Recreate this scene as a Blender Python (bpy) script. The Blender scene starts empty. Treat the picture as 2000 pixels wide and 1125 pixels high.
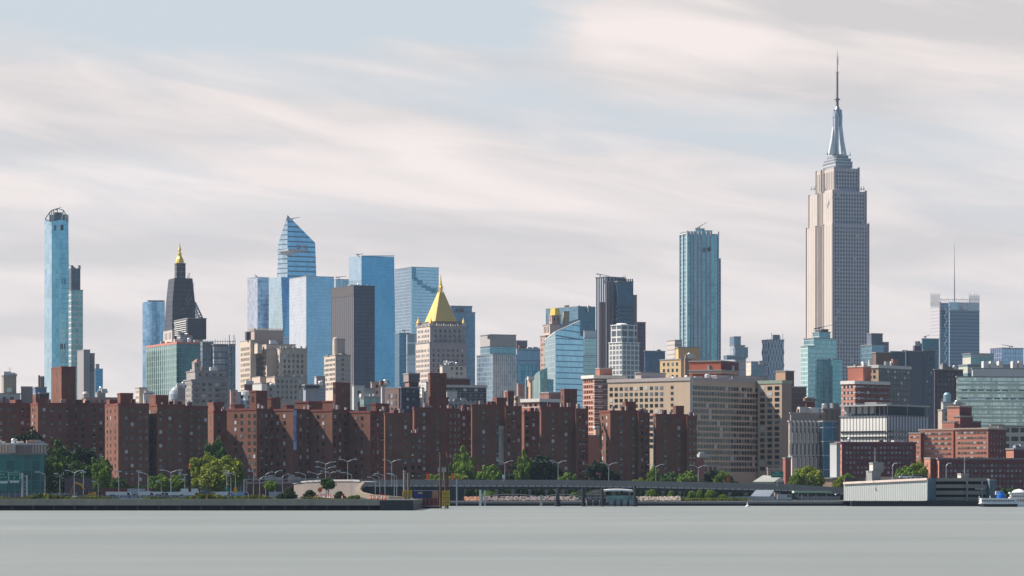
import bpy, math, random
from mathutils import Vector
R = math.radians
F, CX, HY, CH = 6214.0, 1000.0, 956.0, 6.0      # focal length and horizon of the photograph, camera height in metres
sc = bpy.context.scene
COL = sc.collection
rnd = random.Random(7)

def PX(px, y, D): return Vector(((px-CX)*D/F, D, CH+(HY-y)*D/F))
def ZZ(y, D): return CH+(HY-y)*D/F
def MPP(D): return D/F

# ------------------------------------------------------------------ materials
class NT:
    def __init__(s, name, world=False):
        if world: s.id = bpy.data.worlds.new(name)
        else: s.id = bpy.data.materials.new(name)
        s.id.use_nodes = True; s.t = s.id.node_tree; s.t.nodes.clear()
    def n(s, typ, **kw):
        nd = s.t.nodes.new(typ)
        for k, v in kw.items(): setattr(nd, k, v)
        return nd
    def set(s, sock, v):
        if isinstance(v, bpy.types.NodeSocket): s.t.links.new(v, sock)
        elif v is not None: sock.default_value = v
    def m(s, op, a, b=None, c=None, clamp=False):
        nd = s.n('ShaderNodeMath', operation=op); nd.use_clamp = clamp
        s.set(nd.inputs[0], a); s.set(nd.inputs[1], b)
        if c is not None: s.set(nd.inputs[2], c)
        return nd.outputs[0]
    def comb(s, x, y, z=0.0):
        nd = s.n('ShaderNodeCombineXYZ')
        for i, v in enumerate((x, y, z)): s.set(nd.inputs[i], v)
        return nd.outputs[0]
    def mix(s, f, a, b, bt='MIX'):
        nd = s.n('ShaderNodeMix', data_type='RGBA', blend_type=bt)
        s.set(nd.inputs[0], f)
        for sock, v in ((nd.inputs[6], a), (nd.inputs[7], b)):
            s.set(sock, v if isinstance(v, bpy.types.NodeSocket) else (*v[:3], 1))
        return nd.outputs[2]
    def noise(s, vec, scale=1.0, detail=3, rough=.5, dist=0.0):
        nd = s.n('ShaderNodeTexNoise'); s.set(nd.inputs['Vector'], vec)
        nd.inputs['Scale'].default_value = scale; nd.inputs['Detail'].default_value = detail
        nd.inputs['Roughness'].default_value = rough; nd.inputs['Distortion'].default_value = dist
        return nd.outputs[0]
    def ramp(s, f, stops, const=False):
        nd = s.n('ShaderNodeValToRGB'); s.set(nd.inputs[0], f)
        cr = nd.color_ramp
        if const: cr.interpolation = 'CONSTANT'
        while len(cr.elements) < len(stops): cr.elements.new(0.5)
        for e, (p, c) in zip(cr.elements, stops): e.position = p; e.color = (*c[:3], 1)
        return nd.outputs[0]
    def maprange(s, v, a, b, c=0.0, d=1.0):
        nd = s.n('ShaderNodeMapRange'); nd.clamp = True
        for i, x in enumerate((v, a, b, c, d)): s.set(nd.inputs[i], x)
        return nd.outputs[0]
    def out(s, col, rough=.8, metal=0.0, bump=None, bs=.3, spec=.3, emis=None):
        p = s.n('ShaderNodeBsdfPrincipled'); o = s.n('ShaderNodeOutputMaterial')
        s.set(p.inputs['Base Color'], col if isinstance(col, bpy.types.NodeSocket) else (*col[:3], 1))
        s.set(p.inputs['Roughness'], rough); s.set(p.inputs['Metallic'], metal)
        s.set(p.inputs['Specular IOR Level'], spec)
        if bump is not None:
            b = s.n('ShaderNodeBump'); b.inputs['Strength'].default_value = bs; b.inputs['Distance'].default_value = .3
            s.set(b.inputs['Height'], bump); s.t.links.new(b.outputs[0], p.inputs['Normal'])
        s.t.links.new(p.outputs[0], o.inputs[0])
        return s.id
    def uv(s):
        nd = s.n('ShaderNodeUVMap'); nd.uv_map = 'UVMap'
        sp = s.n('ShaderNodeSeparateXYZ'); s.t.links.new(nd.outputs[0], sp.inputs[0])
        return nd.outputs[0], sp.outputs[0], sp.outputs[1]

CACHE = {}
def cached(fn):
    def w(*a, **k):
        key = (fn.__name__, a, tuple(sorted(k.items())))
        if key not in CACHE: CACHE[key] = fn(*a, **k)
        return CACHE[key]
    return w

def mul(c, f): return tuple(min(1, x*f) for x in c[:3])

@cached
def wall(col, var=.22, rough=.85, band=0.0, bandc=(.4,.4,.4), bandw=.16, vs=0.0, vsc=(.1,.1,.1), vsw=.3, metal=0.0, pat=0.0):
    """masonry: weathering, streaks, optional floor bands (metres) and vertical stripes"""
    t = NT('masonry'); uv, u, v = t.uv()
    nb = t.noise(uv, .06, 3); nf = t.noise(uv, 1.3, 3)
    st = t.noise(t.comb(t.m('MULTIPLY', u, .5), t.m('MULTIPLY', v, .03)), 1.0, 3)
    k = t.m('ADD', t.m('MULTIPLY', nb, .4), t.m('ADD', t.m('MULTIPLY', nf, .3), t.m('MULTIPLY', st, .5)))
    k = t.maprange(k, .35, .85, 1-var, 1+var)
    if pat:   # repointed brick patches
        w = t.n('ShaderNodeTexWhiteNoise'); 
        t.set(w.inputs['Vector'], t.comb(t.m('FLOOR', t.m('DIVIDE', u, pat*1.3)), t.m('FLOOR', t.m('DIVIDE', v, pat))))
        k = t.m('MULTIPLY', k, t.maprange(w.outputs[0], 0, 1, .86, 1.1))
    c = t.mix(1.0, col, t.comb(k, k, k), 'MULTIPLY')
    if vs: c = t.mix(t.m('LESS_THAN', t.m('FRACT', t.m('DIVIDE', u, vs)), vsw), c, vsc)
    if band: c = t.mix(t.m('LESS_THAN', t.m('FRACT', t.m('DIVIDE', v, band)), bandw), c, bandc)
    return t.out(c, rough, metal, nf, .15)

@cached
def flat(col, rough=.6, metal=0.0, var=.12, sc_=.8):
    t = NT('paint'); tc = t.n('ShaderNodeTexCoord')
    k = t.maprange(t.noise(tc.outputs['Object'], sc_, 3), .3, .7, 1-var, 1+var)
    return t.out(t.mix(1.0, col, t.comb(k, k, k), 'MULTIPLY'), rough, metal)

@cached
def glass(c1, c2, line=(.5,.55,.6), pu=1.5, pv=3.7, lu=.08, lv=.12, rough=.12, metal=.8, sp=None, spw=.3, var=1.0, wob=.0, big=0.0):
    """curtain wall: panes of slightly different tint and painted reflection patches between mullions and floor lines; sp = spandrel colour"""
    t = NT('curtain_wall'); uv, u, v = t.uv()
    cu = t.m('DIVIDE', u, pu); cv = t.m('DIVIDE', v, pv)
    w = t.n('ShaderNodeTexWhiteNoise'); t.set(w.inputs['Vector'], t.comb(t.m('FLOOR', cu), t.m('FLOOR', cv)))
    f = t.m('MULTIPLY', w.outputs[0], var*.55)
    nb = t.noise(t.comb(t.m('MULTIPLY', u, .05), t.m('MULTIPLY', v, .014)), 1.0, 4, .6, 1.0)
    f = t.m('ADD', f, t.maprange(nb, .35, .65, 0, .7), clamp=True)
    c = t.mix(f, c1, c2)
    pk = t.m('MULTIPLY', t.maprange(w.outputs[0], 0, 1, .93, 1.07), t.maprange(t.noise(t.comb(t.m('MULTIPLY', u, .09), t.m('MULTIPLY', v, .03), 7.7), 1.0, 5, .65, 1.6), .3, .7, .88, 1.10))  # soft streaky noise paints uneven reflections into the glass colour
    pk = t.m('MULTIPLY', pk, 1.2)
    c = t.mix(1.0, c, t.comb(pk, pk, pk), 'MULTIPLY')
    met = metal
    if sp is not None:
        ms = t.m('LESS_THAN', t.m('FRACT', t.m('ADD', cv, .5)), spw)
        c = t.mix(ms, c, sp)
    ml = t.m('MAXIMUM', t.m('LESS_THAN', t.m('FRACT', cu), lu), t.m('LESS_THAN', t.m('FRACT', cv), lv))
    if big:
        ml = t.m('MAXIMUM', ml, t.m('LESS_THAN', t.m('FRACT', t.m('DIVIDE', v, big)), .1))
    c = t.mix(ml, c, line)
    met = t.m('MULTIPLY', t.m('SUBTRACT', 1.0, ml), metal)
    rg = t.maprange(w.outputs[0], 0, 1, rough, rough+.08)
    h = t.m('ADD', w.outputs[0], t.noise(uv, .25, 2)) 
    return t.out(c, rg, met, t.noise(uv, .12, 2), .05+wob, spec=.5)

@cached
def winm(kind='dark', lo=.013, light=.12, tint=(.9,1,1.1)):
    """window panes: each one its own tone: dark glass, half drawn blinds, pale curtains"""
    t = NT('window_glass'); oi = t.n('ShaderNodeObjectInfo'); ge = t.n('ShaderNodeNewGeometry')
    r = t.m('FRACT', t.m('ADD', oi.outputs['Random'], t.m('MULTIPLY', ge.outputs['Random Per Island'], 7.31)))
    a = mul(tint, lo); b = mul(tint, lo*3.5); c = mul(tint, .16); d = (.52,.51,.5)
    col = t.ramp(r, [(0, a), (.5*(1.2-light), b), (1-light*1.3, c), (1-light*.55, d)], True)
    rg = t.ramp(r, [(0, (.08,)*3), (1-light*1.3, (.5,)*3)], True)
    return t.out(col, rg, 0.0, spec=.6)

# ------------------------------------------------------------------ mesh builder
class MB:
    def __init__(s): s.v = []; s.f = []; s.uv = []; s.mi = []
    def quad(s, a, b, c, d, uv=None, mi=0):
        i = len(s.v); s.v += [tuple(a), tuple(b), tuple(c), tuple(d)]; s.f.append((i, i+1, i+2, i+3)); s.mi.append(mi)
        if uv is None:
            a, b, d = Vector(a), Vector(b), Vector(d)
            w, h = (b-a).length, (d-a).length; uv = [(0, 0), (w, 0), (w, h), (0, h)]
        s.uv += uv
    def poly(s, pts, mi=0, uv=None):
        i = len(s.v); s.v += [tuple(p) for p in pts]; s.f.append(tuple(range(i, i+len(pts)))); s.mi.append(mi)
        s.uv += uv or [(p[0], p[1]) for p in pts]
    def wallq(s, a, b, z0, z1, z1b=None, u0=0, mi=0):
        """vertical quad from plan point a to b (outside on the right hand when walking a to b)"""
        w = (Vector((b[0], b[1]))-Vector((a[0], a[1]))).length
        z1b = z1 if z1b is None else z1b
        s.quad((a[0], a[1], z0), (b[0], b[1], z0), (b[0], b[1], z1b), (a[0], a[1], z1),
               [(u0, z0), (u0+w, z0), (u0+w, z1b), (u0, z1)], mi)
    def prism(s, pts, z0, z1, top=True, bottom=False, mi=0):
        n = len(pts); u = 0
        for i in range(n):
            a, b = pts[i], pts[(i+1) % n]
            s.wallq(a, b, z0, z1, u0=u, mi=mi); u += math.hypot(b[0]-a[0], b[1]-a[1])
        if top: s.poly([(p[0], p[1], z1) for p in pts], mi)
        if bottom: s.poly([(p[0], p[1], z0) for p in reversed(pts)], mi)
    def box(s, c, d, rz=0, mi=0):
        x, y, z = c; a, b, h = d[0]/2, d[1]/2, d[2]/2; cs, sn = math.cos(rz), math.sin(rz)
        pts = [(x+cs*i-sn*j, y+sn*i+cs*j) for i, j in ((-a, -b), (a, -b), (a, b), (-a, b))]
        s.prism(pts, z-h, z+h, True, True, mi)
    def beam(s, p, q, r, r2=None, n=4, mi=0):
        p, q = Vector(p), Vector(q); d = (q-p).normalized(); r2 = r if r2 is None else r2
        up = Vector((0, 0, 1)) if abs(d.z) < .9 else Vector((1, 0, 0))
        a = d.cross(up).normalized(); b = a.cross(d)
        A = [p+(a*math.cos(t)+b*math.sin(t))*r for t in [2*math.pi*(k+.5)/n for k in range(n)]]
        B = [q+(a*math.cos(t)+b*math.sin(t))*r2 for t in [2*math.pi*(k+.5)/n for k in range(n)]]
        for k in range(n): s.quad(A[k], B[k], B[(k+1) % n], A[(k+1) % n], mi=mi)
        s.poly(list(A), mi); s.poly(list(reversed(B)), mi)
    def lathe(s, c, prof, n=16, mi=0):
        for (r0, z0), (r1, z1) in zip(prof, prof[1:]):
            for k in range(n):
                t0, t1 = 2*math.pi*k/n, 2*math.pi*(k+1)/n
                P = lambda r, t, z: (c[0]+r*math.cos(t), c[1]+r*math.sin(t), c[2]+z)
                s.quad(P(r0, t0, z0), P(r0, t1, z0), P(r1, t1, z1), P(r1, t0, z1), [(t0*r0, z0), (t1*r0, z0), (t1*r0, z1), (t0*r0, z1)], mi)
    def obj(s, name, mats, parent=None, loc=None, smooth=False):
        me = bpy.data.meshes.new(name); me.from_pydata(s.v, [], s.f); 
        l = me.uv_layers.new(name='UVMap')
        l.data.foreach_set('uv', [x for p in s.uv for x in p])
        if not isinstance(mats, (list, tuple)): mats = [mats]
        for m in mats: me.materials.append(m)
        me.polygons.foreach_set('material_index', s.mi)
        if smooth: me.polygons.foreach_set('use_smooth', [True]*len(s.f))
        me.update()
        o = bpy.data.objects.new(name, me); COL.objects.link(o)
        if parent is not None: o.parent = parent
        if loc is not None: o.location = loc
        return o

def tag(o, label=None, cat=None, group=None, kind=None):
    if label: o['label'] = label
    if cat: o['category'] = cat
    if group: o['group'] = group
    if kind: o['kind'] = kind
    return o
def thing(name, label, cat, loc=(0, 0, 0), group=None, rz=0):
    o = bpy.data.objects.new(name, None); COL.objects.link(o); o.location = loc; o.rotation_euler = (0, 0, rz)
    return tag(o, label, cat, group)
def copy_tree(o, loc, rz=None, label=None, group=None, parent=None):
    c = o.copy(); COL.objects.link(c)
    if parent is None:
        c.location = loc
        if rz is not None: c.rotation_euler = (0, 0, rz)
        if label: c['label'] = label
        if group: c['group'] = group
    else: c.parent = parent
    for ch in list(o.children): copy_tree(ch, None, parent=c)
    return c

WM = {}
def winmesh(w, h, mat, frame=None):
    key = (round(w, 2), round(h, 2), mat.name, frame and frame.name)
    if key not in WM:
        b = MB(); b.prism([(-w/2, -.07), (w/2, -.07), (w/2, .07), (-w/2, .07)], -h/2, h/2)
        me = bpy.data.meshes.new('window'); me.from_pydata(b.v, [], b.f); me.materials.append(mat)
        me.uv_layers.new(name='UVMap').data.foreach_set('uv', [x for p in b.uv for x in p]); WM[key] = me
    return WM[key]

class Bld:
    """a building: an Empty at its base with wall, roof, window ... parts"""
    def __init__(s, name, label, D, px, cat='building', group=None, phi=20, base=2.0):
        s.base = Vector(((px-CX)*D/F, D, base)); s.D = D; s.phi = R(phi); s.w = []
        s.root = thing(name, label, cat, s.base, group); s.rr = random.Random(int(px*7+D))
    def L(s, p): return (p[0]-s.base.x, p[1]-s.base.y)
    def uvdirs(s, phi=None):
        p = s.phi if phi is None else R(phi)
        return Vector((math.cos(p), math.sin(p))), Vector((-math.sin(p), math.cos(p)))
    def corners(s, x0, xc, x1, D, phi=None, dep=22, wid=20):
        U, V = s.uvdirs(phi); C = Vector(((xc-CX)*D/F, D))
        def solve(d, px, default):
            k = (px-CX)/F; den = d.x-k*d.y
            if abs(px-xc) < .6 or abs(den) < 1e-4: return default
            t = (k*C.y-C.x)/den
            return t if 0 < t < 160 else default
        wr = solve(U, x1, wid); wl = solve(V, x0, dep)
        return C, C+V*wl, C+U*wr, C+U*wr+V*wl, wl, wr
    def box(s, x0, xc, x1, yt, m, yb=None, D=None, phi=None, dep=22, name='wall', roof=None, mR=None, wl=None, wr=None, cop=.25, copt=.5, taper=None, wid=20):
        """x0 left edge, xc near corner, x1 right edge, yt top, yb bottom in photo pixels at distance D"""
        D = D or s.D; C, A, B, E, a, b = s.corners(x0, xc, x1, D, phi, dep, wid)
        z1 = ZZ(yt, D); z0 = ZZ(yb, D) if yb else s.base.z-1.0
        bx, by, bz = s.base
        mb = MB(); lp = [(p.x-bx, p.y-by) for p in (C, B, E, A)]
        Z0, Z1 = z0-bz, z1-bz
        mb.wallq(lp[0], lp[1], Z0, Z1, mi=1 if mR else 0); mb.wallq(lp[1], lp[2], Z0, Z1); mb.wallq(lp[2], lp[3], Z0, Z1)
        mb.wallq(lp[3], lp[0], Z0, Z1)
        mb.poly([(p[0], p[1], Z1-.02) for p in lp]); 
        if yb: mb.poly([(p[0], p[1], Z0) for p in reversed(lp)])
        # uv heights in world metres keep floor lines level
        mb.obj(name, [m, mR] if mR else m, s.root)
        if roof is not False:
            r = MB(); cx = sum(p[0] for p in lp)/4; cy = sum(p[1] for p in lp)/4
            g = [(cx+(p[0]-cx)*(1+2*cop/max(8, (Vector(p)-Vector((cx, cy))).length)), cy+(p[1]-cy)*(1+2*cop/max(8, (Vector(p)-Vector((cx, cy))).length))) for p in lp]
            r.prism(g, Z1-copt, Z1+.15, True, True)
            r.obj('roof', roof or flat((.3,.28,.27)), s.root)
        f = dict(C=C, A=A, B=B, E=E, z0=z0, z1=z1, D=D)
        if wl: s.win(A, C, z0, z1, *wl)
        if wr: s.win(C, B, z0, z1, *wr)
        s.last = f
        return f
    def win(s, P, Q, z0, z1, pitch, fh, ww, wh, mat, top=1.2, yb=None, cols=None, mar=.6, skip=0.0):
        """a field of windows on the facade from P to Q (outside to the right of P->Q)"""
        d = (Q-P); W = d.length; 
        if W < ww+.3: return
        d = d/W; n = Vector((d.y, -d.x)); ang = math.atan2(d.y, d.x)
        if cols is None:
            k = max(1, int((W-2*mar)//pitch)); us = [W/2+(i-(k-1)/2)*pitch for i in range(k)]
        else: us = [c*W for c in cols]
        zb = max(z0, ZZ(yb, s.D) if yb else s.base.z+2)
        z = z1-top-wh/2; row = 0
        while z-wh/2 > zb:
            for u in us:
                if skip and s.rr.random() < skip: continue
                p = P+d*u+n*.05
                s.w.append((row, p.x, p.y, z, ang, ww, wh, mat))
            z -= fh; row += 1
    def done(s, cap=100):
        s.w.sort(key=lambda q: (-q[5]*q[6], q[0]))
        bx, by, bz = s.base
        for q in s.w[:cap]:
            o = bpy.data.objects.new('window', winmesh(q[5], q[6], q[7])); COL.objects.link(o); o.parent = s.root
            o.location = (q[1]-bx, q[2]-by, q[3]-bz); o.rotation_euler = (0, 0, q[4])
        if len(s.w) > cap:
            mb = MB(); mats = []
            for q in s.w[cap:]:
                if q[7] not in mats: mats.append(q[7])
                cs, sn = math.cos(q[4]), math.sin(q[4]); w = q[5]/2
                pts = [(q[1]-bx+cs*i-sn*j, q[2]-by+sn*i+cs*j) for i, j in ((-w, -.07), (w, -.07), (w, .07), (-w, .07))]
                mb2 = len(mb.v)
                # one welded island per pane
                zl, zh = q[3]-bz-q[6]/2, q[3]-bz+q[6]/2
                vs = [(p[0], p[1], zl) for p in pts]+[(p[0], p[1], zh) for p in pts]
                mb.v += vs; fs = [(0, 1, 5, 4), (1, 2, 6, 5), (3, 0, 4, 7), (4, 5, 6, 7)]
                for f in fs:
                    mb.f.append(tuple(mb2+i for i in f)); mb.uv += [(0, 0), (1, 0), (1, 1), (0, 1)]; mb.mi.append(mats.index(q[7]))
            tag(mb.obj('window', mats, s.root), kind='stuff')
        return s
    def part(s, mb, name, mat, world=True, smooth=False):
        """mesh given in world coordinates becomes a part"""
        if world: mb.v = [(v[0]-s.base.x, v[1]-s.base.y, v[2]-s.base.z) for v in mb.v]
        return mb.obj(name, mat, s.root, smooth=smooth)
    def clutter(s, n=6, f=None, hmax=4, cols=((.45,.44,.42), (.2,.2,.21), (.6,.58,.55), (.25,.14,.1)), seed=0):
        f = f or s.last; r = random.Random(seed+int(f['C'].x)); U = f['B']-f['C']; V = f['A']-f['C']
        for i in range(n):
            p = f['C']+U*r.uniform(.08, .9)+V*r.uniform(.05, .7); w = r.uniform(.8, 3.2); h = r.uniform(.8, hmax)
            mb = MB(); k = r.random()
            if k < .7:
                mb.box((p.x, p.y, f['z1']+h/2), (w*1.4, w, h), s.phi)
                if k < .35: mb.box((p.x+w*.9, p.y, f['z1']+h*.3), (w*.6, w*.7, h*.6), s.phi)
                s.part(mb, 'rooftop_unit', flat(cols[r.randrange(len(cols))]))
            elif k < .85:
                mb.lathe((p.x, p.y, f['z1']), [(0, 0), (w*.5, 0), (w*.5, h), (w*.35, h+.4), (0, h+.6)], 10)
                s.part(mb, 'vent', flat((.55,.55,.55), .4, .5))
            else:
                mb.beam((p.x, p.y, f['z1']), (p.x, p.y, f['z1']+h*2.2), .12, .06)
                mb.beam((p.x-.6, p.y, f['z1']+h*1.6), (p.x+.6, p.y, f['z1']+h*1.6), .07)
                s.part(mb, 'aerial', flat((.35,.35,.36), .5, .5))
    def tank(s, px, yb, yt, D=None, rpx=6):
        """wooden roof tank on legs"""
        D = D or s.D; p = PX(px, yb, D); q = PX(px, yt, D); r = rpx*D/F; h = q.z-p.z
        mb = MB(); mb.lathe((p.x, p.y, p.z+h*.3), [(0, 0), (r, 0), (r*.97, h*.5), (r*1.08, h*.5), (0, h*.7)], 14)
        s.part(mb, 'water_tank', wall((.24,.16,.11), .3))
        mb = MB()
        for i, j in ((-1, -1), (1, -1), (1, 1), (-1, 1)): mb.beam((p.x+i*r*.65, p.y+j*r*.65, p.z-1), (p.x+i*r*.65, p.y+j*r*.65, p.z+h*.31), .18)
        s.part(mb, 'tank_frame', flat((.12,.1,.1)))
    def crane(s, px, y, x2, y2, D=None, base=6, name='roof_crane'):
        """window cleaning crane: mast, jib, counterweight"""
        D = D or s.D; a = PX(px, y+base, D+3); b = PX(px, y, D+3); c = PX(x2, y2, D+3); k = MPP(D)
        mb = MB(); mb.beam(a, b, .8*k, n=6); mb.beam(b, c, .9*k, .45*k); e = b-(c-b)*.3; mb.beam(b, e, .9*k); mb.box(e, (3*k, 2*k, 2.2*k))
        s.part(mb, name, flat((.16,.17,.19)))
    def mesh_box(s, px0, px1, y0, y1, D, dep, m, name, rz=0):
        """plain box facing the camera: detail pieces"""
        a = PX(px0, y1, D); b = PX(px1, y0, D); mb = MB()
        mb.box(((a.x+b.x)/2, D+dep/2, (a.z+b.z)/2), (b.x-a.x, dep, b.z-a.z), rz)
        return s.part(mb, name, m)
def onface(f, side, u, z):
    """world point on a facade of box f: side L or R, u metres from the corner, z height"""
    d = (f['B']-f['C']).normalized() if side == 'R' else (f['A']-f['C']).normalized()
    p = f['C']+d*u
    return Vector((p.x, p.y, z))
def text(body, size, mat, name, loc, rz=0, rx=R(90), ry=0, parent=None, ext=.03):
    cu = bpy.data.curves.new(name, 'FONT'); cu.body = body; cu.size = size; cu.extrude = ext; cu.align_x = 'CENTER'; cu.align_y = 'CENTER'
    to = bpy.data.objects.new(name, cu); COL.objects.link(to)
    dg = bpy.context.evaluated_depsgraph_get(); me = bpy.data.meshes.new_from_object(to.evaluated_get(dg))
    bpy.data.objects.remove(to); me.materials.clear(); me.materials.append(mat)
    o = bpy.data.objects.new(name, me); COL.objects.link(o); o.location = loc; o.rotation_mode = 'XYZ'; o.rotation_euler = (rx, ry, rz)
    if parent is not None: o.parent = parent
    return o
SUN_E=5.0; SKY_GAIN=6.4; SKY_BACK=.46; HAZE=.000024
# ------------------------------------------------------------------ camera, light, sky
cam = bpy.data.cameras.new('camera'); co = bpy.data.objects.new('camera', cam); COL.objects.link(co); sc.camera = co
co.location = (0, 0, CH); co.rotation_euler = (R(90), 0, 0)
cam.sensor_width = 36; cam.lens = 36*F/2000; cam.shift_y = (HY-562.5)/2000; cam.clip_start = 5; cam.clip_end = 60000
SUN_AZ, SUN_EL = R(-80), R(48)          # azimuth clockwise from the view direction
sd = Vector((math.sin(SUN_AZ)*math.cos(SUN_EL), math.cos(SUN_AZ)*math.cos(SUN_EL), math.sin(SUN_EL)))
su = bpy.data.lights.new('sun', 'SUN'); su.energy = SUN_E; su.angle = R(.53); su.color = (1, .94, .86)
so = bpy.data.objects.new('sun', su); COL.objects.link(so); so.rotation_euler = (-sd).to_track_quat('-Z', 'Y').to_euler(); so.location = (-3000, 500, 4000)

w = NT('World', True); sc.world = w.id
sky = w.n('ShaderNodeTexSky', sky_type='NISHITA'); sky.sun_disc = False; sky.sun_elevation = SUN_EL; sky.sun_rotation = R(360)+SUN_AZ
sky.air_density = 1.0; sky.dust_density = .2; sky.ozone_density = 2.0
tc = w.n('ShaderNodeTexCoord'); sp = w.n('ShaderNodeSeparateXYZ'); w.t.links.new(tc.outputs['Generated'], sp.inputs[0])
x, y, z = sp.outputs
az = w.m('ARCTAN2', x, y); el = w.m('ARCSINE', z)
U = w.m('MULTIPLY', az, 6.214); V = w.m('MULTIPLY', el, 6.214)        # thousands of photo pixels from the view axis
def blob(cx, cy, rx, ry, rot=0):
    dx = w.m('SUBTRACT', U, (cx-1000)/1000); dy = w.m('SUBTRACT', V, (956-cy)/1000); c, s_ = math.cos(R(-rot)), math.sin(R(-rot))
    a = w.m('DIVIDE', w.m('ADD', w.m('MULTIPLY', dx, c), w.m('MULTIPLY', dy, s_)), rx/1000)
    b = w.m('DIVIDE', w.m('SUBTRACT', w.m('MULTIPLY', dy, c), w.m('MULTIPLY', dx, s_)), ry/1000)
    q = w.m('ADD', w.m('MULTIPLY', a, a), w.m('MULTIPLY', b, b))
    return w.m('EXPONENT', w.m('MULTIPLY', q, -1.0))
def total(base, bl):
    for cx, cy, rx, ry, rot, amp in bl: base = w.m('MULTIPLY_ADD', blob(cx, cy, rx, ry, rot), amp, base)
    return base
def streak(rot, sx, sy, seed, detail=4, rough=.45, dist=.6):
    c, s_ = math.cos(R(-rot)), math.sin(R(-rot))
    a = w.m('ADD', w.m('MULTIPLY', U, c), w.m('MULTIPLY', V, s_)); b = w.m('SUBTRACT', w.m('MULTIPLY', V, c), w.m('MULTIPLY', U, s_))
    return w.noise(w.comb(w.m('DIVIDE', a, sx), w.m('DIVIDE', b, sy), seed), 1.0, detail, rough, dist)
n1 = streak(5, .62, .13, 3.1); n2 = streak(9, .42, .065, 8.7, 6, .55); n3 = streak(3, .9, .1, 5.2)
cl = w.m('ADD', w.m('MULTIPLY', n1, .75), w.m('MULTIPLY', n2, .6))
cl = total(w.m('SUBTRACT', cl, .28), [(300, 10, 800, 90, 0, -.55), (760, 60, 420, 90, 4, -.25), (1300, 235, 420, 45, 6, -.25), (700, 190, 330, 30, 6, -.12), (1150, 170, 500, 160, 0, .12),
    (350, 260, 300, 60, 3, .1), (1330, 85, 240, 75, 10, .8), (1000, 110, 130, 90, 0, -.3), (-3200, 600, 2600, 1500, 0, .8), (1700, 60, 500, 130, 8, .45), (850, 300, 190, 60, 14, .5), (1080, 385, 360, 60, 10, .55), (1000, 560, 1600, 160, 0, .45),  # wide far-left cloud bank is unseen, added so left glass faces reflect pale
    (900, 110, 160, 30, 14, .25), (1560, 330, 180, 40, 8, -.15), (100, 210, 350, 60, 4, .15)])
cl = w.maprange(cl, .14, .68)
g = w.m('ADD', w.m('MULTIPLY', n2, 1.25), w.m('MULTIPLY', n3, .8))
g = total(w.m('SUBTRACT', g, .60), [(1300, 72, 220, 60, 12, .6), (1900, 40, 330, 80, 10, -.32), (1620, 50, 130, 45, 8, -.35), (1180, 95, 60, 40, 30, .2), (1650, 110, 250, 40, 12, .1), (830, 300, 130, 45, 16, .3), (1100, 390, 330, 42, 9, .28), (100, 505, 230, 22, -2, -.45),
    (60, 300, 260, 40, 0, -.25), (1750, 500, 240, 26, -6, -.35), (450, 480, 200, 20, 4, -.25), (330, 390, 420, 60, 3, .25), (60, 640, 200, 22, -3, -.5), (800, 470, 300, 25, 4, -.12), (1640, 200, 260, 35, 12, -.3), (1500, 590, 300, 40, 3, .12), (1960, 260, 150, 40, 14, .3), (820, 620, 160, 22, 3, .3), (1050, 470, 420, 24, 3, -.25)])
g = w.maprange(g, .12, .84)
blue = (.625, .69, .74); grey = (.685, .652, .648); white = (.97, .875, .835)
colc = w.mix(cl, blue, w.mix(g, grey, white))
low = w.maprange(V, .0, .55, .55, 0)
colc = w.mix(low, colc, (.83, .775, .755))
colc = w.mix(1.0, colc, (SKY_GAIN*1.0, SKY_GAIN*.995, SKY_GAIN*.995), 'MULTIPLY')
# clouds stand over the city and, added out of view for reflections, to the left; open sky behind the camera and high up on the right
front = w.maprange(w.m('ABSOLUTE', w.m('ADD', az, .45)), 0.75, 1.45, 1.0, .0)
hi = w.maprange(el, .22, .6, 1.0, .35)
fac = w.m('MULTIPLY', front, hi)
sk = w.mix(1.0, sky.outputs[0], (SKY_BACK*.76, SKY_BACK*1.02, SKY_BACK*1.2), 'MULTIPLY')
skc = w.mix(fac, sk, colc)
bg = w.n('ShaderNodeBackground'); bg.inputs['Strength'].default_value = .1; w.t.links.new(skc, bg.inputs[0])
ow = w.n('ShaderNodeOutputWorld'); w.t.links.new(bg.outputs[0], ow.inputs[0])
sc.view_settings.view_transform = 'Standard'; sc.view_settings.look = 'None'; sc.view_settings.exposure = .62; sc.view_settings.gamma = 1
try:
    sc.cycles.volume_bounces = 1; sc.cycles.max_bounces = 6; sc.cycles.diffuse_bounces = 3; sc.cycles.glossy_bounces = 3
except Exception: pass

# ------------------------------------------------------------------ ground, water, haze
t = NT('river_water'); tcn = t.n('ShaderNodeTexCoord'); s3 = t.n('ShaderNodeSeparateXYZ'); t.t.links.new(tcn.outputs['Object'], s3.inputs[0])
vx = t.comb(t.m('MULTIPLY', s3.outputs[0], .006), t.m('MULTIPLY', s3.outputs[1], .014))
vy = t.comb(t.m('MULTIPLY', s3.outputs[0], .03), t.m('MULTIPLY', s3.outputs[1], .2))
k1 = t.noise(vx, 1, 4, .55, .5); k2 = t.noise(vy, 1, 3, .6)
colw = t.mix(t.maprange(t.m('ADD', t.m('MULTIPLY', k1, .75), t.m('MULTIPLY', k2, .25)), .40, .62), (.160, .184, .172), (.208, .224, .209))
wm = t.out(colw, .42, 0, k2, .25, spec=.35)
mb = MB(); mb.quad((-4500, -800, 0), (4500, -800, 0), (4500, 6500, 0), (-4500, 6500, 0))
tag(mb.obj('water', wm), kind='structure')
def sea(px, D): return (px-CX)*D/F
gm = wall((.12,.12,.11), .3)
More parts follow.
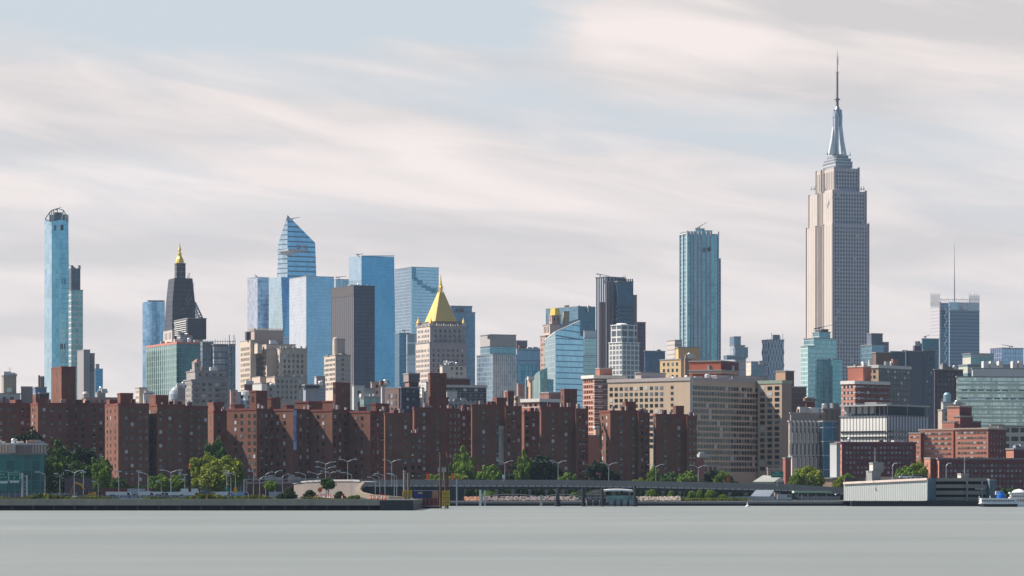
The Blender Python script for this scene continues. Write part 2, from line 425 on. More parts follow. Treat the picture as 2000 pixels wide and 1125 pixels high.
# city ground: one sheet to the far edge; its shoreline bends with the river wall
shore = [(-4500, 1165), (sea(1640, 1165), 1165), (sea(1650, 1140), 1140), (4500, 1140)]
mb = MB(); gr_pts = shore+[(4500, 6500), (-4500, 6500)]
mb.poly([(p[0], p[1], 1.9) for p in gr_pts])
tag(mb.obj('ground', gm), kind='structure')
hz = MB(); hz.prism([(-4600, -900), (4600, -900), (4600, 6600), (-4600, 6600)], -1.3, 520, True, True)
ho = hz.obj('haze', None); tag(ho, kind='stuff')
hm = bpy.data.materials.new('haze'); hm.use_nodes = True; hm.node_tree.nodes.clear()
pv = hm.node_tree.nodes.new('ShaderNodeVolumePrincipled'); oo = hm.node_tree.nodes.new('ShaderNodeOutputMaterial')
pv.inputs['Color'].default_value = (.62, .78, 1, 1); pv.inputs['Density'].default_value = HAZE; pv.inputs['Anisotropy'].default_value = .2
hm.node_tree.links.new(pv.outputs[0], oo.inputs['Volume']); ho.data.materials.clear(); ho.data.materials.append(hm)
# ------------------------------------------------------------------ far skyline
W1 = winm(); W2 = winm(lo=.03, light=.3); WBL = winm(lo=.02, light=.12, tint=(.7,1,1.3)); WBR = winm(lo=.02, light=.35)
STEEL = flat((.2,.22,.24), .4, .6); WHITE = flat((.75,.75,.73)); DARK = flat((.05,.055,.065)); GOLD = flat((.95,.62,.16), .45, .55)
HY1 = (.09,.29,.48); HY2 = (.16,.37,.56)

# slim glass tower with the open crown, far left
b = Bld('glass_tower', 'slim pale blue glass tower with an open rounded crown, tallest at the far left', 2700, 113, 'skyscraper')
GL = glass((.13,.31,.42), (.22,.44,.53), line=(.2,.36,.44), pu=3.4, pv=4.2, lu=.05, lv=.07)
GLP = glass((.55,.64,.72), (.66,.73,.78), line=(.5,.58,.64), pu=3.4, pv=4.2, lu=.05, lv=.07)  # pale copy of GL: bright cloud reflection painted into the left facet
D = 2700; pl = lambda px, d: Vector(((px-CX)*d/F, d))
def loft(b, rings, mats, name='wall', pale=()):
    """rings: list of (plan points, z) bottom to top in world metres"""
    mb = MB(); n = len(rings[0][0])
    for (p0, z0), (p1, z1) in zip(rings, rings[1:]):
        u = 0
        for i in range(n):
            a, c, d, e = p0[i], p0[(i+1) % n], p1[(i+1) % n], p1[i]
            w_ = math.hypot(c[0]-a[0], c[1]-a[1]); za = z0 if not isinstance(z0, (list, tuple)) else z0[i]; zc = z0 if not isinstance(z0, (list, tuple)) else z0[(i+1) % n]
            zd = z1 if not isinstance(z1, (list, tuple)) else z1[(i+1) % n]; ze = z1 if not isinstance(z1, (list, tuple)) else z1[i]
            mb.quad((a[0], a[1], za), (c[0], c[1], zc), (d[0], d[1], zd), (e[0], e[1], ze), [(u, za), (u+w_, zc), (u+w_, zd), (u, ze)], 1 if i in pale else 0); u += w_
    p, zt = rings[-1]; mb.poly([(q[0], q[1], (zt if not isinstance(zt, (list, tuple)) else zt[i])-.01) for i, q in enumerate(p)])
    return b.part(mb, name, mats)
def plan(*a): return [pl(px, d) for px, d in a]
bot = plan((86, 2706), (101, 2700), (120, 2697), (139, 2702), (139, 2730), (86, 2730)); topp = plan((87, 2706), (101, 2700), (118, 2697), (133.5, 2702), (133.5, 2730), (87, 2730))
zt = [ZZ(428, D), ZZ(433, D), ZZ(430, D), ZZ(431, D), ZZ(424, D), ZZ(424, D)]
loft(b, [(bot, 1), (topp, zt)], [GL, GLP], pale=(0,))
mb = MB(); ribs = [(88, 428, 97, 415), (97, 415, 101, 411), (101, 411, 113, 407), (113, 407, 124, 411), (124, 411, 133, 427), (97, 415, 97, 432), (101, 411, 101, 434), (124, 411, 120, 430), (88, 428, 101, 434), (105, 409, 104, 432), (133, 427, 133, 434), (128, 418, 128, 430)]
for x0_, y0_, x1_, y1_ in ribs:
    mb.beam(PX(x0_, y0_, 2701), PX(x1_, y1_, 2701), .55); mb.beam(PX(x0_, y0_, 2701), PX(x0_, y0_, 2722), .3)
b.part(mb, 'crown_frame', flat((.6,.58,.55)))
for i, (a0, a1, h0, h1) in enumerate([(98, 106, 414, 430), (106, 120, 409, 430), (120, 131, 413, 430)]):
    p, q = pl(a0, 2708), pl(a1, 2708); mb = MB(); mb.prism([(p.x, p.y), (q.x, q.y), (q.x, q.y+9), (p.x, p.y+9)], ZZ(433, D), ZZ(h0+4, D)); b.part(mb, 'plant_screen', flat((.12,.15,.17), .4)); b.crane(112, 408, 120, 404, 2700, base=18)
for px_, y0_, y1_ in ((107, 440, 450), (123, 440, 450), (121, 440, 450), (127, 545, 555), (119, 673, 682), (122, 672, 682), (126, 672, 682)):
    mb = MB(); p = PX(px_, y0_, 2696.5+abs(px_-119)*.12); mb.box((p.x, p.y, (ZZ(y0_, D)+ZZ(y1_, D))/2), (.9, .3, 4.5)); b.part(mb, 'louvre', DARK)
b.done()

b = Bld('banded_tower', 'dark topped glass tower with white floor bands beside the slim pale glass tower', 2650, 150, 'skyscraper')
b.box(134, 139, 157, 524, glass((.05,.07,.1), (.09,.12,.16), line=(.07,.08,.1), rough=.2), yb=566, D=2655); b.clutter(4, hmax=3)
b.box(134, 139, 162, 566, glass((.10,.20,.22), (.22,.36,.38), line=(.6,.62,.6), pu=3.2, pv=4.6, lu=.06, lv=.26), D=2650)
b.crane(140, 519, 134, 518, 2655, 10); b.done()

b = Bld('grey_slab', 'plain grey slab tower with a lower step, behind the red brick towers at the far left', 2300, 170, 'tower')
b.box(163, 163.5, 176, 683, wall((.30,.28,.28), .1)); b.box(176, 176.4, 185, 690, wall((.27,.25,.25), .1), D=2304); b.box(177, 177.4, 184, 709, wall((.15,.17,.2), .1), yb=726, D=2302.5); b.done()
b = Bld('blue_tower', 'small bright blue glass tower behind the low roofs at the far left', 3000, 192, 'tower')
b.box(184, 186, 201, 720, glass((.06,.2,.38), (.09,.26,.45), line=(.1,.2,.3))); b.box(186, 187, 194, 711, wall((.4,.38,.36)), yb=720, D=3003); b.done()

b = Bld('round_glass_tower', 'blue glass tower with a rounded corner left of the dark wrapped clock tower', 3600, 300, 'skyscraper')
n = 12; pts = [pl(277+2+ (322-279)*i/n, 3600+14-14*math.sin(math.pi*(i+1.5)/(n+3))*1.0) for i in range(n+1)]+plan((322, 3640), (277, 3640))
gm_ = glass((.10,.24,.42), (.35,.47,.60), line=(.2,.32,.45), pu=4, pv=4, lu=.06, lv=.05)
loft(b, [(pts, 1), (pts, ZZ(589, 3600))], gm_)
b.mesh_box(288, 320, 586.4, 588.4, 3604, 10, flat((.35,.25,.25)), 'roof'); b.done()

# wrapped clock tower with gold lantern
b = Bld('clock_tower', 'tall dark scaffold wrapped tower with a gold lantern on its tip', 2570, 350, 'skyscraper')
NET = wall((.075,.08,.10), .45, .9, band=3.8, bandc=(.13,.12,.13), bandw=.12); D = 2570
NETL = NET
def ring(x0, xc, x1, dd=0, dep=26):
    C, A, B, E, *_ = b.corners(x0, xc, x1, D+dd, None, dep); return [C, B, E, A]
def tier(x0, xc, x1, y0, x0b, xcb, x1b, y1, m, name='wall'):
    # taper from top (y0) to bottom (y1)
    t_, q_ = ring(x0, xc, x1), ring(x0b, xcb, x1b)
    loft(b, [(q_, ZZ(y1, D)), (t_, ZZ(y0, D))], m, name)
tier(329, 341, 376, 543, 324, 337, 381, 590, NET); tier(324, 337, 381, 590, 320, 336, 384, 660, NET); tier(320, 336, 384, 660, 320, 336, 384, 900, NET)
b.box(341, 345, 362.5, 514, wall((.10,.10,.11), .4, band=4, bandc=(.2,.19,.18)), yb=545, D=2573, roof=flat((.2,.19,.18)))
mb = MB(); c_ = PX(351, 515, 2580); k = MPP(2580)
mb.lathe((c_.x, c_.y, c_.z), [(9*k, 0), (8.4*k, 4*k), (7*k, 9*k), (4*k, 14*k), (3.4*k, 18*k), (4.2*k, 18*k), (4.2*k, 20*k), (2.4*k, 20.5*k), (2.2*k, 26*k), (3.2*k, 27*k), (1.6*k, 32*k), (1.2*k, 35*k), (.3*k, 41*k)], 12)
b.part(mb, 'lantern', GOLD)
mb = MB(); r_ = random.Random(4)
for i in range(46):
    yy = r_.uniform(545, 655); s_ = (yy-543)/47 if yy < 590 else 1; xx = 341-3*min(1, s_)+r_.uniform(2, 36+5*min(1, s_))
    p = PX(xx, yy, 2570.5+(xx-337)*.13); mb.beam(p, p+Vector((r_.choice((0, 1.6)), 0.3, r_.choice((3, 7)))), .22)
for i in range(7): p = PX(341+i*5, 544, 2571+i*.9); mb.beam(p, p+Vector((0, 0, 1.6)), .25)
b.part(mb, 'scaffold', flat((.28,.27,.27), .5, .3)); b.done()
b = Bld('lattice_roof_tower', 'small steel lattice gable just right of the dark wrapped tower', 2620, 388, 'tower')
b.box(380, 382, 396, 622, glass((.1,.2,.27), (.2,.3,.38)), D=2620)
mb = MB()
for i in range(5): mb.beam(PX(381+i*3.4, 620, 2622), PX(381+i*1.6, 592+i*7, 2622), .5); mb.beam(PX(381, 593+i*6, 2622), PX(383+i*3, 600+i*5.5, 2622), .4)
mb.beam(PX(381, 590, 2622), PX(396, 622, 2622), .9); b.part(mb, 'roof_frame', flat((.3,.36,.42), .4, .5)); b.done()

b = Bld('louvred_plant_building', 'grey block with white louvres on its sunny side in front of the wrapped tower', 2350, 366)
b.box(340, 366, 403, 621, wall((.13,.13,.15), .08), yb=662, D=2350, mR=wall((.10,.105,.12), .06))
f = b.last; mb = MB()
for i in range(9):
    z_ = f['z1']-2-i*1.55; a_ = onface(f, 'L', 1.2, z_); c_ = onface(f, 'L', (f['A']-f['C']).length-2-(i % 3)*2.2, z_); o_ = Vector((-.4, -.3, 0)); mb.beam(a_+o_, c_+o_, .38)
b.part(mb, 'louvre', flat((.72,.70,.66)))
b.box(319, 336, 341, 644, wall((.62,.50,.42), .08), yb=670, D=2340, wl=(3.2, 9, 1.4, 5, W2, 1.6))
b.box(334, 352, 376, 655, wall((.25,.25,.26), .2, band=1.6, bandc=(.5,.5,.5), bandw=.4), yb=672, D=2330); b.clutter(6)
b.box(325, 352, 396, 668, wall((.12,.12,.13)), D=2325); b.done()

b = Bld('green_glass_building', 'green glass office block with a thin red roof edge below the wrapped tower', 2200, 345)
GG = glass((.07,.17,.17), (.20,.34,.31), line=(.36,.47,.42), pu=4.4, pv=4.1, lu=.34, lv=.05, sp=(.06,.17,.16), spw=.12)
GG2 = glass((.035,.10,.12), (.06,.17,.19), line=(.12,.22,.24), pu=1.9, pv=4.1, lu=.05, lv=.10, metal=.5)  # darker copy of the green glass: shade put into the right face
b.box(285, 345, 392, 668, GG, mR=GG2, roof=flat((.55,.22,.17)), copt=1.3, cop=.4, phi=24)
b.clutter(8, hmax=2.6); b.done()

b = Bld('scaffolded_building', 'building under construction behind grey scaffolding, its floors wrapped in white sheets', 2150, 430)
WRAP = glass((.10,.13,.17), (.45,.5,.55), line=(.12,.13,.15), pu=2.6, pv=4.2, lu=.12, lv=.24, rough=.35, metal=.2, var=1.4)
b.box(391, 396, 417, 668, glass((.05,.08,.12), (.10,.15,.20), line=(.18,.19,.2), pu=2, pv=3, lu=.15, lv=.2, metal=.2), D=2157)
b.box(414, 418, 448, 672, WRAP, D=2153); b.box(446, 448, 460, 672, glass((.04,.08,.13), (.08,.14,.2), line=(.2,.22,.24), pu=2, pv=4.2, lu=.1, lv=.15), D=2150)
mb = MB()
for i in range(15): mb.beam(PX(391+i*4.9, 800, 2146), PX(391+i*4.9, 664-(i % 4 == 2)*2, 2146), .2)
for i in range(13): mb.beam(PX(391, 667+i*10, 2146), PX(460, 667+i*10, 2146), .2)
for px_ in (448, 457): mb.beam(PX(px_, 680, 2148), PX(px_, 654, 2148), .3)
b.part(mb, 'scaffold', flat((.26,.25,.26), .5, .4)); b.done()

b = Bld('stepped_apartment_block', 'grey beige stepped apartment block with a gabled tank house on its roof', 1900, 380)
GS = wall((.34,.30,.28), .12, band=3.4, bandc=(.22,.2,.2), bandw=.07)
b.box(359, 374, 447, 741, GS, D=1900, wr=(4.1, 3.4, 2.0, 1.7, W1, 2.0, 792), wl=(3.2, 3.4, 1.1, 1.5, W2, 2, 792))
b.box(364, 381, 441, 724, GS, D=1903, yb=745, wr=(4.3, 3.4, 1.6, 1.5, W1, 1.6)); b.clutter(6)
b.box(375, 380, 392, 708, GS, D=1906, yb=726, wr=(2.2, 5, .9, 1.6, W1, 1)); p = PX(384, 708, 1908)
mb = MB(); mb.lathe((p.x, p.y+2, p.z), [(3.1, 0), (.9, 1.9), (0, 2.2)], 4); b.part(mb, 'tank_roof', wall((.35,.2,.15)))
mb = MB()
for i in range(2):
    for j in range(11):
        p = PX(386+i*24, 748+j*3.9*2.78/1, 1901); 
        if ZZ(0, 1) and 748+j*11 < 792: mb.box((PX(383+i*52, 750+j*11, 1901).x, 1899.4+i*5.5, ZZ(750+j*11, 1901)), (4.6, 1.6, 1.1), R(20))
b.part(mb, 'balcony', flat((.2,.19,.2))); b.done()

# cream masonry complex
CREAM = wall((.60,.48,.38), .12); CREAMR = wall((.46,.38,.31), .12); b = Bld('cream_office_complex', 'large cream stepped masonry building with crenellated top and rows of dark windows', 2400, 545)  # CREAMR: darker copy of CREAM with the right-hand shade painted in
cw = (2.9, 4.0, 1.35, 2.3, W1, 5.0)
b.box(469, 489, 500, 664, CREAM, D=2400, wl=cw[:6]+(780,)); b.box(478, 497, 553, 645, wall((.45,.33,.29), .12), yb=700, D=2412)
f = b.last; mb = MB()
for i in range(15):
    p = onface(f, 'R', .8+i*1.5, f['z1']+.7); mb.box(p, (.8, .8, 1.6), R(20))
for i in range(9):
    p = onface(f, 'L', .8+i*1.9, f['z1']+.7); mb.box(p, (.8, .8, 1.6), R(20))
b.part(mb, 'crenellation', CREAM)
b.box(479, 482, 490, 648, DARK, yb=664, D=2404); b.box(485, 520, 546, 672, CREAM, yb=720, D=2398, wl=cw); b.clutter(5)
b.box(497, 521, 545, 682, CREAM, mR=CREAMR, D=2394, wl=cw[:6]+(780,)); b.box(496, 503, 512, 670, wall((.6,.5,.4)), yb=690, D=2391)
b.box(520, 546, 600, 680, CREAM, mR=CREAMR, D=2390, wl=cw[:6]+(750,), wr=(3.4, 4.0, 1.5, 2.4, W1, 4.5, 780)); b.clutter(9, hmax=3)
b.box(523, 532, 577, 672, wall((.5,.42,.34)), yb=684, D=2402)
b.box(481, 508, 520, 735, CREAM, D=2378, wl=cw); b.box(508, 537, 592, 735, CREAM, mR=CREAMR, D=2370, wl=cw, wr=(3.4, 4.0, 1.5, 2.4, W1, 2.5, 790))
mb = MB()
for yb_, xs, dd in ((680, (549, 560, 574, 588, 598), 2389),):
    for i, px_ in enumerate(xs): p = PX(px_, yb_, dd+i*2.2+1); mb.box((p.x, p.y, p.z-1), (1.4, 1.2, 5), R(20))
for px_, dd in ((537.5, 2370), (553, 2374), (575, 2380), (591, 2385)): p = PX(px_, 736, dd-.3); mb.box((p.x, p.y, p.z-1), (1.4, 1.0, 4), R(20))
b.part(mb, 'pier', CREAM); b.done()

# Hudson side glass cluster; pale left tints paint in the bright sky reflection
b = Bld('curved_glass_tower', 'blue grey glass tower with a stepped dark reflection, leftmost of the glass cluster', 4300, 503, 'skyscraper')
b.box(483, 503, 526, 541, glass((.45,.48,.58), (.62,.62,.67), line=(.38,.42,.5), pu=4, pv=4, lv=.1), phi=35, mR=glass((.07,.22,.38), (.3,.42,.55), line=(.12,.22,.35), pu=4, pv=4)); b.crane(500, 539, 497, 536, base=3); b.done()
b = Bld('tapered_glass_tower', 'pale glass tower with a blue side that narrows downward, right of the curved glass tower', 4200, 549, 'skyscraper')
D = 4200; P1 = plan((525, 4215), (549, 4200), (567, 4206), (567, 4240), (525, 4240)); P0 = plan((525, 4215), (553, 4200), (567, 4206), (567, 4240), (525, 4240))
loft(b, [(P0, ZZ(660, D)), (P1, ZZ(541, D))], glass((.62,.66,.69), (.7,.72,.74), line=(.58,.62,.65), pv=4.2)); mb = MB()
mb.quad(*[Vector((pl(x_, d_).x, pl(x_, d_).y, ZZ(y_, D))) for x_, d_, y_ in ((554, 4199.5, 659), (567, 4205, 659), (567, 4205, 541.3), (549.5, 4199.5, 541.3))]); b.part(mb, 'blue_face', glass(HY1, HY2, line=(.06,.2,.35), pv=4.2)); 
b.box(525, 548, 567, 660, glass((.12,.2,.28), (.2,.3,.38)), D=4210); b.done()
b = Bld('grey_blue_glass_tower', 'broad flat topped grey blue glass tower in front of the pointed tower', 4000, 597, 'skyscraper')
b.box(565, 598, 652, 539, glass((.62,.66,.70), (.68,.71,.74), line=(.6,.63,.67), pv=4.2, lv=.05), phi=26, mR=glass((.17,.36,.54), (.26,.45,.62), line=(.2,.37,.53), pu=1.6, pv=4.2, lu=.1, lv=.06))
b.mesh_box(594, 606, 536.6, 539, 4010, 20, flat((.6,.6,.6)), 'rooftop_unit'); b.done()

b = Bld('pointed_observation_tower', 'blue glass tower with a slanted pointed top and a jutting triangular deck', 4250, 561, 'skyscraper')
D = 4250; EG = glass((.13,.34,.53), (.2,.41,.58), line=(.03,.10,.19), pu=3, pv=6.6, lu=.02, lv=.26, rough=.1)
EGL = glass((.6,.6,.66), (.72,.7,.72), line=(.14,.18,.25), pu=3, pv=6.4, lu=.02, lv=.24)
zt = lambda y_: ZZ(y_, D)
def P3(px, d, y_): p = pl(px, d); return Vector((p.x, p.y, zt(y_)))
mb = MB(); ap = P3(561.5, 4250, 420); l0, l1, l2 = P3(541, 4262, 700), P3(541, 4262, 541), P3(543.5, 4260, 474); c0 = P3(561, 4250, 700); r0, r1, r2 = P3(620, 4270, 700), P3(618, 4270, 541), P3(615.5, 4269, 472)
def fc(mb, pts, o, mi):   # planar face with metre uv measured from o
    mb.poly(pts, mi, [((Vector((p.x, p.y))-Vector((o.x, o.y))).length, p.z) for p in pts])
fc(mb, [l0, c0, ap, l2, l1], l0, 1); fc(mb, [c0, r0, r1, r2, ap], c0, 0)
bl_, br_ = P3(543, 4310, 500), P3(617, 4310, 500); fc(mb, [ap, r2, br_, bl_, l2], ap, 0); fc(mb, [l0, l1, l2, bl_, P3(543, 4310, 700)], l0, 1); fc(mb, [r0, P3(617, 4310, 700), br_, r2, r1], r0, 0)
b.part(mb, 'wall', [EG, EGL])
mb = MB(); mb.poly([P3(540, 4256, 489), P3(563, 4236, 487), P3(603, 4262, 486)], 0); mb.poly([P3(540, 4256, 492), P3(603, 4262, 490), P3(563, 4236, 491)], 0)
mb.quad(P3(540, 4256, 492), P3(563, 4236, 491), P3(563, 4236, 487), P3(540, 4256, 489)); mb.quad(P3(563, 4236, 491), P3(603, 4262, 490), P3(603, 4262, 486), P3(563, 4236, 487))
for a_ in ((561, 4250, 500),): 
    q_ = P3(*a_); mb.poly([P3(545, 4259, 492), q_, P3(563, 4237, 491)], 0); mb.poly([q_, P3(590, 4259, 491), P3(563, 4237, 491)], 0)
b.part(mb, 'observation_deck', flat((.42,.43,.45)))
mb = MB()
for q in (P3(583, 4256, 478), P3(600, 4262, 478)): mb.beam(q, q-Vector((0, 0, 7)), .6)
mb.beam(P3(583, 4256, 478), P3(600, 4262, 478), .8); mb.beam(P3(584, 4256, 486), P3(592, 4258, 479), .8); b.part(mb, 'deck_frame', flat((.6,.6,.6)))
b.crane(571, 427, 586, 424, 4256, 6)
mb = MB(); mb.poly([P3(559, 4249, 430), P3(561.5, 4248, 421), P3(567, 4250, 430)], 0); b.part(mb, 'tip_panel', flat((.45,.36,.36))); b.done()

b = Bld('finned_glass_block', 'low glass block with pale vertical fins left of the tall blue slab', 4350, 665, 'tower')
b.box(645, 656, 684, 545, glass((.16,.3,.38), (.3,.42,.5), line=(.55,.6,.62), pu=5, pv=30, lu=.22, lv=.02)); b.crane(662, 541, 678, 539, base=6); b.done()
b = Bld('tall_blue_slab', 'tall saturated blue glass tower with a pale left side, behind the dark bronze tower', 4050, 706, 'skyscraper')
D = 4050; q0 = plan((681, 4066), (706, 4050), (776, 4068), (776, 4110), (681, 4110)); q1 = plan((681.5, 4066), (706, 4050), (770, 4067), (770, 4110), (681.5, 4110))
mb = MB()
for i in range(5):
    a, c = q0[i], q0[(i+1) % 5]; d, e = q1[(i+1) % 5], q1[i]; w_ = (c-a).length; Z1_ = ZZ(500, D)
    mb.quad((a.x, a.y, 1), (c.x, c.y, 1), (d.x, d.y, Z1_), (e.x, e.y, Z1_), [(0, 0), (w_, 0), (w_, Z1_), (0, Z1_)], 1 if i in (0, 4) else 0)
mb.poly([(p.x, p.y, Z1_-.1) for p in q1], 0)
b.part(mb, 'wall', [glass((.06,.29,.50), (.10,.35,.56), line=(.05,.25,.46), pu=1.5, pv=4.2, lu=.1, lv=.05), glass((.55,.62,.70), (.62,.68,.74), line=(.5,.57,.64), pv=4.2)])
b.mesh_box(706, 770, 499, 500.6, 4049, 2, flat((.3,.5,.7)), 'roof_edge'); b.crane(700, 497, 709, 496, base=4); b.done()
b = Bld('stepped_pattern_tower', 'pale glass tower with a dark zigzag step pattern, right of the tall blue slab', 4150, 803, 'skyscraper')
b.box(771, 804, 857, 521, glass((.66,.69,.70), (.72,.74,.75), line=(.6,.64,.66), pv=4.2, lv=.06), phi=26, mR=glass((.34,.50,.64), (.46,.58,.69), line=(.3,.4,.5), pu=3.1, pv=4.2, lu=.08))
f = b.last; mb = MB(); zz = [(0, 9, 521, 545), (4, 13, 541, 549), (11, 22, 545, 556), (20, 30, 554, 562), (28, 38, 557, 567), (36, 50, 560, 566), (38, 50, 564, 571)]
for a_, c_, y0_, y1_ in zz:
    p, q = onface(f, 'R', max(.3, a_*.72), 0)-Vector((0, .35, 0)), onface(f, 'R', c_*.72, 0)-Vector((0, .35, 0)); mb.wallq(p, q, ZZ(y1_, 4150), ZZ(y0_+1, 4150))
b.part(mb, 'dark_panes', glass((.06,.20,.28), (.10,.27,.36), line=(.1,.22,.3))); b.done()

b = Bld('dark_bronze_tower', 'dark flat topped office slab with a bronze ribbed left side', 3300, 690, 'skyscraper')
BZ = wall((.21,.18,.175), .15, .5, vs=4.6, vsc=(.045,.045,.055), vsw=.62, band=3.9, bandc=(.12,.11,.115), bandw=.25); BD = glass((.010,.018,.042), (.03,.05,.095), line=(.012,.02,.042), pu=1.6, pv=3.9, lu=.15, lv=.2, metal=.0, rough=.7, var=1.5)
b.box(647, 691, 732, 557, BZ, mR=BD, phi=28, roof=flat((.1,.1,.12)))
f = b.last; mb = MB(); a_, c_ = f['A'], f['C']; nL = Vector((-.2, -.12)); mb.wallq(a_+nL, c_+nL, ZZ(577, 3300), ZZ(560, 3300)); b.part(mb, 'plant_louvre', wall((.10,.085,.085), .1, vs=2.2, vsc=(.15,.13,.12), vsw=.3))
b.clutter(4, hmax=2); b.done()
b = Bld('pale_stair_tower', 'narrow cream apartment tower with a drum on its roof, before the dark bronze slab', 2050, 660, 'tower')
PB = wall((.42,.37,.33), .1, band=3.1, bandc=(.26,.23,.22), bandw=.1)
b.box(633, 655, 684, 693, wall((.58,.48,.40), .1), D=2050, mR=PB, wl=(3.0, 3.1, 1.5, 1.6, W1, 2.2, 770), wr=(4.4, 3.1, 1.2, 1.5, W1, 2.4, 760)); b.clutter(5)
b.box(649, 657, 674, 662, wall((.45,.38,.33)), yb=695, D=2056); f = b.last; p = PX(656, 662, 2058)
mb = MB(); mb.lathe((p.x, p.y, ZZ(693, 2058)), [(1.7, 0), (1.7, 10.6), (1.2, 11.2), (0, 11.3)], 12); b.part(mb, 'roof_drum', wall((.62,.52,.42))); b.done()
b = Bld('dark_glass_block', 'low dark blue glass block tucked between the tall blue slab and the gold pyramid building', 3000, 785)
b.box(771, 780, 800, 650, glass((.05,.14,.22), (.09,.2,.3), line=(.06,.13,.2))); b.crane(790, 645, 800, 645, base=4); b.done()
b = Bld('gridded_pale_block', 'pale block with a white window grid at its top, left of the gold pyramid building', 2750, 803)
b.box(794, 795, 822, 652, glass((.14,.18,.24), (.22,.27,.33), line=(.7,.72,.74), pu=7, pv=13, lu=.12, lv=.1, metal=.3), yb=692); b.box(794, 795, 822, 692, glass((.32,.38,.46), (.42,.47,.54), line=(.6,.63,.67), pu=2.4, pv=3.8, metal=.4), D=2751); b.done()

# gold pyramid building
b = Bld('gold_pyramid_building', 'limestone office tower under a steep gilded pyramid roof with a spire', 2565, 838, 'skyscraper')
LS = wall((.62,.52,.45), .14); LSR = wall((.36,.31,.30), .14); D = 2565; cwl = (3.1, 4.05, 1.4, 2.2, W1, 5.5); cwr = (4.2, 4.05, 1.5, 2.2, W1, 5.5)  # LS and LSR: sunlit and shaded copies of one limestone
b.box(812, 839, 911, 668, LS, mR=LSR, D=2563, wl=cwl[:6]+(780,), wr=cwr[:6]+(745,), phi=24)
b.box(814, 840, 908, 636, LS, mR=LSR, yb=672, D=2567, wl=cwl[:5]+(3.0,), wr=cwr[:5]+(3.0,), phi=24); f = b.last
mb = MB()
for side, n_ in (('R', 15), ('L', 10)):
    Lw = (f['B']-f['C']).length if side == 'R' else (f['A']-f['C']).length
    for i in range(n_+1): p = onface(f, side, Lw*i/n_, f['z1']+.6); mb.box(p, (.9, .9, 2.6 if i % 3 == 0 else 1.2), R(24))
b.part(mb, 'parapet_pinnacle', LS)
b.box(818, 841, 902, 628, wall((.33,.3,.28)), yb=640, D=2574, phi=24, roof=flat((.25,.23,.22)))
cen = (f['C']+f['E'])/2
def pyr(zy0, r0, zy1, r1, n=8, rot=0): 
    return [(Vector((cen.x+r0*math.cos(2*math.pi*(i+.5)/n+rot), cen.y+r0*math.sin(2*math.pi*(i+.5)/n+rot))), Vector((cen.x+r1*math.cos(2*math.pi*(i+.5)/n+rot), cen.y+r1*math.sin(2*math.pi*(i+.5)/n+rot)))) for i in range(n)]
def solid(rings, n, rot, cut=.35):
    """square plan with cut corners"""
    out_ = []
    for y_, hw in rings:
        k = hw*MPP(cen.y); z_ = ZZ(y_, cen.y); c_ = cut*k; pts = []
        for a_, b_ in ((1, -1), (1, 1), (-1, 1), (-1, -1)):
            if (a_*b_) < 0: pts += [(a_*(k-c_*(a_ == 1 and b_ == -1)-c_*(a_ == -1 and b_ == 1)), b_*k), (a_*k, b_*(k-c_))]
            else: pts += [(a_*k, b_*(k-c_)), (a_*(k-c_), b_*k)]
        cs, sn = math.cos(R(24)), math.sin(R(24)); out_.append(([Vector((cen.x+cs*x_-sn*y2, cen.y+sn*x_+cs*y2)) for x_, y2 in pts], z_))
    return out_
cx_px = CX+cen.x/cen.y*F
rg = solid([(629, 25), (571, 4.8)], 8, 0, .12); loft(b, rg, wall((.85,.54,.17), .10, .5, metal=.12, band=2.4, bandc=(.7,.46,.13), bandw=.08), 'pyramid_roof')
mb = MB(); kk = MPP(cen.y); mb.lathe((cen.x, cen.y, ZZ(572, cen.y)), [(5.6*kk, 0), (5.6*kk, 1*kk), (3.4*kk, 1.2*kk), (3.4*kk, 10*kk), (4.6*kk, 11*kk), (3.0*kk, 13*kk), (1.4*kk, 24*kk), (.9*kk, 27*kk), (1.2*kk, 28*kk), (.2*kk, 37*kk)], 8)
for i in range(4): a_ = R(24+45+90*i); mb.beam((cen.x+math.cos(a_)*5.2*kk, cen.y+math.sin(a_)*5.2*kk, ZZ(572, cen.y)), (cen.x+math.cos(a_)*4.6*kk, cen.y+math.sin(a_)*4.6*kk, ZZ(556, cen.y)), .5*kk, .1)
b.part(mb, 'gilded_lantern', GOLD)
for pp in (f['A'], f['B'], f['C']):
    q = pp+(cen-pp)*.06; k_ = MPP(q.y); mb = MB(); mb.lathe((q.x, q.y, ZZ(637, q.y)), [(4*k_, 0), (4*k_, 5.5*k_), (4.6*k_, 5.5*k_)], 8); o_ = b.part(mb, 'turret', LS)
    mb = MB(); mb.lathe((q.x-b.base.x, q.y-b.base.y, ZZ(637, q.y)-2+5.5*k_), [(4.2*k_, 0), (1.1*k_, 8*k_), (.2*k_, 12*k_)], 8); mb.obj('turret_cap', GOLD, o_)
b.box(859, 864, 911, 713, LS, yb=742, D=2552, wr=(4, 4, 1.8, 2.4, W2, 1.5)); b.clutter(9, hmax=4, cols=((.7,.7,.68), (.5,.5,.5), (.3,.3,.3)))
b.done()
b = Bld('dark_office_slab', 'dark blue grey office slab with fine floor lines right of the gold pyramid', 3000, 895, 'tower')
b.box(878, 881, 922, 597, glass((.12,.18,.27), (.17,.24,.33), line=(.11,.16,.24), pv=4), yb=609, D=3003); b.box(878, 881, 928, 609, glass((.07,.13,.20), (.11,.18,.27), line=(.25,.33,.42), pu=3, pv=8, lu=.03, lv=.14)); b.clutter(3); b.done()
b = Bld('beige_crowned_tower', 'glass tower with a plain beige crown and vertical bands, right of the dark office slab', 2700, 963, 'tower')
b.box(938, 957, 1008, 653, wall((.40,.37,.35), .05), yb=676, D=2704, phi=24)
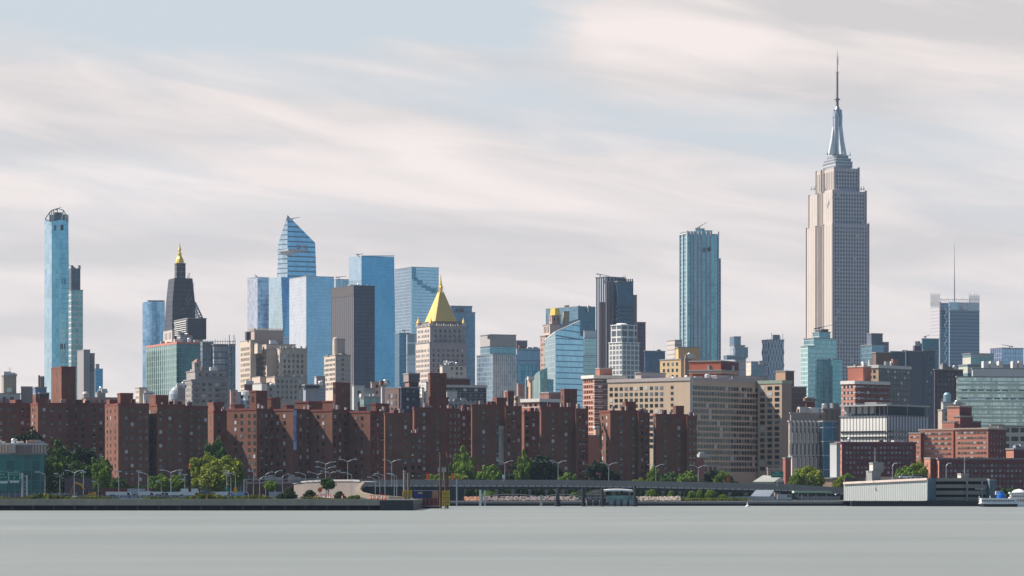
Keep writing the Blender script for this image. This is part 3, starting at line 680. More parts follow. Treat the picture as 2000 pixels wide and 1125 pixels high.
b.box(938, 957, 1008, 676, glass((.12,.24,.30), (.2,.34,.4), line=(.25,.35,.42), pu=2.2, pv=4), yb=694, D=2706, phi=24)
b.box(931, 963, 1010, 692, glass((.18,.30,.38), (.38,.42,.46), line=(.3,.36,.42), pu=3.2, pv=4, lu=.1), D=2700, phi=30, mR=glass((.12,.17,.24), (.40,.36,.36), line=(.5,.45,.44), pu=2.0, pv=3.4, lu=.28, lv=.06, metal=.45, var=1.9))
b.mesh_box(952, 966, 654, 662, 2699, 3, wall((.3,.3,.3)), 'louvre'); b.done()
b = Bld('blue_hotel_block', 'wide blue grey glass block with a dark waterfall pattern below a plain upper storey', 2800, 1012, 'tower')
b.box(1008, 1009, 1030, 665, flat((.16,.14,.16)), yb=682, D=2806); b.box(1009, 1010, 1056, 680, glass((.13,.21,.31), (.16,.25,.35), line=(.13,.2,.3), pv=9), yb=712); b.clutter(5)
b.box(1009, 1010, 1056, 712, glass((.035,.13,.2), (.12,.27,.36), line=(.05,.13,.2), pu=3.5, pv=9, lu=.12, lv=.04, var=1.6), D=2800.5); b.done()
b = Bld('numbered_office_tower', 'broad dark blue glass office tower carrying a pale numeral near its top', 3400, 1129, 'skyscraper')
b.box(1066, 1129, 1165, 598, glass((.10,.20,.28), (.2,.32,.38), line=(.14,.24,.3), pu=3, pv=4.2), phi=35, mR=glass((.02,.085,.14), (.04,.12,.19), line=(.03,.10,.16), pu=3, pv=4.2, metal=.5)); f = b.last; b.clutter(7, hmax=3)
p = onface(f, 'R', 12, ZZ(603, 3400)); text('1', 11.5, flat((.85,.8,.65)), 'numeral', p-b.base+Vector((.9, -1.3, 0)), R(35), parent=b.root, ext=.3); b.done()
b = Bld('gold_roofed_brick_tower', 'old brick and stone tower with a small gold roof, behind the slanted glass tower', 2500, 1080, 'tower')
BR = wall((.45,.27,.22), .15)
b.box(1055, 1066, 1102, 655, wall((.52,.36,.30), .12, vs=3, vsc=(.35,.2,.16), vsw=.4), D=2500, wl=(3, 4, 1.2, 2, W2, 2, 760)); b.box(1060, 1074, 1099, 633, wall((.55,.42,.35)), yb=657, D=2503, wl=(3, 8, 1.2, 5, W1, 1.5)); b.box(1072, 1078, 1095, 616, BR, yb=634, D=2507, wl=(3, 5, 1, 3, W1, 1.4), wr=(3, 5, 1, 3, W1, 1.4)); b.box(1099, 1101, 1112, 608, wall((.45,.33,.22)), yb=640, D=2512)
mb = MB(); p = PX(1084, 616, 2511); mb.lathe(p, [(4.3, 0), (3.4, 5.5), (0, 5.8)], 4); b.part(mb, 'gold_roof', GOLD); b.done()
b = Bld('slanted_glass_tower', 'pale blue glass tower with a roof sloping up to the right', 2300, 1085, 'tower')
D = 2300; GA = glass((.30,.48,.64), (.46,.62,.74), line=(.15,.28,.43), pu=1.5, pv=4.1, lu=.07, lv=.17); GBm = glass((.33,.46,.48), (.43,.53,.54), line=(.35,.46,.48), pv=4.1)
q = plan((1064, 2322), (1085, 2300), (1139, 2316), (1139, 2340), (1064, 2345)); 
loft(b, [(q, 1), (q, [ZZ(664, D), ZZ(651, D), ZZ(655, D), ZZ(660, D), ZZ(664, D)])], [GA])
mb = MB(); a0, a1 = pl(1085, 2299.6), pl(1133, 2313.8); mb.quad((a0.x, a0.y, ZZ(656, D)), (a1.x, a1.y, ZZ(662, D)), (a1.x, a1.y, ZZ(627, D)), (a0.x, a0.y, ZZ(648, D)), [(0, 0), (17, 0), (17, 11), (0, 3)]); b.part(mb, 'sloping_screen', GA)
mb = MB(); a0, a1 = pl(1063.6, 2321.6), pl(1085, 2299.6); mb.quad((a0.x, a0.y, 1), (a1.x, a1.y, 1), (a1.x, a1.y, ZZ(648, D)), (a0.x, a0.y, ZZ(664, D)), [(0, 0), (23, 0), (23, 115), (0, 110)]); b.part(mb, 'pale_face', GBm)
mb = MB(); mb.beam(PX(1064, 664, 2322), PX(1085, 648, 2300), .5); mb.beam(PX(1085, 648, 2300), PX(1133, 627, 2314), .5); b.part(mb, 'roof_edge', WHITE)
mb = MB()
for i in range(7): mb.beam(PX(1094+i*5, 634-i*1.7, 2330), PX(1096+i*5, 646-i*1.7, 2330), .5); 
mb.beam(PX(1092, 637, 2330), PX(1130, 624, 2330), .6); b.part(mb, 'roof_frame', STEEL); b.done()
b = Bld('sail_shaped_glass_building', 'small sail shaped glass building with a curved green edge in front of the slanted tower', 2150, 1054, 'building')
D = 2150; mb = MB(); prof = [(1039, 780), (1039, 752), (1041, 740), (1046, 730), (1054, 724)]; rt = [(1054, 780), (1054, 724), (1069, 718), (1070, 780)]
mb.poly([P for P in [PX(x_, y_, 2156-(x_-1039)*.4) for x_, y_ in reversed(prof)][::-1]][::1]+[PX(1056, 780, 2149)], 1); mb.poly([PX(1056, 780, 2149), PX(1070, 780, 2153), PX(1069, 718, 2153), PX(1054, 724, 2149)], 0, [(0, 0), (5, 0), (5, 20), (0, 20)])
mb.poly([PX(1070, 780, 2153), PX(1070, 780, 2170), PX(1069, 718, 2170), PX(1069, 718, 2153)], 0); mb.poly([PX(1054, 724, 2149), PX(1069, 718, 2153), PX(1069, 718, 2170), PX(1046, 730, 2170)], 1)
mb.poly([PX(1039, 780, 2156), PX(1039, 752, 2156), PX(1039, 752, 2172), PX(1039, 780, 2172)], 1)
b.part(mb, 'wall', [glass((.10,.17,.16), (.22,.31,.28), line=(.3,.36,.34), pu=2.5, pv=3.4, lu=.1, lv=.14), glass((.38,.48,.44), (.44,.54,.5), line=(.4,.5,.46))])
b.box(1069, 1070, 1081, 741, glass((.06,.17,.25), (.1,.24,.33)), D=2154); b.done()
b = Bld('white_topped_glass_block', 'pale glass block with a white top storey between slanted tower and striped tower', 2850, 1150)
b.box(1140, 1141, 1165, 645, wall((.68,.68,.66), .05), yb=660, D=2853); b.box(1140, 1141, 1165, 660, glass((.30,.42,.46), (.42,.50,.52), line=(.35,.44,.47)), yb=694, D=2852); b.box(1138, 1139, 1165, 694, glass((.26,.36,.38), (.38,.45,.46), line=(.3,.38,.4)), D=2850); b.done()

b = Bld('striped_dark_tower', 'tall slate tower with black and white vertical stripes on its left side', 2900, 1184, 'skyscraper')
ST = wall((.05,.055,.07), .15, .5, vs=3.1, vsc=(.62,.64,.68), vsw=.25); TP = wall((.23,.20,.21), .12, vs=3.4, vsc=(.13,.12,.14), vsw=.35)
b.box(1163, 1184.5, 1222, 540, ST, D=2904, phi=40, mR=wall((.10,.14,.2), .15, vs=4.2, vsc=(.4,.45,.52), vsw=.3))
b.box(1184, 1185, 1207, 549, TP, D=2899, phi=25); b.box(1200, 1206.5, 1237, 549, glass((.03,.065,.11), (.05,.1,.16), line=(.04,.08,.13), pu=3, pv=4, metal=.5), D=2896, phi=22)
b.mesh_box(1172, 1182, 590, 720, 2890, 4, wall((.22,.15,.15), .12), 'brown_bay')
f = b.last; mb = MB()
for i in range(5): p = onface(f, 'R', 7, ZZ(600+i*8, 2896)); mb.box(p, (17, 2, .9), R(22))
b.part(mb, 'balcony', flat((.05,.07,.1)))
b.crane(1172, 536, 1190, 539, 2904, 5); b.crane(1214, 543, 1222, 538, 2906, 6)
mb = MB(); 
for i in range(8): p = PX(1207+i*4, 547, 2897+i); mb.box(p, (1.2, .8, 2.2))
b.part(mb, 'parapet_tooth', DARK); b.done()
b = Bld('plum_slab', 'thin plum coloured slab stepping down behind the striped tower', 2960, 1240, 'tower')
b.box(1232, 1233, 1244, 576, wall((.25,.19,.2), .1)); b.box(1244, 1244.5, 1261, 629, wall((.13,.10,.12), .15, band=3.6, bandc=(.18,.14,.16), bandw=.3), D=2965); b.done()
b = Bld('white_gridded_tower', 'white framed apartment tower with a strong square window grid', 2400, 1215, 'tower')
WG = glass((.08,.09,.10), (.22,.23,.24), line=(.70,.67,.62), pu=3.9, pv=3.75, lu=.26, lv=.26, metal=.1, rough=.25)
WGu = glass((.06,.07,.09), (.13,.14,.16), line=(.70,.67,.62), pu=6.2, pv=5.4, lu=.17, lv=.2, metal=.1, rough=.25)
b.box(1193, 1213, 1244, 634, WGu, yb=668, D=2405, phi=38, roof=WHITE); b.box(1189, 1215, 1249, 668, WG, D=2400, phi=38, roof=WHITE)
p = PX(1214, 634, 2420); mb = MB(); mb.lathe(p, [(5, 0), (3, .9), (0, 1.1)], 12); b.part(mb, 'roof_dome', WHITE); b.done()
b = Bld('navy_office_block', 'low navy blue office block behind the tan hospital, right of the white gridded tower', 2700, 1262)
b.box(1258, 1260, 1299, 685, glass((.035,.06,.11), (.07,.11,.18), line=(.05,.08,.14), pu=3, pv=4, metal=.4)); b.clutter(4, hmax=2); b.done()

b = Bld('ribbed_glass_tower', 'tall teal glass tower with white vertical ribs and a stepped crown', 3000, 1341, 'skyscraper')
RG = glass((.08,.25,.30), (.2,.42,.47), line=(.45,.55,.6), pu=4.5, pv=3.9, lu=.2, lv=.13, metal=.7, var=1.3)
RL = glass((.16,.28,.28), (.3,.42,.42), line=(.62,.62,.6), pu=3.4, pv=3.9, lu=.12, lv=.2, metal=.6)
b.box(1328, 1342, 1404, 456, RG, D=3000, mR=RG, phi=17); f = b.last
mb = MB()
b.box(1328.5, 1341, 1358, 452, RL, yb=470, D=3004, phi=17); b.box(1357, 1358.5, 1376, 446, RG, yb=470, D=3006, phi=17); b.box(1372, 1374, 1391, 450, RG, yb=470, D=3009, phi=17)
U_ = f['B']-f['C']; Lr = U_.length
for i in (0.01, .13, .22, .36, .47, .62, .74, .98):
    p = f['C']+U_*i; mb.box((p.x, p.y-.5, (f['z1']+2+2)/2), (1.1, 1.2, f['z1']+1), R(17))
V_ = f['A']-f['C']
for i in (.5, .98): p = f['C']+V_*i; mb.box((p.x-.4, p.y-.4, f['z1']/2), (1, 1, f['z1']), R(17))
b.part(mb, 'rib', flat((.5,.52,.56)))
b.box(1404, 1405, 1408, 505, wall((.36,.4,.45), .1, band=3.9, bandc=(.15,.2,.24), bandw=.4), D=3016)
b.crane(1366, 443, 1380, 434, 3005, 8); b.mesh_box(1385, 1388, 482, 489, 2997, 12, DARK, 'open_panel'); b.done()
b = Bld('cream_gabled_tower', 'small cream tower half hidden left of the ribbed teal tower', 2600, 1320, 'tower')
b.box(1303, 1318, 1332, 664, wall((.55,.48,.44), .1, band=3.8, bandc=(.35,.3,.28), bandw=.3)); b.done()

b = Bld('stacked_box_tower', 'slate blue tower of offset stacked boxes between teal tower and lattice tower', 3200, 1440, 'tower')
SB = glass((.09,.14,.20), (.16,.22,.29), line=(.1,.15,.2), pv=4, metal=.5); SC = wall((.36,.38,.42), .1, band=4, bandc=(.22,.25,.3), bandw=.2)
b.box(1425, 1434, 1447, 657, SB, yb=676, mR=SB); b.box(1425, 1434, 1455, 674, SC, yb=694, D=3196, mR=SB); b.box(1432, 1436, 1461, 678, SB, yb=698, D=3193); b.box(1413, 1420, 1452, 694, SB, yb=702, D=3190); b.box(1434, 1442, 1457, 700, SC, D=3196); b.clutter(3); b.done()
b = Bld('cream_sided_block', 'low block with a cream left wall and dark blue front left of the lattice tower', 2800, 1468)
b.box(1457, 1467, 1481, 706, wall((.62,.55,.47), .06, band=4, bandc=(.5,.44,.38), bandw=.15), mR=SB); b.box(1477, 1480, 1492, 713, SB, D=2806); b.clutter(3); b.done()
b = Bld('lattice_tower', 'slim tower wrapped in a white diamond lattice', 3000, 1502, 'tower')
D = 3000; b.box(1489, 1501.5, 1531, 663, glass((.14,.19,.27), (.2,.26,.34), line=(.18,.24,.32), pv=4, metal=.5)); f = b.last
mb = MB(); b2 = f
for side, nn in (('R', 5), ('L', 3)):
    Wd = (f['B']-f['C']).length if side == 'R' else (f['A']-f['C']).length; off = Vector((.15, -.5, 0)) if side == 'R' else Vector((-.5, -.2, 0)); cell = Wd/nn; hh = 12.0; z_ = f['z1']
    while z_ > 60:
        for i in range(nn):
            a_ = onface(f, side, i*cell, z_)+off; m_ = onface(f, side, (i+.5)*cell, z_-hh/2)+off; c_ = onface(f, side, (i+1)*cell, z_)+off; a2 = onface(f, side, i*cell, z_-hh)+off; c2 = onface(f, side, (i+1)*cell, z_-hh)+off
            for p, q in ((a_, m_), (c_, m_), (a2, m_), (c2, m_)): mb.beam(p, q, .55, n=4)
        z_ -= hh
b.part(mb, 'lattice', flat((.66,.66,.68))); b.box(1509, 1513, 1523, 654, wall((.3,.3,.34)), yb=664, D=3012)
mb = MB()
for px_, y_ in ((1507, 650), (1518, 655), (1524, 656), (1529, 652)): mb.beam(PX(px_, 664, 3010), PX(px_, y_, 3010), .3)
b.part(mb, 'aerial', flat((.5,.48,.48))); b.done()

# ------------------------------------------------------------------ the great setback tower
b = Bld('setback_skyscraper', 'tallest limestone tower with stepped shoulders and a long silver mast', 3161, 1627, 'skyscraper')
D = 3161; ES = wall((.64,.57,.57), .10, .8, vs=2.9, vsc=(.45,.40,.44), vsw=.38)
ESL = wall((.60,.52,.455), .10, .8, vs=4.4, vsc=(.40,.33,.30), vsw=.42)  # ES and ESL: shaded purple and sunlit peach tones painted into one stone
ewr = (2.95, 3.75, 1.4, 2.1, winm(lo=.02, light=.03), 3.2); phiE = 17
b.phi = R(phiE)
def etier(x0, xc, x1, y0, y1, notch=None, dd=0, wl=None, wr=True, m=ES):
    C, A, B_, E, a, w_ = b.corners(x0, xc, x1, D+dd, phiE, 30); U_, V_ = b.uvdirs(phiE)
    lp = [C, B_, E, A]
    if notch:
        t0 = [(lambda k: (k*C.y-C.x)/(V_.x-k*V_.y))((px_-CX)/F) for px_ in notch]; dpt = 7
        lp = [C, B_, E, A, C+V_*t0[0], C+V_*t0[0]+U_*dpt, C+V_*t0[1]+U_*dpt, C+V_*t0[1]]
    z1_, z0_ = ZZ(y0, D), (ZZ(y1, D) if y1 else 1); mb = MB(); u = 0
    for i in range(len(lp)):
        p, q = lp[i], lp[(i+1) % len(lp)]; lit = i >= 3
        mb.wallq(p, q, z0_, z1_, u0=0, mi=1 if lit else 0)
    mb.poly([(p.x, p.y, z1_) for p in lp], 0); b.part(mb, 'wall', [m, ESL])
    if wr: b.win(C, B_, z0_+2, z1_, *ewr[:6])
    for p in [C, B_]+([A, C+V_*t0[0], C+V_*t0[1]] if notch else [A]):
        mb = MB(); mb.box((p.x, p.y, (z0_+z1_+1.2)/2), (1.6, 1.6, z1_-z0_+1.2), R(phiE)); b.part(mb, 'corner_pier', ESL)
    return dict(C=C, A=A, B=B_, E=E, z0=z0_, z1=z1_, D=D)
etier(1575, 1626.5, 1696, 437, None, (1593.5, 1608)[::-1]); etier(1580, 1627, 1691, 372, 440, (1597.5, 1606)[::-1], 4)
f = etier(1594, 1630, 1677, 326, 376, (1604, 1609)[::-1], 10)
b.win(f['A'], f['C'], f['z1']-26, f['z1'], 4.4, 30, 1.2, 18, W2, 3)
AL = wall((.50,.50,.50), .12, .4, metal=.3, band=3.2, bandc=(.2,.23,.27), bandw=.35)
for x0_, xc_, x1_, y0_, y1_, dd in ((1607, 1632, 1665, 315, 327, 14), (1610, 1633, 1662, 309, 316, 17), (1615, 1634, 1657, 303, 310, 20)): b.box(x0_, xc_, x1_, y0_, AL, yb=y1_, D=D+dd, phi=phiE, roof=flat((.5,.53,.56), .3, .7), name='crown_tier')
k = MPP(3185); c_ = PX(1635.3, 303, 3185)
mb = MB(); mb.lathe(c_, [(10.6*k, 0), (10.2*k, 2*k), (10.0*k, 72*k), (10.4*k, 74*k), (9.6*k, 82*k), (9.0*k, 86*k), (9.4*k, 87*k), (9.4*k, 88.5*k), (6*k, 89*k), (4*k, 94*k), (2.6*k, 95*k)], 18)
b.part(mb, 'mooring_mast', wall((.30,.33,.37), .15, .3, vs=4.1, vsc=(.8,.8,.8), vsw=.25, metal=.4))
mb = MB()
for a_ in (25, 115, 205, 295):
    ca, sa = math.cos(R(a_)), math.sin(R(a_)); pr = [(20, 0), (18, 10), (13.5, 30), (10.2, 55)]
    for (r0, h0), (r1, h1) in zip(pr, pr[1:]):
        P_ = lambda r, h, t: (c_.x+ca*r*k-sa*t, c_.y+sa*r*k+ca*t, c_.z+h*k)
        for t_ in (-1.4, 1.4): mb.quad(P_(9, h0, t_), P_(r0, h0, t_), P_(r1, h1, t_), P_(9, h1, t_))
        mb.quad(P_(r0, h0, -1.4), P_(r0, h0, 1.4), P_(r1, h1, 1.4), P_(r1, h1, -1.4))
b.part(mb, 'buttress', flat((.66,.67,.68), .4, .3))
mb = MB(); t0 = Vector((c_.x, c_.y, ZZ(209, 3185)))
mb.beam(t0, t0+Vector((0, 0, 18*k)), 3*k, 3*k, 8); mb.beam(t0+Vector((0, 0, 14*k)), t0+Vector((0, 0, 15.4*k)), 6*k, 6*k, 8); mb.beam(t0+Vector((0, 0, 18*k)), t0+Vector((0, 0, 68*k)), 1.9*k, 1.7*k, 6); mb.beam(t0+Vector((0, 0, 68*k)), t0+Vector((0, 0, 90*k)), .9*k, .9*k, 6); mb.beam(t0+Vector((0, 0, 90*k)), t0+Vector((0, 0, 112*k)), .9*k, .15*k, 6)
for i in range(11): h_ = 20+i*4.4; mb.beam(t0+Vector((-3*k, 0, h_*k)), t0+Vector((3*k, 0, h_*k)), .35*k)
mb.beam(t0+Vector((-4*k, 0, 68*k)), t0+Vector((4*k, 0, 68*k)), .6*k); mb.beam(t0+Vector((2*k, 0, 82*k)), t0+Vector((2*k, 0, 100*k)), .4*k)
b.part(mb, 'antenna', flat((.22,.21,.22), .5, .4))
mb = MB()
for px_, y_, dd in ((1585, 372, 20), (1590, 372, 18), (1611, 372, 4), (1687, 372, 14), (1682, 372, 10), (1593, 370, 16), (1616, 303, 5), (1660, 305, 8), (1648, 303, 6)): p = PX(px_, y_, D+dd); mb.beam(p, p+Vector((0, 0, 4.5)), .35); mb.box(p+Vector((0, 0, 1.2)), (1.6, 1.2, 1.6))
b.part(mb, 'aerial', WHITE); b.done()

b = Bld('teal_glass_tower', 'turquoise stepped glass apartment tower in front of the tallest tower, crane on top', 2450, 1596, 'skyscraper')
TG = glass((.20,.36,.39), (.36,.50,.53), line=(.4,.56,.58), pu=2.6, pv=3.5, lu=.1, lv=.16, metal=.6, var=1.3); TL = glass((.26,.46,.44), (.42,.60,.56), line=(.6,.72,.68), pu=2.6, pv=3.5, lu=.12, lv=.24, metal=.4)
b.box(1570, 1590, 1634, 660, TG, D=2450, mR=TG, phi=32); b.box(1564, 1578, 1592, 676, TL, D=2444, phi=35, mR=TG); b.box(1587, 1600, 1622, 648, glass((.10,.24,.29), (.2,.36,.4)), yb=664, D=2458); b.box(1618, 1626, 1645, 701, glass((.12,.28,.32), (.2,.37,.4), line=(.2,.42,.46), pu=2.6, pv=3.5), D=2446)
b.box(1592, 1604, 1618, 643, DARK, yb=650, D=2462); b.crane(1600, 640, 1628, 634, 2462, 6); b.crane(1600, 641, 1588, 646, 2462, 4); b.done()
b = Bld('two_tone_glass_tower', 'glass tower with a dark cube on top right of the tallest tower', 2800, 1705, 'tower')
b.box(1693, 1702, 1724, 651, wall((.13,.15,.19), .1), yb=674, D=2806); b.box(1681, 1703, 1727, 673, glass((.2,.33,.42), (.34,.46,.53), line=(.22,.34,.42), pu=3, pv=4, lu=.12), phi=30, mR=glass((.09,.17,.25), (.14,.24,.32))); b.box(1724, 1726, 1736, 668, wall((.24,.22,.26), .15, band=4, bandc=(.14,.14,.18)), D=2810); b.done()
b = Bld('brown_bulkhead_block', 'brown brick box rising behind the grey banded apartment block', 2200, 1712)
b.box(1704, 1711, 1741, 688, wall((.2,.125,.1), .15)); b.done()
b = Bld('slate_side_block', 'slate block with a beige right flank, left of the large grey slab tower', 2350, 1742)
b.box(1738, 1740, 1768, 686, wall((.10,.125,.15), .1), D=2350); b.box(1762, 1763, 1772, 684, wall((.28,.25,.24), .1), D=2356); b.done()
b = Bld('grey_slab_tower', 'large plain slate grey slab tower with vertical joints', 2300, 1800, 'tower')
SG = wall((.115,.125,.155), .1, vs=15, vsc=(.075,.085,.115), vsw=.12)
b.box(1768, 1770, 1805, 685, SG, D=2300); b.box(1803, 1804, 1826, 683, wall((.10,.12,.155), .1), D=2304, wr=(3.2, 3.2, 1.2, 1.4, W1, 3, 840)); b.box(1783, 1786, 1800, 675, flat((.14,.11,.17)), yb=687, D=2312); b.clutter(4); b.done()
b = Bld('screened_tower', 'glass tower with a comb like rod screen on top and a needle mast', 3900, 1835, 'skyscraper')
D = 3900; NY = wall((.16,.23,.31), .12, .6, band=4.2, bandc=(.24,.32,.41), bandw=.45)
b.box(1817, 1835, 1838, 590, wall((.50,.47,.48), .08, .6, band=4.2, bandc=(.4,.38,.4), bandw=.4), D=3910); b.box(1834, 1836, 1856, 592, glass((.04,.16,.24), (.07,.21,.3)), D=3915, phi=15); b.box(1853, 1855, 1913, 606, NY, D=3900); f = b.last
b.box(1853, 1855, 1913, 590, glass((.28,.34,.42), (.4,.45,.52), line=(.5,.54,.6), pu=2.6, pv=5, lu=.25, lv=.1), yb=607, D=3901, roof=False)
mb = MB()
for i in range(11): mb.beam(PX(1818+i*1.75, 600, 3908), PX(1818+i*1.75, 572+(i*7 % 5), 3908), .32)
for i in range(14): mb.beam(PX(1893+i*1.5, 606, 3899), PX(1893+i*1.5, 573+(i*5 % 7), 3899), .32)
for i in range(16): mb.beam(PX(1838+i*3.7, 606, 3905), PX(1838+i*3.7, 582+(i*3 % 4), 3905), .28)
for y_ in (585, 592): mb.beam(PX(1836, y_, 3905), PX(1912, y_, 3905), .3)
b.part(mb, 'rod_screen', flat((.5,.5,.54), .5))
mb = MB(); mb.beam(PX(1864, 590, 3930), PX(1864, 550, 3930), .9, .7, 6); mb.beam(PX(1864, 550, 3930), PX(1864, 474, 3930), .6, .15, 6); b.part(mb, 'mast', flat((.4,.39,.42)))
mb = MB(); pts = [(1845+(i % 2)*5, 600+i*9) for i in range(13)]
for p, q in zip(pts, pts[1:]): mb.beam(PX(*p, 3897), PX(*q, 3897), .5)
b.part(mb, 'cross_brace', flat((.6,.66,.7))); b.done()
b = Bld('dark_teal_block', 'dark teal block with a small crane left of the screened tower', 3000, 1815, 'tower')
b.box(1800, 1802, 1834, 661, glass((.035,.11,.15), (.06,.15,.2), line=(.04,.11,.15), metal=.5)); b.crane(1808, 657, 1816, 654, base=5); b.done()
b = Bld('dark_brick_loft', 'dark plum brick loft building right of the grey slab tower', 2100, 1835)
b.box(1824, 1826, 1881, 721, wall((.085,.06,.075), .2), wr=(2.6, 3.4, 1.3, 1.6, winm(lo=.03, light=.1), 2.4, 800)); b.clutter(5); b.box(1836, 1840, 1852, 712, wall((.45,.36,.3)), yb=723, D=2106); b.done()
b = Bld('beige_stepped_office', 'beige and green stepped office block above the large glass hospital', 2600, 1895)
GBG = wall((.50,.48,.40), .06, band=8, bandc=(.12,.2,.22), bandw=.35)
b.box(1880, 1896, 1941, 690, GBG, D=2600, mR=glass((.10,.18,.21), (.16,.25,.28), line=(.35,.38,.35), pv=8, lv=.3)); b.box(1872, 1890, 1915, 712, GBG, D=2592); b.done()
b = Bld('lilac_glass_block', 'pale lilac blue glass block with a roof crane at the far right', 2900, 1958)
b.box(1934, 1958, 1999, 679, glass((.25,.32,.48), (.36,.42,.56), line=(.3,.36,.5), pu=3, pv=4, lu=.2), phi=30); b.crane(1972, 676, 1956, 673, base=5); b.done()
b = Bld('glass_hospital', 'large mirrored glass hospital with white roof boxes at the right edge', 1700, 1903)
HG = glass((.26,.28,.28), (.80,.77,.72), line=(.55,.55,.53), pu=1.5, pv=4.4, lu=.07, lv=.12, rough=.08, sp=(.38,.38,.37), spw=.28)  # wide dark to pale tint span paints in patchy reflections
b.box(1868, 1870, 2040, 735, HG, D=1700, phi=10); b.win(b.last['C'], b.last['B'], 50, b.last['z1']-6, 4.5, 4.4, 3.2, .8, winm(lo=.2, light=.2), 1)
b.box(1898, 1900, 2040, 719, wall((.5,.5,.48), .05), yb=738, D=1712, phi=8, mR=wall((.56,.56,.54), .05))
for a_, c_ in ((1921, 1931), (1935, 1944), (1951, 1959), (1978, 1987), (1990, 1999)): b.mesh_box(a_, c_, 705, 719, 1722, 8, flat((.6,.59,.57)), 'rooftop_unit')
b.box(1925, 1928, 2040, 712, wall((.35,.36,.38), .1), yb=722, D=1735, phi=8); b.done()
# ------------------------------------------------------------------ middle distance
BRK = wall((.18,.076,.05), .16, pat=2.9); BRD = wall((.13,.05,.04), .2); COP = flat((.20,.055,.045), .7)
WS = winm(lo=.02, light=.2); TAN = wall((.54,.40,.28), .12); WHT = wall((.66,.63,.58), .08); PINK = wall((.45,.25,.20), .12)
def simple(name, label, px, D, boxes, cat='building', cl=0, **kw):
    b = Bld(name, label, D, px, cat, **kw)
    for q in boxes:
        q = dict(q); a_ = q.pop('a'); m_ = q.pop('m'); b.box(*a_, m_, **q)
    if cl: b.clutter(cl, hmax=3)
    return b
LOWW = (3.2, 3.4, 1.4, 1.7, W1, 1.4)
b = simple('ornate_pale_building', 'pale ornate building with a round clock like window under a tan block, at left edge', 20, 1750, [dict(a=(-20, -8, 40, 768), m=wall((.42,.43,.45), .15), wr=(4.2, 12, 2.2, 3.6, W1, 2)), dict(a=(3, 7, 32, 733), m=wall((.34,.29,.22), .1), yb=770, D=1758)], cl=4)
mb = MB(); p = PX(18.5, 762, 1751); mb.beam((p.x, p.y+1, p.z), (p.x, p.y-1.6, p.z), 1.25, n=14); b.part(mb, 'round_window', flat((.6,.68,.66))); b.done()
b = simple('grey_cube_block', 'plain grey cube block behind the far left brick towers', 52, 1760, [dict(a=(41, 43, 64, 755), m=wall((.22,.21,.20), .08))]); b.done()
b = simple('blue_plant_building', 'blue box with two dark flues, left of the tall brick bulkhead', 80, 1700, [dict(a=(64, 69, 91, 756), m=wall((.16,.22,.32), .1)), dict(a=(64, 70, 78, 768), m=BRK, D=1690), dict(a=(75, 77, 96, 767), m=flat((.04,.035,.04)), D=1688)])
for px_, y_, r_ in ((76.5, 733, .55), (80.5, 735, .5)): mb = MB(); mb.beam(PX(px_, 758, 1706), PX(px_, y_, 1706), r_, n=8); b.part(mb, 'flue', flat((.14,.09,.08)))
b.box(82, 83, 86.5, 735, wall((.13,.12,.12)), yb=757, D=1706); b.done()
b = simple('low_cream_walkup', 'small cream walk up with dark windows left of the green glass block', 277, 1800, [dict(a=(264, 272, 288, 757), m=wall((.6,.5,.4)), wl=(2.6, 3.2, 1.1, 1.5, W1, 1.5)), dict(a=(280, 281, 300, 768), m=WHT, D=1795)], cl=3); b.done()
b = simple('low_brick_row', 'low brick row with small domed tank above the dark towers, far left', 196, 1750, [dict(a=(160, 168, 232, 776), m=PINK, wr=LOWW), dict(a=(186, 190, 206, 767), m=wall((.3,.28,.28)), D=1756)], cl=7)
p = PX(167, 777, 1748); mb = MB(); mb.lathe(p, [(2, 0), (2, 2.2), (1.2, 3.2), (0, 3.5)], 10); b.part(mb, 'water_tank', flat((.5,.42,.38))); b.done()
b = simple('domed_roof_house', 'low mixed roofs with a grey dome between green glass and grey stepped blocks', 343, 1850, [dict(a=(322, 336, 362, 780), m=wall((.45,.36,.27)), wl=LOWW), dict(a=(344, 347, 362, 757), m=wall((.25,.22,.22)), D=1856)], cl=6)
p = PX(343, 780, 1860); mb = MB(); mb.lathe(p, [(4, 0), (3.9, 3), (3, 5.4), (1.5, 7), (0, 7.6)], 14); b.part(mb, 'dome', flat((.4,.42,.46), .4)); b.done()
b = simple('pink_and_blue_walkups', 'pink brick and pale blue walk ups below the cream complex', 465, 1750, [dict(a=(449, 451, 464, 762), m=wall((.48,.30,.26)), wr=(1.7, 3.2, .8, 1.8, W1, 1.4)), dict(a=(462, 463.5, 494, 766), m=wall((.40,.42,.48)), D=1754, wr=(3.6, 3.6, 1.5, 2.4, WBL, 1)), dict(a=(477, 478, 493, 750), m=flat((.16,.07,.09)), D=1760)], cl=3); b.done()
b = simple('white_cube_loft', 'white cube shaped loft above the brick roofs, in front of the cream complex', 506, 1800, [dict(a=(490, 511, 522, 748), m=WHT, phi=40), dict(a=(515, 520, 538, 753), m=wall((.36,.34,.33)), D=1808, wr=LOWW)], cl=3)
p = PX(480, 782, 1742); mb = MB(); mb.lathe(p, [(1.2, 0), (1.2, 2.5), (2.4, 3), (2.4, 5), (0, 5.4)], 8); b.part(mb, 'roof_vent', WHITE); b.done()
b = simple('grey_cube_with_dark_top', 'grey cube block with a dark overhanging top, right of the cream complex', 607, 1750, [dict(a=(592, 597, 622, 758), m=wall((.30,.31,.36), .06)), dict(a=(591, 596, 624, 751), m=flat((.03,.04,.06)), yb=758, D=1748), dict(a=(614, 618, 635, 735), m=wall((.5,.46,.44), .06), D=1762, mR=wall((.33,.28,.28), .06)), dict(a=(618, 622, 636, 754), m=wall((.3,.33,.38), .1, band=2, bandc=(.45,.5,.55), bandw=.2), D=1756)], cl=3); b.done()
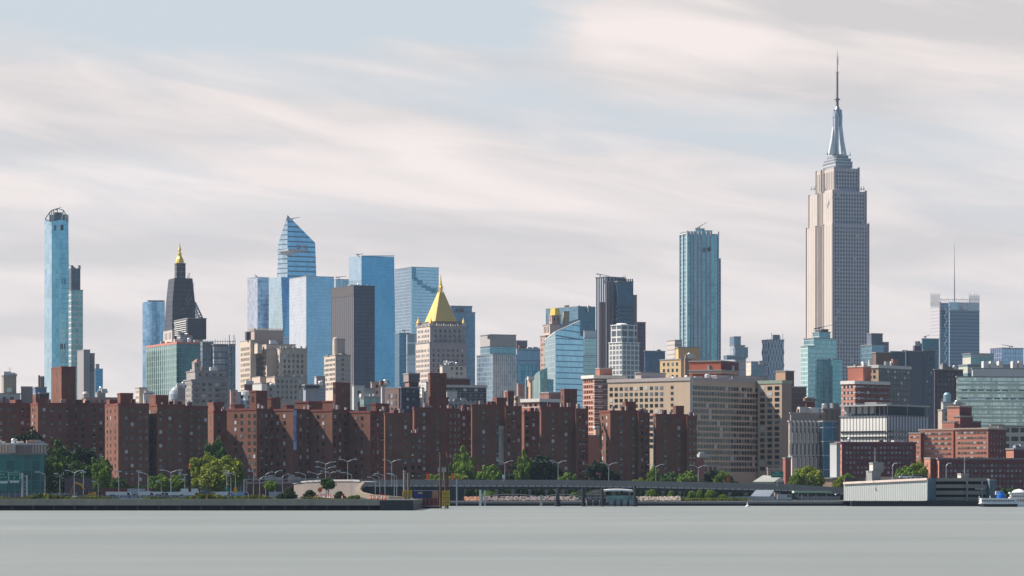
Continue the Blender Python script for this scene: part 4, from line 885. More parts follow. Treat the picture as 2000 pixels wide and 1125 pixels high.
b = simple('pale_rooftop_cluster', 'cluster of pale grey and peach walk ups between brick bulkhead and brown loft', 710, 1700, [dict(a=(688, 691, 712, 752), m=wall((.55,.54,.50)), wr=(3, 6, 1.6, 2.5, W1, 3)), dict(a=(707, 710, 732, 758), m=wall((.42,.42,.39), .1, band=3, bandc=(.3,.3,.3)), D=1706), dict(a=(724, 726, 746, 746), m=wall((.50,.34,.28)), D=1720, wr=LOWW), dict(a=(744, 746, 756, 752), m=wall((.5,.5,.5)), D=1716)], cl=10); b.done()
b = simple('green_tinted_glass_house', 'low green tinted glass house with dark frames among the roofs', 722, 1560, [dict(a=(703, 711, 742, 775), m=glass((.10,.16,.17), (.25,.33,.31), line=(.14,.17,.18), pu=3, pv=5, lu=.12, lv=.15, metal=.3))], cl=4); b.done()
b = simple('brown_loft', 'brown brick loft with a side wall toned for shade and a boxed tank house', 785, 1600, [dict(a=(752, 779, 784, 757), m=wall((.33,.21,.17), .14), phi=60, wl=(2.1, 3.4, 1.0, 2.0, W2, 3.2)), dict(a=(781, 784, 820, 756), m=wall((.05,.05,.075), .2), D=1598, wr=(3.2, 4, 1.1, 1.3, winm(lo=.1, light=.4), 1.4)), dict(a=(788, 798, 820, 729), m=wall((.30,.25,.22), .08), yb=745, D=1612, mR=wall((.13,.12,.14), .06)), dict(a=(791, 799, 818, 744), m=wall((.33,.17,.14)), yb=758, D=1613, mR=wall((.06,.05,.07)))], cl=5); b.done()  # near-black right walls carry painted shade, left ones the sunlit brown
b = Bld('white_stepped_building', 'white wedding cake building stepping up to the right, beside brick tower bulkhead', 1650, 826)
for x0_, x1_, y_, dd in ((800, 812, 789, 0), (806, 820, 769, 2), (815, 828, 757, 4), (823, 836, 746, 6)): b.box(x0_, x1_-4, x1_, y_, wall((.68,.65,.58), .08, band=2.2, bandc=(.5,.48,.44), bandw=.15), D=1650+dd, wl=(1.7, 2.2, .8, 1.1, winm(lo=.15, light=.2), 1))
b.box(868, 873, 893, 763, wall((.5,.5,.46), .1), D=1660); f = b.last; b.done()
b = simple('dark_banded_apartments', 'dark brick apartment slab with white roof band and balconies, below the gold pyramid building', 900, 1680, [dict(a=(864, 866, 950, 752), m=wall((.055,.05,.07), .2, band=2.9, bandc=(.20,.19,.2), bandw=.14), wr=(3.1, 2.9, 1.8, 1.3, W2, 1.8), roof=flat((.5,.47,.44)), copt=1.2, cop=.3), dict(a=(868, 872, 918, 738), m=BRD, yb=753, D=1690), dict(a=(868, 870, 930, 784), m=wall((.35,.37,.38), .1), D=1640, wr=(2.6, 4, 1.5, 2.2, W1, 1.2))], cl=6); b.done()
b = simple('pink_brick_cluster', 'pink brick walk ups with a chimney, left of the sail shaped glass building', 1010, 1700, [dict(a=(984, 991, 1003, 763), m=wall((.42,.24,.22), .1)), dict(a=(1002, 1012, 1022, 773), m=wall((.62,.48,.34)), D=1702, wl=(1.6, 3, .8, 1.3, W1, 1)), dict(a=(1009, 1012, 1024, 749), m=wall((.40,.24,.21)), D=1715), dict(a=(1026, 1028, 1032, 756), m=wall((.40,.25,.22)), D=1720), dict(a=(1030, 1036, 1040, 742), m=wall((.55,.36,.25)), D=1730)], cl=4)
mb = MB(); mb.beam(PX(1027, 780, 1705), PX(1027, 738, 1705), .45, .35, 6); b.part(mb, 'chimney', flat((.5,.5,.5))); b.done()
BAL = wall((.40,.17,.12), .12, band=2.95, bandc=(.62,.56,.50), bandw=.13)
BAD = wall((.10,.05,.06), .15, band=2.95, bandc=(.36,.33,.33), bandw=.13)  # darker copy of BAL: shade painted into the right faces
b = Bld('low_balcony_block', 'brick balcony block with a thick white roof slab behind the brick towers', 1560, 1056)
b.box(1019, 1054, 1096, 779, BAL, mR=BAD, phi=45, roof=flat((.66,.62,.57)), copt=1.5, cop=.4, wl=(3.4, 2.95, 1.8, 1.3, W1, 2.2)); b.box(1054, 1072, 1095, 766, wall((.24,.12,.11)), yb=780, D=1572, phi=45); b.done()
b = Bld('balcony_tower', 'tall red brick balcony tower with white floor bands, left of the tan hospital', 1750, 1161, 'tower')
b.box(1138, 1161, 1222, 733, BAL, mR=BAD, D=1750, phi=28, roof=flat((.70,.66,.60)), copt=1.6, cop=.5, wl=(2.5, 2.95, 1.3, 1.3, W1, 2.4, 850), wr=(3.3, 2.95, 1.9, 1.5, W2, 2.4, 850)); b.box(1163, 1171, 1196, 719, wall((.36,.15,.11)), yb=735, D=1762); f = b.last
mb = MB()
for i in range(14): p = PX(1168, 743+i*10.45, 1748); mb.box((p.x, p.y-.6, p.z), (5.4, 1.8, .35), R(28)); 
b.part(mb, 'balcony', flat((.5,.48,.46))); b.done()
b = simple('yellow_brick_block', 'yellow brick block with a flat yellow tank house and roof pipes', 1330, 1950, [dict(a=(1289, 1330, 1349, 701), m=wall((.62,.44,.24), .12), phi=45, wl=(3.6, 3.8, 1.5, 2, W1, 2, 760)), dict(a=(1319, 1325, 1367, 678), m=wall((.58,.40,.19), .06), yb=705, D=1956, phi=12), dict(a=(1336, 1338, 1350, 700), m=wall((.3,.2,.15)), D=1945)], cl=8); b.done()
b = simple('red_penthouse_block', 'long red plastered roof block above the tan hospital', 1400, 1850, [dict(a=(1346, 1408, 1443, 704), m=wall((.42,.11,.06), .1), phi=62, mR=wall((.18,.045,.05), .1)), dict(a=(1346, 1409, 1444, 722), m=wall((.55,.36,.28)), D=1846, phi=62, yb=729)], cl=3); b.done()  # right face is a darker red copy, its shade painted in

WH = winm(lo=.012, light=.1)
b = Bld('tan_hospital', 'huge tan brick hospital with long rows of dark windows, behind the brick towers', 1650, 1348)
TS = wall((.44,.33,.24), .1); fw = 3.05
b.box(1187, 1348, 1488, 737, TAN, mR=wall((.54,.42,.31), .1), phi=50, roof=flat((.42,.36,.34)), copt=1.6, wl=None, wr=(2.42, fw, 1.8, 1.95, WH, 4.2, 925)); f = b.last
A_, C_ = f['A'], f['C']; M_ = C_+(A_-C_)*.30
b.win(A_, M_, f['z0'], f['z1'], 3.35, fw, 1.95, 1.75, W1, 4.2, 880); b.win(M_, C_, f['z0'], f['z1'], 3, fw, 1.6, 1.5, W1, 4.2, 880, cols=[.28])
b.clutter(12, f, hmax=2.4)
b.box(1480, 1527, 1546, 743, TAN, D=1684, phi=50, mR=wall((.30,.24,.20), .06), roof=flat((.30,.35,.27)), copt=1.6, wl=(4.7, 3.05, 2.9, 1.9, W1, 3, 925))
b.box(1240, 1252, 1300, 727, wall((.55,.45,.42), .08), yb=741, D=1672, phi=50, mR=wall((.5,.42,.40), .08)); b.box(1390, 1400, 1500, 733, wall((.40,.34,.33), .08), yb=745, D=1690, phi=30)
mb = MB(); mb.beam(PX(1348, 737, 1649), PX(1348, 930, 1649), .25); mb.beam(PX(1352, 737, 1650), PX(1352, 930, 1650), .2); b.part(mb, 'downpipe', WHITE)
mb = MB()
for px_, y_ in ((1222, 735), (1257, 729), (1272, 730), (1341, 728), (1440, 734), (1467, 736)): p = PX(px_, y_+7, 1680); mb.beam(p, p+Vector((0, 0, 3.6)), .12); mb.beam(p+Vector((-.8, 0, 2.4)), p+Vector((.8, 0, 2.9)), .1)
b.part(mb, 'aerial', STEEL); b.done(100)
b = simple('hospital_low_wing', 'low tan wing with a brick lift tower at the foot of the tan hospital', 1385, 1500, [dict(a=(1360, 1362, 1404, 908), m=wall((.4,.31,.25)), wr=(2.4, 3.3, 1.3, 2.2, W1, 1)), dict(a=(1360, 1361, 1375, 893), m=wall((.26,.11,.09)), D=1496)], cl=3); b.done()
b = simple('brown_brick_stack_house', 'brown brick lift tower with a painted sunlit left side behind the right end of the tan hospital', 1534, 1900, [dict(a=(1515, 1534, 1551, 724), m=wall((.52,.33,.21), .08), phi=45, mR=wall((.15,.095,.08), .08))]); b.done()  # left face sunlit, right face shaded: light painted into one brown brick
b = simple('brown_banded_block', 'brown brick block with faint floor bands, right of the tan hospital', 1560, 1880, [dict(a=(1538, 1541, 1575, 755), m=wall((.15,.095,.085), .1, band=3.6, bandc=(.2,.14,.13), bandw=.12)), dict(a=(1573, 1575, 1592, 783), m=wall((.16,.04,.045)), D=1876)], cl=4); b.done()
b = simple('brown_midrise', 'dull brown low block in front of the turquoise tower, above the panelled office', 1615, 1800, [dict(a=(1578, 1582, 1612, 806), m=wall((.22,.17,.15)), wr=LOWW), dict(a=(1604, 1608, 1642, 797), m=wall((.16,.13,.13)), D=1810, wr=LOWW)], cl=8); b.done()
b = Bld('panelled_office', 'low office with staggered white vertical panels and a blue glass end', 1500, 1545)
PN = glass((.06,.055,.05), (.16,.15,.14), line=(.52,.45,.39), pu=2.0, pv=6.6, lu=.5, lv=.1, metal=.1, rough=.3)
b.box(1540, 1543, 1610, 822, PN, D=1500, phi=14, roof=flat((.45,.4,.37)), mR=PN); b.box(1600, 1608, 1634, 822, glass((.02,.06,.11), (.04,.1,.16), line=(.3,.32,.35), pu=4.5, pv=6.6, lu=.04, lv=.06), D=1497, phi=14); b.box(1543, 1545, 1600, 806, wall((.26,.24,.23), .08), yb=823, D=1510, phi=14); b.clutter(7, hmax=3)
mb = MB()
for r_ in range(6):
    z_ = 4+ (ZZ(822, 1500)-4)*(r_+.05)/6
    for i in range(8):
        p = Vector((0, 0, 0)); u_ = 1.2+i*2.0+(r_ % 2)*.9; q = Vector(((1543-CX)*1500/F, 1500))+Vector((math.cos(R(14)), math.sin(R(14))))*u_
        mb.box((q.x, q.y-.3, z_+3), (.55, .5, 5.2), R(14))
b.part(mb, 'fin', flat((.62,.57,.52))); b.done()

b = Bld('grey_brick_apartments', 'wide grey brick apartment slab with a white roof band and rows of balconies', 1720, 1716)
b.box(1668, 1716, 1779, 713, wall((.45,.30,.20), .1), D=1720, phi=50, mR=wall((.155,.145,.145), .12, band=3, bandc=(.22,.21,.21), bandw=.1), roof=flat((.6,.57,.53)), copt=1.5, wl=(2.6, 3, 1.4, 1.6, W1, 2.5, 760), wr=(3.3, 3, 2.0, 1.4, winm(lo=.04, light=.45), 2.6, 795)); b.clutter(6); b.done()  # orange left face: sunlight painted onto the grey brick
b = Bld('red_banded_apartments', 'red brick apartment block with white balcony bands and a square red bulkhead', 1620, 1670)
b.box(1643, 1670, 1737, 744, wall((.44,.22,.17), .1, band=2.95, bandc=(.62,.55,.5), bandw=.14), D=1620, phi=40, mR=wall((.20,.06,.055), .12, band=2.95, bandc=(.36,.33,.33), bandw=.12), roof=flat((.68,.64,.6)), copt=1.5, wl=(2.6, 2.95, 1.2, 1.4, W1, 2.2, 810), wr=(3.3, 2.95, 1.8, 1.3, W2, 2.2, 800))  # peach left and dark right copies paint sun and shade into the brick
b.box(1656, 1686, 1701, 715, wall((.42,.15,.10), .08), yb=745, D=1632, phi=50, roof=flat((.6,.5,.45))); b.clutter(4, hmax=2)
mb = MB(); 
for i in range(7): p = PX(1690+i*3, 746+i, 1640); mb.beam(p, p+Vector((0, 0, 2)), .1)
b.part(mb, 'railing', WHITE)
mb = MB()
for i in range(7): p = PX(1677, 755+i*11.3, 1618); mb.box((p.x, p.y, p.z), (6, 2, .4), R(40))
b.part(mb, 'balcony', flat((.45,.4,.4))); b.done()

b = Bld('white_striped_clinic', 'white vertically ribbed clinic with an open plant floor under a flat roof', 1520, 1732)
WR = wall((.86,.83,.77), .05, .7, vs=1.85, vsc=(.26,.23,.21), vsw=.28); WD_ = wall((.50,.51,.54), .05, .7, vs=2.6, vsc=(.035,.045,.07), vsw=.3)  # WR and WD_: lit and shaded copies of the same white ribs
b.box(1641, 1732, 1813, 811, WR, D=1520, phi=50, mR=WD_, roof=flat((.2,.2,.22))); f = b.last
b.box(1650, 1731, 1806, 793, flat((.10,.11,.13)), yb=812, D=1524, phi=50, roof=False, mR=wall((.055,.085,.105), .12))
b.box(1640, 1732, 1816, 789.5, flat((.42,.43,.42)), yb=792.5, D=1517, phi=50, roof=False, name='canopy_roof')
mb = MB(); Ll = (f['A']-f['C']).length; Lr = (f['B']-f['C']).length
for y_ in (843, 854):
    for side, L_ in (('L', Ll), ('R', Lr)):
        p, q = onface(f, side, .5, ZZ(y_, 1520)), onface(f, side, L_-.5, ZZ(y_, 1520)); mb.beam(p, q, .62)
b.part(mb, 'window_band', W1)
mb = MB()
for i in range(10): p = onface(f, 'L', 1.5+i*Ll/10.6, (ZZ(811, 1520)+ZZ(792, 1517))/2); mb.beam(p-Vector((0, 0, 2.2)), p+Vector((0, 0, 2.2)), .22)
for i in range(3): p = onface(f, 'R', .6+i*Lr/2.1, (ZZ(811, 1520)+ZZ(792, 1517))/2); mb.beam(p-Vector((0, 0, 2.2)), p+Vector((0, 0, 2.2)), .22)
b.part(mb, 'column', flat((.45,.44,.43)))
mb = MB()
for i in range(5): p = onface(f, 'L', 9+i*3.6, ZZ(800, 1520)); mb.box((p.x+.6, p.y-.3, p.z), (2.3, 1.0, 3.6), R(-40))
b.part(mb, 'duct', flat((.5,.47,.43))); b.box(1690, 1712, 1740, 786, WHT, yb=790, D=1545, phi=50); b.done()

b = Bld('red_stepped_hospital', 'bright red brick stepped hospital with small white framed windows', 1450, 1930)
RB = wall((.52,.22,.15), .12, band=2.3, bandc=(.55,.30,.22), bandw=.12); RD = wall((.15,.045,.045), .12); WW = winm(lo=.08, light=.55, tint=(1.2,1,.8))  # RB is the sunlit brick, RD its darker copy with painted shade
hw = (1.6, 2.3, 1.15, .85, WW, 1.6)
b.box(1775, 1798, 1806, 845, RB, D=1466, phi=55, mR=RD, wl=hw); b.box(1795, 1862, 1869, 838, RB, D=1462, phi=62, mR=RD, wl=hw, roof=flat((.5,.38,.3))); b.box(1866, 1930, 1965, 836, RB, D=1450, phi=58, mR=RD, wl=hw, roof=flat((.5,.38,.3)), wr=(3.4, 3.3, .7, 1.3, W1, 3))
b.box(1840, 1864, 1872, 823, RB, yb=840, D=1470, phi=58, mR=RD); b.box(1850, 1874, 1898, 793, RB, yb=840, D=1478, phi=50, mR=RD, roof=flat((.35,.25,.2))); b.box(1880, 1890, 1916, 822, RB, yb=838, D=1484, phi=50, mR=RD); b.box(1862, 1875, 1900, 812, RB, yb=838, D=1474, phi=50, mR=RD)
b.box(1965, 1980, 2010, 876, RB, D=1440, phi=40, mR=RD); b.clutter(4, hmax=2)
mb = MB()
for i in range(5): p = PX(1936+i*5, 836, 1462+i); mb.beam(p-Vector((0, 0, 2)), p+Vector((0, 0, 1.8)), .25)
mb.beam(PX(1934, 830, 1460), PX(1961, 831, 1466), .5); b.part(mb, 'roof_pergola', flat((.3,.25,.24))); b.done()
b = Bld('tank_roof_walkup', 'cream walk up with a blue grey tank behind the red stepped hospital', 1640, 1852)
b.box(1832, 1840, 1868, 800, wall((.5,.4,.33), .1), wr=LOWW); b.box(1838, 1842, 1862, 785, wall((.5,.47,.44), .1), yb=802, D=1645); b.box(1858, 1862, 1876, 790, wall((.36,.17,.14)), D=1655)
p = PX(1850, 785, 1648); mb = MB(); mb.lathe(p, [(2.0, 0), (2.0, 3.8), (1.2, 4.7), (0, 4.9)], 12); b.part(mb, 'water_tank', flat((.3,.42,.48), .35, .4)); b.clutter(3, hmax=2); b.done()
b = Bld('cream_low_office', 'cream low office with two long window bands at the right edge', 1540, 1975)
b.box(1950, 1952, 2030, 832, wall((.60,.54,.45), .06), phi=8); b.win(b.last['C'], b.last['B'], 10, b.last['z1'], 4.6, 7.8, 3.6, 2.2, W1, .9); b.win(b.last['C'], b.last['B'], 10, b.last['z1']-4.2, 4.6, 7.8, 3.6, 2.2, W1, .9); b.done()
b = Bld('dark_red_hospital_wing', 'long dark red brick wing with six rows of small square windows', 1400, 1644)
b.box(1631, 1644, 1789, 863, RB, D=1400, phi=16, mR=wall((.15,.045,.05), .15), roof=flat((.2,.12,.12)), wl=(2.2, 2.9, 1, 1.3, WW, 2.4), wr=(1.8, 2.2, 1.0, 1.05, winm(lo=.07, light=.06), 2.0)); b.clutter(4, hmax=1.5); b.done()  # front is a darker copy of RB, shade put into its colour
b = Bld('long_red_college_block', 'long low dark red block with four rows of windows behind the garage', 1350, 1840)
b.box(1805, 1817, 1832, 894, RB, D=1352, phi=30, mR=RD, wl=(2.2, 2.9, 1, 1.3, WW, 2.4)); b.box(1822, 1834, 2040, 895, RB, D=1350, phi=10, mR=wall((.17,.05,.052), .15), roof=flat((.25,.2,.2)), wr=(1.8, 2.2, 1.0, 1.05, winm(lo=.07, light=.06), 2.6)); b.done()  # long front repeats RB darker, as painted shade
b = simple('white_slab_sign_wall', 'tall narrow blank white slab beside the dark red wing', 1628, 1330, [dict(a=(1621, 1634, 1641, 866), m=wall((.60,.60,.58), .05), phi=45, mR=wall((.35,.37,.42), .05))]); b.done()  # white left and grey right: sun and shade painted into one wall
b = simple('tan_market_building', 'low tan brick building behind the viaduct right end', 1600, 1310, [dict(a=(1545, 1626, 1662, 933), m=wall((.45,.30,.20), .08), phi=62, mR=wall((.20,.15,.12)), wr=(5, 9, 2.2, 1.8, W1, .6))])  # right face is a darkened tan, shade painted in
b.mesh_box(1577, 1593, 938, 944, 1312, 2, DARK, 'door'); b.done()
b = simple('brick_boiler_house', 'red brick boiler stack and gabled house beside the green road sign', 1537, 1320, [dict(a=(1529, 1534, 1545, 894), m=wall((.34,.12,.09)), roof=flat((.25,.22,.2)), cop=.5), dict(a=(1498, 1500, 1528, 914), m=wall((.3,.22,.17)), D=1340, yb=950), dict(a=(1539, 1547, 1556, 891), m=wall((.6,.5,.42)), D=1370)], cl=0)
mb = MB(); a_, c_, d_, e_ = PX(1470, 941, 1302), PX(1512, 941, 1300), PX(1526, 931, 1308), PX(1490, 928, 1316)
mb.poly([a_, c_, d_, e_]); mb.poly([c_, PX(1532, 941, 1306), d_]); mb.poly([a_, PX(1470, 960, 1302), PX(1512, 960, 1300), c_]); mb.poly([c_, PX(1512, 960, 1300), PX(1532, 960, 1306), PX(1532, 941, 1306)])
b.part(mb, 'gabled_annex', wall((.30,.31,.28), .1)); b.done()

# ------------------------------------------------------------------ red brick towers (Stuyvesant estate row)
G = 'red brick apartment towers in the row behind the viaduct'
wst = lambda c=None, y=930: dict(pitch=4)
def tower(label, px, D, boxes, bulk=(), phi=20, name='brick_apartment_tower', done=True):
    b = Bld(name, label, D, px, 'apartment tower', G, phi)
    for bx in boxes:
        x0_, xc_, x1_, y_, dd, cL, cR = bx[:7]; ph = bx[7] if len(bx) > 7 else phi
        b.box(x0_, xc_, x1_, y_, BRK, D=D+dd, phi=ph, roof=COP, copt=.7, cop=.12, name='brick_wall'); f = b.last
        if cL: b.win(f['A'], f['C'], f['z0'], f['z1'], 2, 2.9, 1.15, 1.45, WS, 2.2, 945, cols=cL)
        if cR: b.win(f['C'], f['B'], f['z0'], f['z1'], 2, 2.9, 1.25, 1.45, WS, 2.2, 945, cols=cR)
        r = random.Random(int(x0_)); U_ = f['B']-f['C']; mb = MB()
        for i in range(3):   # parapet vents
            p = f['C']+U_*r.uniform(.1, .9)+Vector((0, 2.5)); h = r.uniform(1, 2.2); m2 = MB(); m2.box((p.x, p.y, f['z1']+h/2), (r.uniform(.7, 2), 1, h), R(ph)); b.part(m2, 'roof_vent', flat((.36,.3,.28)) if i else BRD)
        # air conditioners under some windows
        if cR and len(cR) > 1:
            for i in range(7):
                c = r.choice(cR); row = r.randrange(0, 10); p = f['C']+U_*c; m2 = MB(); m2.box((p.x, p.y-.45, f['z1']-2.2-1.3-row*2.9), (.75, .7, .5), R(ph)); b.part(m2, 'air_conditioner', flat((.5,.5,.48)))
    for x0_, xc_, x1_, y_, dd, yb_ in bulk:
        b.box(x0_, xc_, x1_, y_, BRK, yb=yb_, D=D+dd, roof=COP, cop=.15, name='bulkhead'); f = b.last
        if yb_-y_ > 25:
            for u_ in (.5,):
                b.win(f['C'], f['B'], f['z0'], f['z1'], 2, 6.5, .6, 2.0, W1, 2.4, cols=[u_])
            b.win(f['A'], f['C'], f['z0'], f['z1'], 2, 6.5, .7, 2.2, W1, 2.4, cols=[.5])
    return b.done() if done else b
tower('shaded red brick tower at the left edge, partly behind trees', 30, 1420, [(-40, -30, 62, 787, 0, None, [.35, .52, .63, .8, .92])], [(20, 30, 42, 781, 8, 790)])
tower('red brick tower with the tallest square bulkhead, left of the sunlit tower', 72, 1400, [(60, 74, 134, 787, 0, [.3, .6], [.2, .45, .72, .95]), (120, 128, 208, 787, 14, None, [.25, .42, .7, .86])], [(100, 120, 148, 716, 12, 790), (64, 70, 95, 778, 9, 790), (148, 152, 162, 781, 14, 790)])
tower('tall red brick tower with a bright sunlit left edge, fifth from left', 232, 1340, [(205, 231, 291, 788, 0, [.2, .45, .78], [.26, .45, .72, .92])], [(229, 235, 260, 768, 10, 790), (208, 214, 230, 781, 14, 790)])
tower('red brick tower left of the big yellow green tree', 307, 1345, [(289, 307, 362, 790, 0, [.25, .7], [.12, .45, .8]), (355, 360, 406, 793, 9, None, [.3, .62, .9])], [(291, 304, 329, 772, 10, 793), (330, 338, 352, 784, 12, 793)])
tower('low dark red brick wing with a narrow sunlit edge above the dark green tree', 416, 1390, [(405, 417, 444, 803, 0, [.5], [.4])], [(405, 417, 438, 786, 8, 805)])
b = tower('broad sunlit red brick tower right of the yellow green tree', 501, 1350, [(443, 501, 538, 798, 0, [.3, .5, .75, .93], [.25, .5, .8])], [(487, 500, 522, 763, 14, 800), (450, 458, 478, 790, 20, 800), (522, 530, 548, 777, 22, 800)], phi=55, done=False); b.done()
b = tower('red brick tower with a blue lettered vertical banner on its corner', 573, 1352, [(530, 573, 612, 799, 0, [.3, .6], [.35, .7])], [(553, 560, 574, 791, 14, 801), (576, 603, 636, 784, 24, 801)], phi=55, done=False)
f = b.last; 
p = PX(576, 801, 1349.6); q = PX(576, 879, 1349.6); mb = MB(); mb.box((p.x, p.y, (p.z+q.z)/2), (1.35, .25, p.z-q.z)); b.part(mb, 'banner', flat((.30,.38,.55)))
text('STUYTOWN', 1.95, flat((.02,.07,.22)), 'banner_text', Vector((p.x, p.y-.2, (p.z+q.z)/2+.6))-b.base, 0, ry=R(90), parent=b.root)
b.done()
tower('red brick tower behind the four armed street lamp, with a tall dark bulkhead', 650, 1354, [(606, 649, 691, 800, 0, [.35, .6], [.12, .35, .6, .85])], [(650, 655, 684, 747, 14, 802), (630, 652, 678, 783, 16, 802)], phi=55)
tower('red brick tower with a shadow diagonal right of the four armed lamp', 722, 1356, [(681, 723, 752, 803, 0, [.35, .62], [.2, .5, .8])], [(724, 734, 760, 788, 12, 805), (700, 706, 716, 795, 12, 805)], phi=55)
tower('flat fronted red brick tower with two columns of pale windows, above the pier end', 751, 1340, [(750, 752, 803, 807, 0, None, [.22, .78]), (800, 802, 826, 846, 6, None, [.2, .7])], [(764, 770, 790, 801, 12, 810), (800, 801, 812, 808, 30, 850)])
tower('red brick tower carrying a tall square bulkhead tower, behind the barge piles', 870, 1360, [(806, 809, 872, 796, 0, None, [.3, .72]), (868, 870.5, 900, 798, 6, None, [.3, .6, .85], 50)], [(836, 840, 872, 729, 14, 798), (836, 838, 876, 776, 13, 798)])
tower('narrow recessed red brick tower above the bright green trees', 905, 1390, [(894, 896, 924, 803, 0, None, [.35, .8])], [(900, 904, 918, 792, 10, 805)])
b = tower('red brick tower with a beige vertical banner near its corner', 987, 1355, [(920, 922, 988, 790, 0, None, [.34, .75]), (986, 987, 1019, 793, 2, None, [.2, .5, .8], 48)], [(962, 970, 990, 777, 12, 792), (950, 953, 975, 785, 12, 792), (986, 992, 1004, 765, 22, 792)], done=False)
p = PX(980, 832, 1364); q = PX(980, 908, 1364); mb = MB(); mb.box((p.x-.1, 1358.9, (p.z+q.z)/2), (2.5, .3, p.z-q.z), R(20)); b.part(mb, 'banner', flat((.50,.44,.37)))
text('PETER COOPER', 1.0, flat((.30,.26,.22)), 'banner_text', Vector((p.x+.45, 1358.7, p.z-5))-b.base, R(20), ry=R(90), parent=b.root); text('VILLAGE', 1.0, flat((.30,.26,.22)), 'banner_text', Vector((p.x-.65, 1358.35, p.z-3.4))-b.base, R(20), ry=R(90), parent=b.root)
b.done()
tower('low red brick tower with lit windows between banner tower and broad tower', 1040, 1392, [(1018, 1024, 1060, 804, 0, None, [.15, .5, .85])])
tower('broad red brick tower with a tall bulkhead above the dark tree clump', 1125, 1358, [(1054, 1057, 1126, 795, 0, None, [.33, .7]), (1124, 1125, 1149, 798, 2, None, [.3, .6, .85], 48)], [(1095, 1102, 1127, 760, 14, 797), (1070, 1075, 1092, 790, 14, 797)])
tower('red brick tower in front of the tan hospital with a small stepped bulkhead', 1247, 1360, [(1171, 1192, 1248, 802, 0, [.3, .7], [.38, .8]), (1246, 1247, 1269, 806, 2, None, [.3, .7], 48)], [(1216, 1222, 1242, 785, 12, 804), (1212, 1214, 1232, 795, 11, 804)])
tower('rightmost red brick tower in front of the tan hospital', 1342, 1362, [(1276, 1281, 1343, 809, 0, [.5], [.3, .72]), (1341, 1342, 1361, 812, 2, None, [.3, .7], 48)], [(1314, 1320, 1336, 793, 12, 811)])
b = simple('orange_brick_annex', 'low orange brick annex between two brick towers', 1160, 1460, [dict(a=(1146, 1149, 1175, 850), m=wall((.38,.14,.09), .1)), dict(a=(1160, 1163, 1171, 836), m=wall((.6,.38,.25)), yb=851, D=1464)], cl=1); b.done()
# ------------------------------------------------------------------ waterfront setting
CON = wall((.30,.27,.22), .3); CONL = wall((.52,.47,.42), .15); ASPH = wall((.07,.07,.07), .2); MET = flat((.42,.43,.44), .4, .5); BLK = flat((.02,.022,.028))
PZ = 3.0
def slab(name, x0, x1, y0, y1, z0, z1, m, parent=None, kind=None, label=None, cat=None):
    mb = MB(); mb.prism([(x0, y0), (x1, y0), (x1, y1), (x0, y1)], z0, z1, True, True); o = mb.obj(name, m, parent)
    return tag(o, label, cat, kind=kind)
pier = thing('concrete_pier', 'long concrete pier with a dark open underside on the left of the river bank', 'pier', (-140, 909, 0))
xr = sea(807, 909); XL = -260
slab('deck', XL+140, xr+140, 1.2, 265, 2.0, PZ, wall((.16,.15,.13), .3), pier)
slab('edge_beam', XL+140, sea(742, 909)+140, 0, 1.2, 1.45, PZ+.06, CON, pier); slab('fender_wall', sea(742, 909)+140, xr+140, -.3, 1.2, .0, PZ-.1, flat((.03,.032,.035)), pier)
slab('edge_kerb', XL+140, sea(742, 909)+140, -.12, 1.1, PZ+.06, PZ+.3, wall((.36,.33,.25), .2), pier)
slab('underside_shade_sheet', XL+140, xr+140, 4.5, 5.5, -.5, 2.0, flat((.012,.014,.018)), pier)  # near-black sheet painted as the shade under the pier
slab('side_wall', xr+139.2, xr+140, 1.3, 262, -.5, 2.0, flat((.03,.03,.032)), pier)
for i in range(38):
    mb = MB(); x_ = XL+140+3+i*6.0
    if x_ < xr+139: mb.beam((x_, .8, -1), (x_, .8, 1.5), .3, n=8); mb.obj('pile', flat((.05,.05,.05)), pier)
slab('road', XL, xr-1, 925, 1150, PZ+.001, PZ+.02, ASPH, kind='structure')
def tufts(name, label, x0, x1, y0, y1, z, n, cols, h=(.3, 1.0), seed=1, dens=None):
    r = random.Random(seed); mb = MB()
    for i in range(n):
        x_, y_ = r.uniform(x0, x1), r.uniform(y0, y1); hh = r.uniform(*h)*(1 if dens is None else dens(x_)); a_ = r.uniform(0, 3.14); w_ = hh*.5
        for k in range(3):
            t_ = a_+k*1.05; dx, dy = math.cos(t_)*w_, math.sin(t_)*w_; ox = r.uniform(-.3, .3)
            mb.quad((x_-dx, y_-dy, z), (x_+dx, y_+dy, z), (x_+dx*.7+ox, y_+dy*.7, z+hh), (x_-dx*.5+ox, y_-dy*.5, z+hh*r.uniform(.5, 1)), mi=r.randrange(len(cols)))
    return tag(mb.obj(name, [leafm(c) for c in cols]), label, kind='stuff')
@cached
def leafm(col):
    t = NT('leaves'); ge = t.n('ShaderNodeNewGeometry'); oi = t.n('ShaderNodeObjectInfo'); tcx = t.n('ShaderNodeTexCoord')
    r_ = ge.outputs['Random Per Island']; nz = t.noise(tcx.outputs['Object'], 1.2, 2)
    k = t.m('ADD', t.m('MULTIPLY', r_, .5), t.m('MULTIPLY', nz, .7))
    c = t.mix(t.maprange(k, .3, .9), mul(col, .65), (min(1, col[0]*1.45), col[1]*1.25, col[2]*.9))
    p = t.n('ShaderNodeBsdfPrincipled'); t.set(p.inputs['Base Color'], c); p.inputs['Roughness'].default_value = .6; p.inputs['Specular IOR Level'].default_value = .2
    tr = t.n('ShaderNodeBsdfTranslucent'); t.set(tr.inputs[0], c); mx = t.n('ShaderNodeMixShader'); mx.inputs[0].default_value = .2
    t.t.links.new(p.outputs[0], mx.inputs[1]); t.t.links.new(tr.outputs[0], mx.inputs[2]); o = t.n('ShaderNodeOutputMaterial'); t.t.links.new(mx.outputs[0], o.inputs[0]); return t.id
